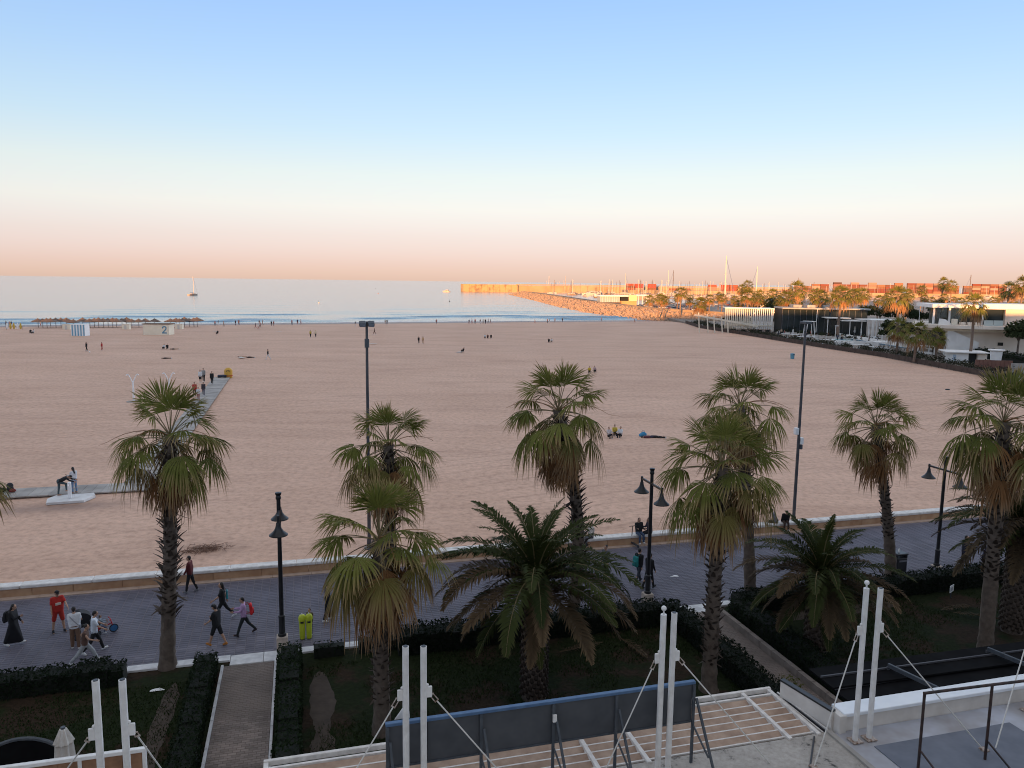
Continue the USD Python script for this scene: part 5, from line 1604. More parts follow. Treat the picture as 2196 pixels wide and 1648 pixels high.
def on_deck(label, px_, py_, heading, **kw):
    o = at(px_, py_, .17)
    kw.setdefault('legs', ((16, 4), (-16, 8)))
    return person(label, o, heading, fine=False, **kw)


WHT, REDC, TAN, BLUC = (.6, .6, .6), (.40, .03, .03), (.40, .26, .17), (.06, .12, .25)
on_deck('person in red top and dark trousers on the sand boardwalk', 418, 852, 200, top=REDC, bottom=BLK, h=1.8)
on_deck('person in white on the sand boardwalk below the one in red', 426, 860, 190, top=WHT, bottom=(.3, .15, .12), h=1.6)
on_deck('person in white top and black shorts, left of the pair on the sand boardwalk', 430, 822, 190, top=WHT, bottom=BLK, h=1.8, lower='shorts')
on_deck('person in black and white top, right of the pair on the sand boardwalk', 437, 820, 190, top=(.25, .25, .25), bottom=BLK, h=1.9)
on_deck('person all in black at the far end of the sand boardwalk', 455, 825, 190, top=BLK, bottom=BLK, h=1.75, build=1.25)
on_deck('person in dark top and grey skirt in the middle of the sand boardwalk', 437, 850, 190, top=(.04, .035, .045), bottom=(.12, .11, .13), h=1.7)
far_person('person in black with a white ball near the striped hut', 186, 754, 150, top=BLK, bottom=BLK, h=1.8)
far_person('person in red standing on the sand right of the striped hut', 219, 752, 150, top=REDC, bottom=(.3, .03, .03), h=1.6)
far_person('person in black top and white trousers walking alone on the sand', 575, 772, 100, top=BLK, bottom=WHT, h=1.9, legs=((24, 6), (-24, 14)))
far_person('left walker with yellow top and black trousers on the mid beach', 666, 724, 180, top=(.45, .34, .06), bottom=BLK, h=1.75)
far_person('right walker with white top, yellow cap and dark trousers on the mid beach', 677, 724, 180, top=(.6, .5, .35), bottom=(.05, .045, .05), h=1.75, cap=(.5, .36, .05))
far_person('lone dark walker right of the floodlight mast', 803, 718, 90, top=(.12, .06, .05), bottom=(.10, .05, .045), h=1.75, legs=((26, 4), (-26, 10)))
far_person('walker in black, left of two on the mid beach', 898, 737, 180, top=BLK, bottom=BLK, h=1.6)
far_person('walker in tan, right of two on the mid beach', 907, 738, 180, top=(.5, .33, .2), bottom=TAN, h=1.75)
for lab, x, y, hd_, mode, kw in (
        ('person in white sitting on the sand left of the striped hut', 72, 716, 150, 'ground', dict(top=WHT, bottom=BLK)),
        ('person in dark top sitting on the sand left of the striped hut', 66, 715, 190, 'ground', dict(top=BLK, bottom=BLK)),
        ('person in black sitting right of a white bag on the sand', 467, 717, 150, 'ground', dict(top=BLK, bottom=BLK)),
        ('person in white sitting below the hut marked 2', 352, 749, 170, 'ground', dict(top=WHT, bottom=BLK)),
        ('person in black sitting below the hut marked 2', 359, 749, 200, 'ground', dict(top=BLK, bottom=BLK)),
        ('person lying on the sand below the hut marked 2', 374, 750, 110, 'lie', dict(top=(.05, .04, .04), bottom=TAN)),
        ('person in dark clothes lying on the sand below the sitting pair', 357, 770, 100, 'lie', dict(top=BLK, bottom=BLK)),
        ('sunbather lying on a white towel left of the lone walker', 520, 767, 95, 'lie', dict(top=(.5, .4, .32), bottom=TAN)),
        ('person in black lying beside the sunbather', 537, 768, 80, 'lie', dict(top=BLK, bottom=BLK)),
        ('person in black half sitting on a white towel in the middle of the beach', 993, 756, 130, 'ground', dict(top=BLK, bottom=BLK, lean=-20)),
        ('person in white, left of three sitting on the sand', 1040, 726, 180, 'ground', dict(top=WHT, bottom=BLK)),
        ('person in dark red, middle of three sitting on the sand', 1046, 726, 180, 'ground', dict(top=(.12, .05, .04), bottom=BLK)),
        ('person in black, right of three sitting on the sand', 1053, 726, 180, 'ground', dict(top=BLK, bottom=BLK)),
        ('person in black sitting alone on the far right sand', 1177, 735, 180, 'ground', dict(top=BLK, bottom=BLK)),
        ('person in white sitting beside the lone one on the far right sand', 1183, 735, 160, 'ground', dict(top=WHT, bottom=(.3, .25, .2))),
        ('person in yellow top sitting beyond the tall curved palm', 1264, 800, 170, 'ground', dict(top=(.52, .36, .04), bottom=BLK)),
        ('person in pale pink top sitting beyond the tall curved palm', 1275, 799, 190, 'ground', dict(top=(.42, .28, .28), bottom=BLK)),
        ('person in white with legs out, left of the group in the middle sand', 1306, 940, 200, 'ground', dict(top=(.5, .45, .45), bottom=BLK)),
        ('person in yellow top in the group in the middle sand', 1318, 935, 180, 'ground', dict(top=(.50, .36, .05), bottom=BLK)),
        ('person in white, right of the group in the middle sand', 1330, 939, 150, 'ground', dict(top=WHT, bottom=BLK)),
        ('person in black lying beside the blue beach bag', 1408, 940, 75, 'lie', dict(top=BLK, bottom=BLK)),
        ('person in dark red and navy lying next to the blue beach bag', 1393, 940, 100, 'lie', dict(top=(.10, .03, .04), bottom=(.03, .03, .06)))):
    far_person(lab, x, y, hd_, sit=mode, h=1.7, **kw)
rng = np.random.default_rng(71)
SH = 'tiny people along the water line'
cols = [BLK, (.35, .14, .12), (.05, .05, .08), WHT, (.42, .16, .15), (.10, .08, .08), (.3, .2, .14)]
for k, (x, y) in enumerate(((13, 693), (20, 694), (24, 692), (87, 693), (461, 694), (468, 692), (480, 698), (505, 693), (512, 692), (548, 704), (554, 706), (558, 702), (556, 692), (563, 692), (582, 697), (587, 697), (638, 690), (645, 690), (626, 693), (762, 699), (826, 692), (830, 692), (936, 692),
                          (1006, 692), (1012, 691), (1019, 691), (1030, 692), (1036, 691), (1041, 692), (1047, 690), (1052, 690), (1147, 691), (1174, 690), (1178, 690), (1190, 687), (1206, 686), (1290, 684), (1361, 691))):
    c = cols[k % 7]
    pl = next(n for lim, n in ((40, 'at the far left'), (450, 'among the thatched parasols'), (530, 'by the last thatched parasol'), (600, 'right of the parasol row'), (700, 'left of the floodlight mast'), (950, 'right of the floodlight mast'), (1100, 'left of the breakwater tip'), (1230, 'below the breakwater tip'), (1500, 'near the breakwater root')) if x < lim)
    cn = ['black', 'dull red', 'navy', 'white', 'pink', 'dark brown', 'tan'][k % 7]
    far_person(f'tiny person in {cn} at the water line, {pl}', x, y + 1, rng.uniform(0, 360), group=SH, top=c, bottom=cols[(k * 3 + 2) % 7], h=rng.uniform(1.6, 1.8), sleeves='short', hair='short')

# ================================================================ things far out on the beach
def sand_at(px_, py_):
    o = at(px_, py_, 0)
    o[2] = float(sand_z(o[0], o[1]))
    return o


HUTW = worn('hut_cream', (0.72, 0.64, 0.50), (0.80, 0.72, 0.58), .8, .7)
o = sand_at(335, 719)
t = thing('beach_hut', 'cream beach hut with a brown roof and a big blue 2', 'beach hut', o, ANGD - 14)
MB().box((-3.2, 0, 0), (3.2, 3.2, 2.65)).build('wall', HUTW, t)
MB().box((-3.4, -.15, 2.652), (3.4, 3.4, 2.85), .02).build('roof', worn('hut_roof', (.13, .085, .06), (.18, .12, .085), 2, .8), t)
q = MB().mesh(meshkit.text_mesh('2', 1.75, .02, bold=True))
q.transformed(np.array([[1, 0, 0, 1.25], [0, 0, -1, -.001], [0, 1, 0, .45], [0, 0, 0, 1.]])).build('number_2', mat('number_blue', (.10, .24, .34), .7), t)
for x in (-3.2, 3.12):
    MB().box((x, -.02, 0), (x + .08, -.003, 2.64)).build('corner_trim', CREAM, t)
o = sand_at(168, 721)
t = thing('beach_hut', 'small white beach hut with broad blue stripes', 'beach hut', o, ANGD - 14)
MB().box((-1.65, 0, 0), (1.65, 2.2, 2.7)).build('wall', WHITE, t)
for k in range(5):
    x = -1.5 + k * .68
    MB().box((x, -.02, .02), (x + .32, -.003, 2.68)).build('stripe', mat('stripe_blue', (.16, .33, .46), .7), t)
MB().box((-1.7, -.1, 2.702), (1.7, 2.3, 2.80), .02).build('roof', WHITE, t)

THATCH = worn('thatch', (.12, .08, .062), (.22, .155, .12), 4, .95, .5, 16)
WOOD = worn('pole_wood', (.14, .10, .08), (.2, .15, .12), 4, .85)
rng = np.random.default_rng(81)


def thatch(o):
    t = thing('thatched_parasol', 'brown thatched parasol in the row by the sea', 'parasol', o, 0, group='thatched parasols in a row by the sea')
    MB().tube([(0, 0, 0), (0, 0, 2.5)], .07, 7).build('pole', WOOD, t)
    n = 18
    prof = [(1.95, 1.72), (1.9, 1.80), (1.35, 2.08), (.7, 2.38), (.25, 2.62), (.0, 2.85)]
    pr_ = np.array(prof)
    ang = np.arange(n) * 2 * np.pi / n
    r = pr_[:, None, 0] * (1 + .05 * rng.normal(0, 1, (6, n)))
    v = np.stack([r * np.cos(ang), r * np.sin(ang), np.broadcast_to(pr_[:, None, 1], (6, n)) + rng.normal(0, .03, (6, n))], -1)
    i, j = np.meshgrid(np.arange(5), np.arange(n), indexing='ij')
    MB().add(v.reshape(-1, 3), np.stack([i * n + j, i * n + (j + 1) % n, (i + 1) * n + (j + 1) % n, (i + 1) * n + j], -1).reshape(-1, 4)).build('thatch_cone', THATCH, t)
    return t


first = None
xs = [82, 92, 101, 109, 120, 131, 143, 158, 178, 193, 203, 212, 222, 232, 242, 250, 262, 272, 283, 298, 312, 332, 366, 378, 385, 396, 406, 416, 423]
for k, x in enumerate(xs):
    yy = 701 + rng.uniform(-1.8, 1.6) - .004 * x
    o = sand_at(x, yy)
    if first is None:
        first = thatch(o)
    else:
        copy_of(first, o, rng.uniform(0, 360), scale=rng.uniform(.92, 1.08))
for k, (x, lab) in enumerate(((142, 'small cream cabin behind the striped hut'), (269, 'small cream cabin left of the hut marked 2'), (383, 'small cream cabin right of the hut marked 2'))):
    o = sand_at(x, 706.5)
    t = thing('small_cabin', lab, 'cabin', o, ANGD - 10)
    MB().box((-.95, 0, 0), (.95, 1.4, 1.35)).build('wall', HUTW, t)
    MB().box((-1.02, -.08, 1.352), (1.02, 1.5, 1.45), .01).build('roof', CREAM, t)
    MB().box((-.3, -.02, .02), (.3, -.003, 1.15)).build('door', CANVAS, t)

# colourful play blocks at the far left, bins and small things
o = sand_at(30, 706)
t = thing('kayak_rack', 'yellow and white boats on a rack at the far left sand', 'boat rack', o, ANGD)
for k, (x, c) in enumerate(((-1.6, WHITE), (-.8, mat('rack_yellow', (.55, .36, .05), .5)), (0, mat('rack_yellow', (.55, .36, .05), .5)), (.9, WHITE), (1.6, mat('rack_yellow', (.55, .36, .05), .5)))):
    MB().mesh(hull(((x, 0, .25), (.2, .1, .1)), ((x, 0, 1.0), (.3, .25, .2)), ((x, 0, 1.75), (.1, .08, .08)), seg=10)).build('hull', c, t, smooth=50)
MB().bar((-2, .15, .9), (2, .15, .9), .08).bar((-1.9, .15, 0), (-1.9, .15, .9), .08).bar((1.9, .15, 0), (1.9, .15, .9), .08).build('rack', WOOD, t)
o = at(490, 811, .0)
t = thing('beach_bin', 'orange yellow beach bin at the far end of the sand boardwalk', 'litter bin', o, ANGD)
OY = worn('bin_orange', (.55, .30, .04), (.62, .36, .06), 4, .5)
MB().lathe([(.0, .05), (.48, .05), (.55, .2), (.58, 1.05), (.50, 1.25), (.3, 1.45), (0, 1.5)], 16).build('body', OY, t, smooth=40)
MB().tube([(0, 0, .30), (0, 0, .42)], .585, 16).build('red_band', cloth((.4, .03, .02)), t)
MB().box((-.22, -.56, .95), (.22, -.45, 1.15), .02).build('slot', BLACK, t)
o = at(478, 812, .0)
t = thing('beach_wheelchair', 'low dark blue beach trolley beside the orange yellow bin', 'trolley', o, ANGD)
MB().box((-.7, -.4, .25), (.5, .4, .5), .05).build('bed', cloth((.03, .035, .06)), t)
MB().tube([(.5, 0, .45), (.8, 0, .85), (.9, 0, .9)], .03, 6).build('handle', BLACK, t)
for sx in (-.45, .3):
    MB().tube([(sx, -.45, .2), (sx, .45, .2)], .2, 12).build('wheel', TYRE, t)
for k, (x, yt, yb) in enumerate(((287, 803, 862), (364, 800, 858))):
    o = at(x, yb, 0)
    t = thing('beach_shower', ['white Y shaped beach shower, left of two', 'white Y shaped beach shower, right of two'][k], 'shower', o, ANGD)
    h = height_at(o, yt)
    MB().tube([(0, 0, 0), (0, 0, h * .72)], .10, 10).build('post', WHITE, t, smooth=40)
    for sx in (-1, 1):
        a = np.linspace(0, 1, 8)
        MB().tube([(sx * .62 * x_ ** .8, 0, h * .70 + h * .30 * math.sin(x_ * 1.9) / math.sin(1.57)) for x_ in a], .055, 8).build('arm', WHITE, t, smooth=40)
        MB().lathe([(.05, .0), (.11, -.06), (.0, -.06)], 10, (sx * .62, 0, h * .70 + h * .30 * math.sin(1.9))).build('shower_head', WHITE, t)
    MB().tube([(0, 0, 0), (0, 0, .06)], .8, 14).build('base_slab', CONCRETE, t)
o = at(1699, 770, 0)
t = thing('beach_bin', 'blue beach bin standing alone on the sand at right', 'litter bin', o, ANGD)
MB().lathe([(.0, .0), (.36, .0), (.42, .9), (.45, .92), (.40, 1.05), (0, 1.12)], 14).build('body', cloth((.10, .26, .36)), t, smooth=40)
MB().box((-.2, -.46, .78), (.2, -.38, .9)).build('slot', BLACK, t)
o = at(1379, 937, .0)
t = thing('beach_bag', 'bright blue beach bag between the lying people', 'bag', o, ANGD + 10)
MB().mesh(softened(hull(((-.3, 0, .18), .16), ((.25, .05, .2), .18), ((0, 0, .38), .12)), .1, 1)).build('sack', cloth((.05, .24, .42)), t, smooth=60)
MB().tube([(-.2, 0, .4), (-.1, 0, .58), (.1, 0, .58), (.2, 0, .4)], .02, 5).build('strap', cloth((.02, .1, .2)), t)
for lab, x, y, a, wd in (('white towel on the sand under the person half sitting in the middle of the beach', 986, 757, 60, 1.9), ('white towel under the sunbather', 518, 769, 95, 1.6), ('white bag lying on the sand left of the person in black', 461, 712, 20, 1.1), ('pale towel lying alone on the sand', 598, 712, 10, 1.5), ('pale towel right of the floodlight mast', 800, 739, 10, 1.6)):
    o = sand_at(x, y)
    q = MB()
    k = 7
    gx, gy = np.meshgrid(np.linspace(-wd / 2, wd / 2, k), np.linspace(-.45, .45, 4), indexing='ij')
    gz = .13 + .06 * meshkit.noise(np.stack([gx * 2 + x, gy * 2, 0 * gx], -1))
    i, j = np.meshgrid(np.arange(k - 1), np.arange(3), indexing='ij')
    q.add(np.stack([gx, gy, gz], -1).reshape(-1, 3), np.stack([i * 4 + j, (i + 1) * 4 + j, (i + 1) * 4 + j + 1, i * 4 + j + 1], -1).reshape(-1, 4))
    M = np.eye(4)
    ca, sa = math.cos(math.radians(a)), math.sin(math.radians(a))
    M[:2, :2] = [[ca, -sa], [sa, ca]]
    M[:3, 3] = o
    q.transformed(M).build('towel', CANVAS, label=lab, cat='towel')
o = sand_at(192, 757)
MB().sphere(o + E3 * .14, .14, 2).build('ball', WHITE, smooth=True, label='white ball on the sand at the feet of the person in black', cat='ball')
o = at(2032, 836, .06)
MB().sphere(o, (.35, .2, .12), 2).build('driftwood', BLACK, smooth=True, label='small dark lump of driftwood on the right sand', cat='driftwood')

# ================================================================ breakwater, marina, container quay
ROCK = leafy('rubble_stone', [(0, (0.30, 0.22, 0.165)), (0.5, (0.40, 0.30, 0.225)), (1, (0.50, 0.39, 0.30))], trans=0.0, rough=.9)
LAND = worn('harbour_paving', (.20, .165, .14), (.28, .235, .20), .05, .9, space='world')
ASPH = worn('road_asphalt', (.06, .055, .05), (.09, .08, .075), .1, .9, space='world')
QUAY = worn('quay_stone', (.30, .215, .13), (.42, .31, .19), .03, .85, space='world')

wl = [at(x, y, -1.0) for x, y in ((1092, 632), (1150, 645), (1205, 659), (1255, 669), (1310, 678), (1372, 686), (1450, 692), (1500, 697))]
wl = np.array(wl)


def resample(P_, n):
    d = np.concatenate([[0], np.cumsum(np.linalg.norm(np.diff(P_, axis=0), axis=1))])
    s = np.linspace(0, d[-1], n)
    return np.stack([np.interp(s, d, P_[:, k]) for k in range(3)], -1), s


wp, ws = resample(wl, 240)
wt = unit(np.gradient(wp, axis=0))
wn = np.stack([-wt[:, 1], wt[:, 0], 0 * wt[:, 0]], -1)       # to the harbour side
if (wn[120] @ np.array([1.0, .4, 0])) < 0:
    wn = -wn
bw = thing('breakwater', 'long curving breakwater of orange lit rubble between beach and marina', 'breakwater')
q = MB()
prof = [(-3, -2.2), (0, -1.2), (13, 2.3), (15, 2.5), (15.2, 3.5), (15.9, 3.5), (16, 2.6), (27, 2.6), (28, -2)]
grid = np.stack([wp + wn * o + E3 * (z + 1.0) for o, z in prof], 1)
k = len(prof)
i, j = np.meshgrid(np.arange(239), np.arange(k - 1), indexing='ij')
Q_ = np.stack([i * k + j, (i + 1) * k + j, (i + 1) * k + j + 1, i * k + j + 1], -1)
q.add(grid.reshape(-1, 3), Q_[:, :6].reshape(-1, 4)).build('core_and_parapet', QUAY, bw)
MB().add(grid.reshape(-1, 3), Q_[:, 6:].reshape(-1, 4)).build('road', ASPH, bw)
rng = np.random.default_rng(91)
protos = []
for k in range(6):
    pts = rng.normal(0, 1, (11, 3))
    pts /= np.linalg.norm(pts, axis=1, keepdims=True)
    m = trimesh.convex.convex_hull(pts * [1, .8, .65])
    protos.append((m.vertices, m.faces))
rk = MB()
dens = np.gradient(ws)
for n_ in range(5200):
    # closer stretches carry more visible stones
    s = ws[-1] * rng.random() ** .75
    i = np.searchsorted(ws, s).clip(1, 239)
    x = rng.random()
    o = -1.5 + 15.5 * x
    z = -1.3 + 3.6 * np.clip(x * 1.05, 0, 1) + rng.normal(0, .15)
    R_ = trimesh.transformations.random_rotation_matrix(rng.random(3))[:3, :3]
    v, f = protos[n_ % 6]
    rk.add(v @ R_.T * rng.uniform(.5, 1.35) + wp[i] + wn[i] * o + wt[i] * rng.uniform(-2, 2) + E3 * (z + 1.0), f)
rk.build('rubble', ROCK, bw, kind='stuff')

# ground of the harbour side: from the edge of the sand back to the marina
edge = [(1470, 694), (1500, 704), (1600, 720), (1760, 746), (1900, 768), (2100, 806), (2196, 838), (2330, 890)]
ep = np.array([at(x, y, 0) for x, y in edge])
back = [at(3300, 690, 0), at(2500, 652, 0), at(1800, 646, 0), at(1560, 645, 0), at(1405, 656, 0), at(1395, 674, 0)]
poly = [tuple(p[:2]) for p in list(ep) + back]
from shapely import Polygon as _Poly
if not _Poly(poly).exterior.is_ccw:
    poly = poly[::-1]
MB().prism(poly, -2.0, 0.35).build('harbour_ground', LAND, kind='structure')

# dark edging fence and shrubs between sand and terraces
FENCE = worn('dark_fence', (.05, .035, .03), (.085, .06, .05), 1.2, .9)
es, el_ = resample(ep, 90)
fe = thing('beach_edge_fence', 'low dark brown fence along the right edge of the sand', 'fence')
for k in range(89):
    a, b_ = es[k], es[k + 1]
    MB().bar(a + E3 * .55, b_ + E3 * .55, .10, .9).build('fence_panel', FENCE, fe)
    MB().bar(a, a + E3 * 1.15, .14).build('fence_post', FENCE, fe)
SHRUB = leafy('shrub_leaf', [(0, (.02, .024, .014)), (.6, (.05, .048, .03)), (1, (.10, .075, .05))], trans=.1)
TREE = leafy('tree_leaf', [(0, (.018, .028, .012)), (.6, (.04, .054, .022)), (1, (.07, .08, .034))], trans=.15)


def leaf_cloud(mb, rng, c, rad, n, size):
    d = unit(rng.normal(0, 1, (n, 3)))
    d[:, 2] = np.abs(d[:, 2]) * .9 + d[:, 2] * .1
    r = rng.uniform(.45, 1.0, n) ** .6
    lump = .75 + .5 * meshkit.noise(d * 2.2 + np.asarray(c) * .37, 4)
    p = np.asarray(c) + d * np.asarray(rad) * (r * lump)[:, None]
    nn = unit(d + rng.normal(0, .6, (n, 3)))
    a1 = unit(np.cross(nn, rng.normal(0, 1, (n, 3))))
    a2 = np.cross(nn, a1)
    s = size * rng.uniform(.6, 1.4, n)[:, None]
    mb.add(np.stack([p - a1 * s, p + a2 * s * .6, p + a1 * s, p - a2 * s * .6], 1).reshape(-1, 3), np.arange(4 * n).reshape(-1, 4))


rng = np.random.default_rng(92)
nrm_ = lambda k: unit(np.array([es[k + 1][1] - es[k][1], -(es[k + 1][0] - es[k][0]), 0]))
inward = unit(np.array([1.0, .25, 0]))
sm = MB()
for k in range(0, 88):
    for _ in range(3):
        c = es[k] + inward * rng.uniform(.8, 8.0) + E3 * .35
        leaf_cloud(sm, rng, c, (1.3, 1.3, rng.uniform(.5, 1.5)), 70, .17)
sm.build('low_shrubs', SHRUB, label='dull low shrubs behind the dark fence at the edge of the sand', cat='shrubs', kind='stuff')


def bush_tree(label, c, rad, h, n, size, seed, group=None):
    rng = np.random.default_rng(seed)
    t = thing('bushy_tree', label, 'tree', c, 0, group)
    tr = MB().tube([(0, 0, 0), (.1, .05, h * .5), (0, .1, h * .8)], [.22, .16, .08], 7)
    for k in range(4):
        a = k * 1.6
        tr.tube([(.05, .05, h * .45), (math.cos(a) * rad * .5, math.sin(a) * rad * .5, h * .8)], [.1, .04], 5)
    tr.build('trunk', BARK, t)
    cm = MB()
    for _ in range(7):
        o = rng.normal(0, .38, 3) * [rad, rad, h * .22]
        leaf_cloud(cm, rng, np.array([0, 0, h * .66]) + o, (rad * .6, rad * .6, h * .26), n // 7, size)
    cm.build('crown', TREE, t, kind='stuff')
    return t


for k, (x, y, yt, w) in enumerate(((1855, 702, 660, 40), (1885, 706, 655, 50), (1935, 708, 655, 46), (1968, 712, 668, 40), (2002, 715, 650, 40), (1815, 700, 668, 30), (1650, 690, 640, 36), (1615, 688, 652, 34), (1905, 738, 692, 44), (1942, 744, 694, 40), (1972, 750, 702, 36), (2000, 756, 706, 34), (2180, 772, 690, 52), (2118, 752, 712, 30))):
    o = at(x, y, .35)
    h = height_at(o, yt)
    d = np.hypot(*o[:2])
    bush_tree(f"{['round', 'broad', 'dark green', 'olive green', 'bushy', 'small', 'tall dark', 'dense', 'low dark', 'lower dark', 'small dense', 'narrow dark', 'big dark', 'low olive'][k]} leafy tree {['behind the white awnings', 'left of the white villa, nearer the awnings', 'left of the white villa', 'just left of the villa terrace', 'close behind the villa terrace', 'behind the dark glass restaurant', 'behind the white colonnade', 'beside the white arch', 'behind the long terrace wall', 'behind the end of the terrace wall', 'behind the white day bed frame', 'by the dark lower glass of the villa', 'before the right part of the villa', 'right of the tall villa palm'][k]}", o, w / 2 * d / FPX * 1.0, h, 1500, .30, 200 + k)


# palms of the beach club and the marina
def club_palm(seed, label, h=9.0, droop=1.0):
    rng = np.random.default_rng(seed)
    t = thing('club_palm', label, 'palm tree', (0, 0, -500))
    tr = MB()
    z = np.linspace(0, h, 10)
    tr.tube(np.stack([.12 * np.sin(z * .4), .1 * np.cos(z * .35) - .1, z], -1), np.linspace(.24, .17, 10), 8)
    tr.build('trunk', worn('club_palm_bark', (.16, .115, .09), (.24, .17, .13), 2, .95), t, smooth=True)
    cm, dm_, st = MB(), MB(), MB()
    top = np.array([.12 * math.sin(h * .4), .1 * math.cos(h * .35) - .1, h])
    for k in range(27):
        q = k / 27
        az = k * 2.39996
        fan_frond(cm if q < .84 else dm_, rng, top + [0, 0, .1 - .3 * q], az, math.radians(80 - 118 * q), 1.25, 1.4, .1 + .30 * q, 1.15, 11, .3, .4 + .8 * q, st, ns=4)
    cm.build('crown', GREEN, t, attr='tip')
    dm_.build('withered_fronds', DEAD, t, attr='tip')
    st.build('stalks', STALK, t)
    return t


club_list = [  # foot x, foot y, heart row, label
    (1391, 667, 643, 'palm at the near end of the marina parking, leftmost'), (1417, 668, 642, 'second palm from the left by the marina parking'), (1452, 674, 640, 'third palm by the marina parking, left of the tall bare mast'),
    (1478, 676, 646, 'short palm by the breakwater root'), (1500, 684, 652, 'broad palm left of the white colonnade'), (1546, 683, 640, 'palm below the tallest mast'), (1580, 688, 652, 'palm above the white colonnade'),
    (1601, 668, 613, 'tall palm standing up against the red containers'), (1590, 664, 620, 'palm just left of the tall palm by the red containers'), (1600, 700, 635, 'palm behind the middle of the white colonnade'), (1622, 690, 640, 'palm at the foot of the white arch'),
    (1668, 700, 648, 'palm behind the colonnade, right end'), (1683, 712, 640, 'palm with reddish trunk left of the floodlit dark mast'), (1707, 707, 622, 'high palm over the dark glass restaurant'), (1752, 716, 638, 'palm in the middle of the dark glass restaurant'),
    (1795, 728, 634, 'orange trunked palm before the dark glass restaurant'), (1826, 703, 634, 'left of two slim palms behind the white awnings'), (1845, 701, 633, 'right of two slim palms behind the white awnings'), (1920, 742, 637, 'tall palm with pale trunk before the olive trees'),
    (1973, 668, 622, 'palm against the container wall, left of the villa'), (2017, 668, 608, 'very tall palm behind the villa, left of two'), (2037, 670, 613, 'very tall palm behind the villa, right of two'), (2058, 690, 648, 'palm just behind the villa terrace'),
    (2078, 778, 655, 'tall palm right in front of the villa'), (2155, 700, 622, 'palm behind the right part of the villa'), (2185, 705, 612, 'highest palm at the right edge behind the villa'), (2176, 755, 668, 'dark palm against the right part of the villa'), (2152, 757, 690, 'drooping palm against the villa wall'),
    (1960, 776, 715, 'short palm at the sand edge left of the villa'), (2006, 768, 722, 'smaller palm at the sand edge beside the white kiosk'), (2115, 748, 723, 'low palm at the villa garden, left'), (2132, 745, 714, 'low palm at the villa garden, right'), (1922, 760, 705, 'palm behind the white loungers')]
_rp = np.random.default_rng(93)
club_list += [(int(x), float(_rp.uniform(662, 690)), float(_rp.uniform(628, 650)), 'palm in the thick belt of palms behind the beach club') for x in np.linspace(1405, 2190, 34) + _rp.normal(0, 6, 34)]
heights = [4.6, 9.0]
firsts = {}
for k, (x, yb, yh, lab) in enumerate(club_list):
    o = at(x, yb, .35)
    h = height_at(o, yh)
    d = h - .35
    kind = 0 if d < 6.2 else 1
    rot = (k * 77) % 360
    sc = d / heights[kind]
    wd = max(.85, min(1.25, sc)) * (1.0 if np.hypot(*o[:2]) < 200 else 1.3)
    scl = (wd, wd, sc)
    if kind not in firsts:
        t = club_palm(300 + kind, lab, heights[kind])
        t.GetAttribute('xformOp:translate').Set(Gf.Vec3d(*o))
        t.GetAttribute('xformOp:rotateZ').Set(float(rot))
        UsdGeom.Xformable(t).AddScaleOp().Set(Gf.Vec3f(*scl))
        firsts[kind] = t
    else:
        copy_of(firsts[kind], o, rot, lab, group='palms of the beach club and marina', scale=scl)
for t in firsts.values():
    t.SetCustomDataByKey('group', 'palms of the beach club and marina')

# boats
HULLW = leafy('boat_white', [(0, (.58, .54, .50)), (.5, (.48, .42, .37)), (.75, (.36, .28, .22)), (.9, (.2, .15, .12)), (1, (.10, .11, .15))], trans=0, rough=.5, per='place')
MASTC = leafy('boat_mast', [(0, (.09, .065, .05)), (.3, (.18, .135, .10)), (.4, (.5, .43, .36)), (1, (.66, .6, .52))], trans=0, rough=.5, per='place')
SAIL = mat('furled_sail', (.10, .14, .26), .8)


def hull_mesh(L, B, D):
    n = 12
    s = np.linspace(0, 1, n)
    w = B / 2 * np.sin(np.pi * np.clip(s * .62 + .30, 0, 1)) ** .8
    w[-1] = .03
    v = []
    for k in range(n):
        x = -L / 2 + L * s[k]
        sh = D * (.9 + .25 * s[k] ** 2)
        v += [[x, -w[k], sh], [x, -w[k] * .75, 0], [x, 0, -.35], [x, w[k] * .75, 0], [x, w[k], sh]]
    i, j = np.meshgrid(np.arange(n - 1), np.arange(4), indexing='ij')
    f = np.stack([i * 5 + j, (i + 1) * 5 + j, (i + 1) * 5 + j + 1, i * 5 + j + 1], -1).reshape(-1, 4)
    dk = [[i_ * 5, i_ * 5 + 4, (i_ + 1) * 5 + 4, (i_ + 1) * 5] for i_ in range(n - 1)]
    return np.array(v), np.vstack([f, dk, [[0, 1, 2, 4]], [[2, 3, 4, 4]]])


def sail_boat(label, loc, rot, group=None, mh=16.0, sail=SAIL):
    t = thing('sailing_boat', label, 'sailing boat', loc, rot, group, scale=1.0)
    v, f = hull_mesh(11, 3.4, 1.2)
    MB().add(v, f).build('hull', HULLW, t, smooth=40)
    MB().box((-2.6, -.95, 1.1), (2.4, .95, 1.75), .25).build('cabin', HULLW, t)
    MB().tube([(.9, 0, 1), (.85, 0, mh)], [.23, .16], 6).build('mast', MASTC, t)
    MB().tube([(.9, 0, 2.6), (-3.6, 0, 2.7)], .14, 6).build('boom', sail, t)
    MB().tube([(5.3, 0, 1.5), (.87, 0, mh * .95)], .07, 5).build('forestay', sail, t)
    MB().bar((.87, -.9, mh * .6), (.87, .9, mh * .6), .06).build('spreader', MASTC, t)
    return t


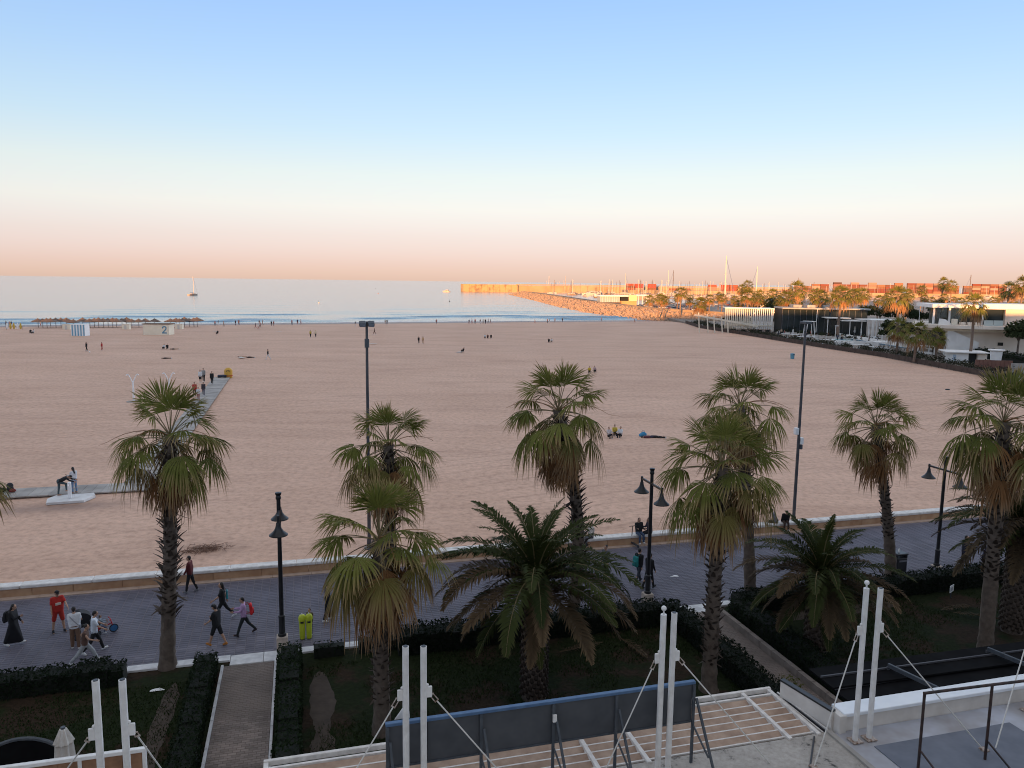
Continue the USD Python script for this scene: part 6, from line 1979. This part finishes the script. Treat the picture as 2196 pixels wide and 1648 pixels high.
def motor_boat(label, loc, rot, group=None):
    t = thing('motor_yacht', label, 'motor boat', loc, rot, group, scale=1.0)
    v, f = hull_mesh(12, 4.0, 1.7)
    MB().add(v, f).build('hull', HULLW, t, smooth=40)
    MB().mesh(m3.Manifold.hull_points(np.array([(-4, -1.5, 1.5), (-4, 1.5, 1.5), (3, -1.3, 1.6), (3, 1.3, 1.6), (-3.6, -1.2, 3.2), (-3.6, 1.2, 3.2), (.6, -1.1, 3.2), (.6, 1.1, 3.2)]))).build('cabin', HULLW, t)
    MB().box((-3.2, -1.36, 2.25), (.6, 1.36, 2.75)).build('window', mat('boat_window', (.03, .035, .04), .15), t)
    MB().box((-3.6, -1.3, 3.9), (-.6, 1.3, 4.02), .03).tube([(-3, -1, 3.1), (-3, -1, 3.9)], .05, 5).tube([(-3, 1, 3.1), (-3, 1, 3.9)], .05, 5).build('sun_roof', HULLW, t)
    return t


sail_boat('sailing boat with bare mast at anchor off the beach, left', at(414, 634, -1.0), 70, mh=16.5, sail=SAIL)
motor_boat('small white motor boat on the sea left of the harbour wall', at(957, 627, -1.0), 150)
# small buoys on the open water
for k, (x, y) in enumerate(((811, 630), (684, 650), (964, 647), (805, 620))):
    o = at(x, y, -1.0)
    t = thing('buoy', ['orange buoy beyond the floodlight mast', 'white buoy left of the floodlight mast', 'small dark buoy right of the motor boat', 'dark buoy far out beyond the floodlight mast'][k], 'buoy', o)
    MB().sphere((0, 0, .2), (.5, .5, .45), 1).build('float', [cloth((.45, .14, .03)), HULLW, BLACK, BLACK][k], t, smooth=True)
    MB().tube([(0, 0, .5), (0, 0, 1.5)], .06, 6).build('staff', BLACK, t)

rng = np.random.default_rng(95)
SG, MG = 'sailing boats in the marina', 'motor boats in the marina'
fs = fmo = None
tall = [(1549, 648, 549, 'sailing boat with the tallest mast of the marina'), (1624, 650, 572, 'sailing boat with the second tallest mast, right of the tall palm'), (1338, 632, 587, 'sailing boat with a dark tall mast at the near berths'), (1432, 636, 580, 'sailing boat with tall mast left of the red containers'), (1445, 634, 580, 'sailing boat with slim tall mast beside the other left of the red containers'), (2081, 645, 590, 'sailing boat with thin dark mast seen above the villa'), (1712, 640, 596, 'sailing boat with mast above the dark glass restaurant'), (1176, 626, 592, 'sailing boat with the mast farthest left in the marina'), (1211, 628, 592, 'sailing boat with the second mast from the left')]
for x, yb, yt, lab in tall:
    o = at(x, yb, -1.0)
    h = height_at(o, yt) + 1.0
    if fs is None:
        fs = sail_boat(lab, o, 20, SG)
        UsdGeom.Xformable(fs).GetOrderedXformOps()[2].Set(Gf.Vec3f(h / 16, h / 16, h / 16))
    else:
        copy_of(fs, o, rng.uniform(0, 360), lab, SG, scale=h / 16)
for k in range(262):
    f = rng.random()
    x = 1150 + 1050 * f ** .75 + rng.normal(0, 6)
    ymin, ymax = (622, 634) if x < 1260 else ((624, 640) if x < 1420 else (626, 643))
    y = rng.uniform(ymin, ymax)
    o = at(x, y, -1.0)
    if np.hypot(*o[:2]) < 460:
        continue
    copy_of(fs, o, rng.choice([15, 195, 105]) + rng.normal(0, 5), 'white sailing boat berthed among many in the marina', SG, scale=rng.uniform(.75, 1.25))
for k in range(90):
    x = 1210 + 980 * rng.random()
    ymin, ymax = (630, 638) if x < 1330 else (632, 643)
    o = at(x, rng.uniform(ymin, ymax), -1.0)
    if np.hypot(*o[:2]) < 470:
        continue
    if fmo is None:
        fmo = motor_boat('white motor boat berthed among many in the marina', o, 30, MG)
    else:
        copy_of(fmo, o, rng.choice([15, 195, 105]) + rng.normal(0, 8), None, MG, scale=rng.uniform(.8, 1.5))
# floating piers between the berths
for k, (xa, ya, xb, yb) in enumerate(((1230, 631, 2300, 637), (1330, 635, 2300, 641), (1430, 640, 2300, 645))):
    a, b_ = at(xa, ya, -.6), at(xb, yb, -.6)
    MB().bar(a, b_, 3.0, .6).build('floating_pier', LAND, label=['farthest floating pier of the marina', 'middle floating pier of the marina', 'nearest floating pier of the marina'][k], cat='pier')

# the outer wall, the container quay and the stacks on it
qa = at(990, 626, -1.0)
D0 = float(qa[1])


def far_at(px_, depth, z):
    """a point at that depth along the view that lies in the bearing of px"""
    d = ray(px_, 615)
    p = d * depth / (d @ np.array([0, 1.0, 0]))
    return np.array([p[0], p[1], z])


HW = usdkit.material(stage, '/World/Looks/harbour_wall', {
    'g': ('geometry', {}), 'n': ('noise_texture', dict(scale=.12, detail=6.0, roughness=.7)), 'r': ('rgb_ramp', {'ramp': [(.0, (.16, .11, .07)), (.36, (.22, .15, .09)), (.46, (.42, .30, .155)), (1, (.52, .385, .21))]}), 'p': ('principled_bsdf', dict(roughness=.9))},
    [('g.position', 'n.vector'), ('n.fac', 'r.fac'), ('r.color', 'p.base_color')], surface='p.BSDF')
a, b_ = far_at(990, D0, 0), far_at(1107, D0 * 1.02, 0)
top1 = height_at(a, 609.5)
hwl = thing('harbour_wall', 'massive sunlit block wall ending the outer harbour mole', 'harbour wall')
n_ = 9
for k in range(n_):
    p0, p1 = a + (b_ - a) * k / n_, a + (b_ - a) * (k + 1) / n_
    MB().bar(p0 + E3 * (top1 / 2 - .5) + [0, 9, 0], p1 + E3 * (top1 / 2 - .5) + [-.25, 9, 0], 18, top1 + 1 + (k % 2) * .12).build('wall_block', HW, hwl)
mole = thing('outer_mole', 'long low sunlit mole running behind the marina masts', 'mole')
c_ = far_at(1107, D0 * 1.025, 0)
d_ = far_at(1760, D0 * 1.025, 0)
t2 = height_at(c_, 612)
MB().bar(c_ + E3 * (t2 / 2 - .5) + [0, 7, 0], d_ + E3 * (t2 / 2 - .5) + [0, 7, 0], 14, t2 + 1).build('wall', QUAY, mole)
MB().bar(c_ + E3 * (t2 + 1.12) + [0, 9, 0], d_ + E3 * (t2 + 1.12) + [0, 9, 0], 3, 1.2).build('crest', QUAY, mole)
qd = D0 * .98
q0, q1 = far_at(1345, qd, 0), far_at(2600, qd, 0)
tq = height_at(q0, 622)
MB().bar(q0 + E3 * (tq / 2 - 1) + [0, 20, 0], q1 + E3 * (tq / 2 - 1) + [0, 20, 0], 60, tq + 2).build('container_quay', QUAY, label='long sunlit quay that carries the container stacks', cat='quay')
CONT = leafy('container_paint', [(0, (.34, .05, .04)), (.3, (.36, .08, .055)), (.5, (.26, .09, .06)), (.65, (.34, .16, .09)), (.78, (.13, .06, .05)), (.9, (.42, .32, .25)), (1, (.12, .11, .14))], trans=0, rough=.6, per='place')
CG = 'shipping containers stacked on the far quay'
fc = fc2 = None
CONT2 = leafy('muted_container_paint', [(0, (.22, .07, .05)), (.3, (.17, .075, .05)), (.5, (.30, .16, .10)), (.65, (.10, .055, .045)), (.8, (.36, .27, .21)), (.9, (.25, .06, .045)), (1, (.10, .09, .11))], trans=0, rough=.7, per='place')
rng = np.random.default_rng(97)
count = 0
x = 1352.0
while x < 2230 and count < 296:
    w = 12.4 * FPX / (qd * 1.0)
    dens_ = 1.0
    if 1402 < x < 1420 or 1436 < x < 1450 or 1576 < x < 1716 or 1470 < x < 1518:
        dens_ = .18 if x > 1576 else .45
    if rng.random() < dens_:
        lv = (rng.choice([4, 5, 5]) if x > 1780 else rng.choice([3, 4])) if dens_ == 1 else rng.choice([1, 2, 3])
        for k in range(lv):
            if x > 1640:
                fc = fc2
            o = far_at(x, qd + 14 + rng.uniform(-2, 2), tq + .02 + k * 2.95)
            if fc is None:
                late = x > 1640
                fc = thing('shipping_container', ['red shipping container stacked with others on the far quay', 'brownish shipping container in the long stacks behind the palms at right'][late], 'container', o, 3, CG + [' left', ' at right'][late], scale=1.0)
                if late:
                    fc2 = fc
                MB().box((-6.1, -1.3, 0), (6.1, 1.3, 2.9), .05).build('body', CONT2 if x > 1640 else CONT, fc)
                for y in (-1.33,):
                    for s_ in np.linspace(-5.6, 5.6, 9):
                        MB().box((s_ - .15, y - .03, .2), (s_ + .15, y + .05, 2.7)).build('rib', CONT2 if x > 1640 else CONT, fc)
            else:
                copy_of(fc, o, 3 + rng.normal(0, .4), None, None, scale=1.0)
            count += 1
    x += w * (1.03 if rng.random() < .8 else 1.5)

# quay building with glass front and yellow block by the breakwater root
o = at(1335, 657, .5)
qb = thing('quay_pavilion', 'low glass pavilion with white roof beside the sunlit yellow block on the breakwater', 'building', o, ANGD - 3)
s_ = np.linalg.norm(o[:2]) / FPX                      # metres per pixel there
GLASSY = usdkit.material(stage, '/World/Looks/window_glass', {'f': ('fresnel', dict(IOR=1.9)), 't': ('transparent_bsdf', dict(color=(.45, .52, .52))), 'g': ('glossy_bsdf', dict(color=(.9, .9, .9), roughness=.03)), 'm': ('mix_closure', {})}, [('f.fac', 'm.fac'), ('t.BSDF', 'm.closure1'), ('g.BSDF', 'm.closure2')], surface='m.closure')
DARKIN = mat('dark_interior', (.02, .022, .022), .9)
MB().box((-48 * s_, 0, -1), (-5 * s_, 7, 8 * s_)).build('base', worn('pavilion_base', (.13, .09, .07), (.18, .13, .1), .3, .9), qb)
MB().box((-49 * s_, .5, 8.2 * s_), (-6 * s_, 6.5, 20 * s_)).build('glass_front', mat('pale_glazing', (.36, .40, .40), .12), qb)
for k in range(9):
    MB().box((-49 * s_ + k * 5.2 * s_, .40, 8.2 * s_), (-49 * s_ + k * 5.2 * s_ + .15, .497, 20 * s_)).build('mullion', WHITE, qb)
MB().box((-52 * s_, -.8, 20 * s_ + .01), (12 * s_, 8, 22.5 * s_), .05).build('roof', WHITE, qb)
MB().box((-4 * s_, -1.2, -.5), (30 * s_, 9, 11 * s_)).build('orange_wall', worn('ochre_wall', (.46, .28, .12), (.54, .34, .16), .3, .85), qb)
MB().box((14 * s_, 0, 11 * s_ + .01), (32 * s_, 9, 24 * s_)).build('yellow_wall', worn('pale_yellow_wall', (.62, .54, .30), (.70, .62, .36), .3, .8), qb)
MB().box((-3 * s_, .6, 11 * s_ + .01), (13.8 * s_, 8, 19 * s_)).build('dark_windows', DARKIN, qb)
MB().box((30 * s_, -.6, 22 * s_), (58 * s_, 8, 24.2 * s_), .05).build('canopy', WHITE, qb)
for k in range(3):
    MB().box((36 * s_ + k * 9 * s_, 1, 0), (36 * s_ + k * 9 * s_ + .3, 1.3, 22 * s_)).build('canopy_post', WHITE, qb)

# cars parked by the marina
CARM = leafy('car_paint', [(0, (.55, .55, .54)), (.4, (.6, .58, .55)), (.55, (.05, .05, .055)), (.75, (.22, .22, .23)), (.9, (.30, .03, .03)), (1, (.05, .09, .18))], trans=0, rough=.3, per='place')
fcar = None
CGX = 'cars parked by the marina'
rng = np.random.default_rng(99)
for k in range(60):
    if k < 30:
        x, y = 1362 + 5.2 * k + rng.uniform(-1, 1), 657 + .06 * 5.2 * k + rng.uniform(-2.5, 3)
    else:
        x, y = 1440 + 9.5 * (k - 30) + rng.uniform(-2, 2), 653 + .2 * (k - 30) + rng.uniform(-2, 5)
    o = at(x, y, .36)
    if fcar is None:
        fcar = thing('parked_car', 'small car in the parked rows by the marina', 'car', o, 20, CGX, scale=1.0)
        MB().mesh(hull(((-1.9, -.75, .5), .15), ((1.9, -.75, .45), .15), ((-1.9, .75, .5), .15), ((1.9, .75, .45), .15), ((-1.9, -.7, .8), .12), ((1.7, -.7, .75), .12), ((-1.9, .7, .8), .12), ((1.7, .7, .75), .12), seg=8)).build('body', CARM, fcar, smooth=40)
        MB().mesh(hull(((-1.5, -.6, .9), .1), ((.9, -.6, .9), .1), ((-1.5, .6, .9), .1), ((.9, .6, .9), .1), ((-1.1, -.5, 1.36), .08), ((.2, -.5, 1.36), .08), ((-1.1, .5, 1.36), .08), ((.2, .5, 1.36), .08), seg=8)).build('cabin', mat('car_glass', (.03, .035, .04), .1), fcar, smooth=40)
        for wx in (-1.2, 1.25):
            for wy in (-.78, .78):
                MB().tube([(wx, wy - .09, .32), (wx, wy + .09, .32)], .31, 12).build('wheel', TYRE, fcar)
    else:
        copy_of(fcar, o, rng.choice([20, 110]) + rng.normal(0, 4), None, CGX, scale=1.0)

# ================================================================ beach club at the right edge of the sand
CLW = worn('club_white', (.68, .67, .65), (.78, .77, .75), .6, .6)
VWALL = worn('planter_paint', (.50, .46, .42), (.62, .58, .54), .8, .7)
GLZ = mat('dark_club_glazing', (.018, .026, .028), .12)


def local(px_, py_, z=.35):
    """origin on the club's ground and metres per pixel there"""
    o = at(px_, py_, z)
    return o, float((o - EYE) @ _f) / FPX


# white colonnade with the walkway on posts
o, s_ = local(1602, 713)
t = thing('white_colonnade', 'white colonnade of many thin posts with a walkway beam on five posts', 'pavilion', o, ANGD - 25)
for k in range(24):
    x = (-46 + 4.1 * k) * s_
    MB().box((x - .14, 0, 7 * s_), (x + .14, .28, 50 * s_)).build('thin_post', CREAM if k < 14 else CLW, t)
    if k % 2:
        MB().box((x - .12, 6, 7 * s_), (x + .12, 6.24, 50 * s_)).build('thin_post', CREAM, t)
MB().box((-48 * s_, -.3, 50 * s_ + .005), (52 * s_, 6.8, 52 * s_), .05).build('roof_frame', CLW, t)
MB().box((-48 * s_, -.4, 14 * s_), (52 * s_, 0 - .01, 16 * s_)).build('floor_beam', CREAM, t)
MB().box((-20 * s_, .6, -1), (50 * s_, 6, 7 * s_)).build('base_wall', worn('club_base', (.40, .30, .26), (.50, .40, .34), .8, .8), t)
MB().bar((-112 * s_, -1.2, 35 * s_), (20 * s_, -1.2, 14 * s_), .5, .55).build('walkway_beam', CREAM, t)
for x in (-100, -82, -68, -52, -40):
    z = (35 + (x + 112) * (-21 / 132)) * s_
    MB().bar((x * s_, -1.2, -.5), (x * s_ - .5, -1.2, z + 1.0), .32).build('walkway_post', CREAM, t)
for k, x in enumerate((-12, 6, 22, 38)):
    MB().box((x * s_, .5, .2), ((x + 9) * s_, .597, 5.5 * s_)).build('window', DARKIN, t)
MB().bar((49 * s_, 0, 7 * s_), (52 * s_, 0, 50 * s_), .4).build('end_post', CLW, t)

# white arched roof behind it
o, s_ = local(1652, 690)
t = thing('arched_roof', 'dark arched roof with a pale curved rim behind the colonnade', 'pavilion', o, ANGD - 25)
arc = [(-42 * s_ + 78 * s_ * k / 14, 0, (8 + 44 * math.sin(math.pi * .62 * k / 14)) * s_) for k in range(15)]
MB().tube(arc, .28, 7).build('rim', CREAM, t, smooth=True)
q = MB()
for k in range(14):
    a, b_ = np.array(arc[k]), np.array(arc[k + 1])
    q.quad(a + [0, .2, -.1], b_ + [0, .2, -.1], b_ + [0, 9, -1], a + [0, 9, -1])
    q.quad(a * [1, 1, 0] + [0, .25, 0], b_ * [1, 1, 0] + [0, .25, 0], b_ + [0, .25, -.1], a + [0, .25, -.1])
q.build('roof_shell', worn('arched_roof_brown', (.06, .05, .035), (.12, .09, .06), .5, .9), t)

# thin white open frame in front of the dark glass restaurant
o, s_ = local(1690, 713)
t = thing('open_frame', 'thin white open pergola frame before the dark glass restaurant', 'pergola', o, ANGD - 22)
MB().box((-38 * s_, 0, 48 * s_), (40 * s_, .25, 50 * s_)).build('top_beam', CLW, t)
MB().box((-38 * s_, 5, 48 * s_), (40 * s_, 5.25, 50 * s_)).build('top_beam', CLW, t)
for x in (-38, -20, 10, 39):
    MB().box((x * s_, 0, 0), (x * s_ + .22, .22, 48 * s_ - .01)).build('post', CLW, t)
MB().bar((-35 * s_, 0, 46 * s_), (-20 * s_, 0, 30 * s_), .22).build('brace', CLW, t)

# dark glass restaurant with flat roofs
o, s_ = local(1775, 722)
t = thing('glass_restaurant', 'long dark glass restaurant with flat roof and white awning edges', 'building', o, ANGD - 22)
xs_ = np.linspace(-85, 95, 15)
MB().box((-86 * s_, 7, 0), (96 * s_, 16, 56 * s_)).build('dark_core', DARKIN, t)
for a, b_ in zip(xs_[:-1], xs_[1:]):
    MB().box((a * s_ + .06, 6.6, .2), (b_ * s_ - .06, 6.68, 54 * s_)).build('glass_pane', GLZ, t)
    MB().box((a * s_ - .06, 6.5, 0), (a * s_ + .06, 6.72, 55 * s_)).build('mullion', GREY_STEEL, t)
MB().box((-88 * s_, 5.2, 56 * s_ + .01), (98 * s_, 16.5, 59 * s_), .05).build('flat_roof', worn('roof_grey_light', (.26, .28, .28), (.36, .37, .37), .4, .85), t)
for k, x in enumerate((-60, -30, 5, 30)):
    MB().box((x * s_, 8, 59 * s_), ((x + 18) * s_, 13, 65 * s_), .1).build('roof_plant', worn('plant_grey', (.2, .2, .2), (.4, .39, .37), .6, .8), t)
MB().box((-2 * s_, 1.0, 38 * s_), (48 * s_, 6.3, 40 * s_), .04).build('white_awning', CLW, t)
MB().box((28 * s_, .2, 33 * s_), (78 * s_, 5.6, 35 * s_), .04).build('white_awning', CLW, t)
MB().box((66 * s_, .2, 36 * s_), (150 * s_, 5.6, 38 * s_), .04).build('white_awning', CLW, t)
for x in (0, 24, 46, 70, 100, 130):
    MB().box((x * s_, 1.0, 0), (x * s_ + .18, 1.18, 36 * s_)).build('awning_post', CLW, t)
fb = None
# closed white parasols on the terrace
for k, (x, y, h) in enumerate(((1668, 712, 24), (1694, 714, 20), (1714, 712, 22), (1724, 713, 16), (1759, 713, 20), (1768, 713, 20), (1816, 718, 18), (1832, 720, 20), (1846, 721, 18), (1862, 724, 20), (1700, 722, 16), (1940, 748, 26))):
    o, s_ = local(x, y)
    if fb is None:
        fb = thing('terrace_parasol', 'closed white parasol on the beach club terrace', 'parasol', o, 0, 'closed white parasols on the beach club terrace', scale=1.0)
        MB().lathe([(.05, 3.0), (.16, 2.7), (.26, 2.2), (.22, 2.1), (.30, 1.3), (.22, .9), (.05, .85)], 10).build('folded_cloth', CLW, fb)
        MB().tube([(0, 0, 0), (0, 0, 2.8)], .04, 6).build('pole', CLW, fb)
    else:
        copy_of(fb, o, k * 31, scale=h * s_ / 3.0)

# planters with shrubs and pale tables in front of the dark glass
for k in range(15):
    o, s_ = local(1672 + 15 * k, 716 + 1.6 * k)
    t = thing('terrace_planter', 'pale planter with a bushy shrub in the row before the dark glass restaurant', 'planter', o, ANGD - 22, 'planters before the dark glass restaurant')
    MB().box((-.8, -.4, 0), (.8, .4, .75), .05).build('trough', VWALL, t)
    q = MB()
    leaf_cloud(q, np.random.default_rng(400 + k), np.array([0, 0, .8]), (1.0, .6, .6 + (k * 7 % 5) * .22), 160, .14)
    q.build('foliage', SHRUB if k % 3 else TREE, t, kind='stuff')
ftb = None
for k in range(22):
    o, s_ = local(1668 + 9.5 * k + (k * 13 % 5), 720 + 1.5 * k + (k * 7 % 4))
    if ftb is None:
        ftb = thing('terrace_table', 'round white table on the beach club terrace', 'table', o, 0, 'white tables on the beach club terrace', scale=1.0)
        MB().lathe([(0, .70), (.55, .70), (.55, .75), (0, .75)], 12).build('table_top', CLW, ftb)
        MB().lathe([(.3, 0), (.3, .03), (.05, .06), (.05, .70)], 8).build('foot', CLW, ftb)
    else:
        copy_of(ftb, o, 0, scale=1.4)

# white terrace wall and blue loungers
o, s_ = local(1868, 742)
t = thing('terrace_wall', 'long white terrace wall in front of the blue loungers', 'wall', o, ANGD - 26)
for k in range(9):
    MB().box((-72 * s_ + k * 15 * s_ + .03, 0, 0), (-72 * s_ + (k + 1) * 15 * s_ - .03, .35, 9 * s_ + (k % 2) * .02)).build('wall_section', CLW, t)
LB = cloth((.10, .19, .27))
fl = None
for k in range(18):
    o, s_ = local(1798 + 8.5 * k, 727 + .17 * 8.5 * k)
    if fl is None:
        fl = thing('sun_lounger', 'pale sun lounger with blue cushion on the beach club terrace', 'sun lounger', o, ANGD + 60, 'loungers on the beach club terrace', scale=1.0)
        MB().box((-1.0, -.35, .3), (.5, .35, .42), .03).build('seat', LB, fl)
        MB().bar((.5, 0, .36), (1.1, 0, .95), .7, .1).build('backrest', CLW, fl)
        for x in (-.9, .4):
            for y in (-.3, .3):
                MB().box((x - .04, y - .04, 0), (x + .04, y + .04, .3)).build('leg', CLW, fl)
        MB().box((-.4, -.3, .425), (.4, .3, .50), .03).build('towel', CLW, fl)
    else:
        copy_of(fl, o, ANGD + 60 + (k * 37) % 25, scale=1.5)
o, s_ = local(1838, 734)
t = thing('bathing_pool', 'pale turquoise pool edge glimpsed among the loungers', 'pool', o, ANGD - 24)
MB().box((-42 * s_, 0, 0), (40 * s_, 5, .35), .05).build('rim', CLW, t)
MB().box((-41 * s_, .3, .352), (39 * s_, 4.7, .37)).build('water', mat('pool_water', (.08, .25, .29), .05), t)
# open white cabanas and lamps
for k, (x, y, w, h) in enumerate(((1737, 725, 20, 34), (1880, 728, 22, 40), (1895, 752, 26, 16), (1985, 762, 34, 18))):
    o, s_ = local(x, y)
    t = thing('white_cabana', ['pale cabana with slanting posts beside the dark light mast', 'white cabana frame before the olive trees', 'low white cabana behind the terrace wall', 'white day bed frame near the short palm'][k], 'cabana', o, ANGD - 20)
    W_, H_ = w * s_, h * s_
    for a in (-.5, .5):
        for b_ in (0, 1):
            MB().bar((a * W_, b_ * 2.4, 0), (a * W_ * (.6 if k == 0 else 1), b_ * 2.4, H_), .16).build('post', CLW, t)
    MB().box((-W_ * .55, -.15, H_), (W_ * .55, 2.6, H_ + .16), .03).build('roof', CLW, t)
    MB().box((-W_ * .45, .3, .1), (W_ * .45, 2.1, .55), .05).build('bed', CLW, t)

# the white villa
o, s_ = local(2075, 765)
vl = thing('white_villa', 'white modern two storey villa with glass upper floor and curved terrace edge', 'building', o, ANGD - 30)
X = lambda x: (x - 2075) * s_
Zz = lambda y: (765 - y) * s_
VW = worn('villa_white', (.68, .59, .50), (.78, .69, .60), .35, .7)
MB().box((X(2042), 3, 0), (X(2330), 20, Zz(708))).build('lower_wall', VW, vl)
# slanting white buttress
q = MB()
q.mesh(m3.Manifold.hull_points(np.array([(X(2036), 1.2, 0), (X(2098), 1.2, 0), (X(2036), 3.2, 0), (X(2098), 3.2, 0), (X(2036), 1.2, Zz(712)), (X(2036), 3.2, Zz(712)), (X(2046), 1.2, Zz(712)), (X(2098), 1.2, Zz(735)), (X(2098), 3.2, Zz(735))])))
q.build('buttress', CLW, vl)
MB().box((X(2005), 4.2, Zz(752)), (X(2035), 8, Zz(712))).build('dark_glass', GLZ, vl)
MB().box((X(2140), 2.9, Zz(742)), (X(2150), 2.99, Zz(735))).build('vent', DARKIN, vl)
# terrace slab with a pointed curved front
slab = [(X(1976), 3.0), (X(2000), .6), (X(2050), -.6), (X(2140), -1.0), (X(2330), -.4), (X(2330), 20), (X(2010), 20)]
MB().prism(slab, Zz(706), Zz(699)).build('terrace_slab', VW, vl)
slab2 = [(X(1990), 4.0), (X(2010), 1.8), (X(2056), .8), (X(2140), .5), (X(2330), 1.0), (X(2330), 19), (X(2020), 19)]
MB().prism(slab2, Zz(712), Zz(706) - .01).build('slab_soffit', CREAM, vl)
# upper floor
for a, b_ in ((2012, 2020), (2020, 2030), (2030, 2042), (2045, 2060), (2060, 2075)):
    MB().box((X(a) + .05, 5.0, Zz(699) + .02), (X(b_) - .05, 5.06, Zz(664))).build('glass_pane', GLASSY, vl)
MB().box((X(2016), 8.5, Zz(699) + .02), (X(2150), 8.7, Zz(664))).build('back_wall', worn('villa_inner', (.10, .10, .09), (.2, .2, .18), .4, .9), vl)
for x in (2013, 2044, 2109):
    MB().box((X(x), 4.4, Zz(699) + .01), (X(x) + .35, 4.75, Zz(664))).build('column', CLW, vl)
MB().box((X(2006), 2.6, Zz(663)), (X(2096), 16, Zz(655)), .05).build('flat_roof', CLW, vl)
MB().box((X(2104), 2.0, Zz(664)), (X(2215), 16, Zz(653)), .05).build('flat_roof', CLW, vl)
MB().box((X(2112), 5.6, Zz(699) + .02), (X(2155), 5.7, Zz(665))).build('glass_pane', GLZ, vl)
MB().box((X(2155), 4.6, Zz(699) + .02), (X(2330), 16, Zz(664))).build('upper_wall', VW, vl)
q = MB()
q.mesh(m3.Manifold.hull_points(np.array([(X(2018), 1.6, Zz(699)), (X(2046), 1.6, Zz(699)), (X(2018), 1.9, Zz(699)), (X(2046), 1.9, Zz(699)), (X(2019), 1.6, Zz(686)), (X(2030), 1.6, Zz(687)), (X(2019), 1.9, Zz(686)), (X(2030), 1.9, Zz(687))])))
q.build('stair_wall', CLW, vl)
for k, (a, b_) in enumerate(((2102, 2120), (2120, 2139))):
    MB().box((X(a) + .04, .6, Zz(699) + .01), (X(b_) - .04, .66, Zz(687))).build('balustrade_pane', mat('milky_glass', (.42, .47, .46), .2), vl)
MB().box((X(2043), 1.0, Zz(699) + .01), (X(2053), 2.0, Zz(686)), .05).build('planter', CREAM, vl)
for k in range(3):
    MB().box((X(2062) + k * 1.4, 2.2, Zz(699) + .02), (X(2062) + k * 1.4 + 1.0, 3.2, Zz(693)), .08).build('terrace_seat', VW, vl)
# villa hedge, walls and kiosk
h_ = MB()
rng = np.random.default_rng(111)
th_ = thing('villa_hedge', 'long dark hedge below the villa wall at the right edge', 'hedge')
a, b_ = at(2100, 765, .35), at(2290, 800, .35)
MB().bar(a + E3 * .8, b_ + E3 * .8, 2.0, 1.6).build('branches', HEDGE_CORE, th_)  # solid block coloured as the shade behind the leaves
for k in range(26):
    leaf_cloud(h_, rng, a + (b_ - a) * k / 25 + E3 * .9, (1.6, 1.6, 1.2), 130, .15)
h_.build('foliage', HEDGE, th_, kind='stuff')
o, s_ = local(2058, 779)
t = thing('white_kiosk', 'small white kiosk with a wide flat roof in front of the villa', 'kiosk', o, ANGD - 30)
MB().box((-21 * s_, 0, 0), (16 * s_, 3, 22 * s_)).build('wall', CLW, t)
MB().box((-30 * s_, -.8, 22 * s_ + .01), (54 * s_, 4.5, 24.5 * s_), .04).build('flat_roof', CLW, t)
MB().box((-14 * s_, -.02, 5 * s_), (-8 * s_, -.003, 18 * s_)).build('blue_poster', mat('poster_blue', (.40, .48, .56), .7), t)
MB().box((17 * s_, .8, 0), (34 * s_, 3, 21.8 * s_)).build('dark_opening', DARKIN, t)
MB().box((34 * s_, .2, 0), (52 * s_, 3, 20 * s_)).build('end_wall', VW, t)
o, s_ = local(2130, 795)
t = thing('brown_screen', 'rust brown screen wall right of the white kiosk', 'screen', o, ANGD - 30)
for k in range(9):
    MB().box((-36 * s_ + k * 8 * s_ + .02, 0, 0), (-36 * s_ + (k + 1) * 8 * s_ - .02, .2 + .03 * (k % 2), 22 * s_)).build('screen_panel', worn('rust_wood', (.14, .065, .05), (.20, .10, .075), .8, .85), t)
o, s_ = local(2215, 805)
t = thing('grey_wall', 'pale grey garden wall at the right edge beyond the brown screen', 'wall', o, ANGD - 30)
for k in range(4):
    MB().box((-42 * s_ + k * 30 * s_ + .02, 0, 0), (-42 * s_ + (k + 1) * 30 * s_ - .02, .3, (24 + k % 2 * .2) * s_)).build('wall_section', CONCRETE, t)
o, s_ = local(2134, 785)
t = thing('white_tub', 'round white tub table behind the brown screen', 'table', o, 0)
MB().lathe([(0, 0), (.8, 0), (1.0, 2.6), (1.35, 2.8), (1.35, 2.95), (0, 3.0)], 16).build('tub', CLW, t, smooth=35)
# street lights and posts in the club
for k, (x, yb, yt) in enumerate(((1968, 722, 664), (1992, 715, 669), (1952, 745, 690), (1871, 735, 690), (1749, 724, 664), (1798, 726, 662), (1790, 738, 700))):
    o = at(x, yb, .35)
    h = height_at(o, yt) - .35
    t = thing('club_lamp', f"slim pale lamp post {['between the tall trees left of the villa', 'beside the left end of the villa', 'before the dark trees', 'at the white cabana', 'before the dark glass restaurant, left', 'before the dark glass restaurant, right', 'on the terrace by the loungers'][k]}", 'lamp post', o, ANGD)
    MB().tube([(0, 0, 0), (0, 0, h)], [.10, .07], 7).build('post', CLW, t)
    MB().box((-.15, -.2, h), (.75, .2, h + .14), .03).build('lamp_head', CLW, t)
    MB().tube([(0, 0, 0), (0, 0, .25)], .2, 8).build('base', CLW, t)
# stacked white parasol bases and guests on the terrace
rng = np.random.default_rng(120)
GG = 'guests on the beach club terraces'
for k in range(26):
    x = rng.uniform(1640, 1890)
    y = 714 + (x - 1640) * .09 + rng.uniform(-2, 5)
    o = at(x, y, .36)
    person('guest standing or sitting on the beach club terrace', o, rng.uniform(0, 360), h=1.7, fine=False, group=GG, seat=.5 if k % 2 else None, legs=((82, 80), (80, 80)) if k % 2 else ((5, 2), (-5, 4)),
           top=[BLK, WHT, (.35, .1, .08), (.1, .1, .14), (.4, .3, .22)][k % 5], bottom=[BLK, (.1, .12, .2), (.3, .25, .2)][k % 3])
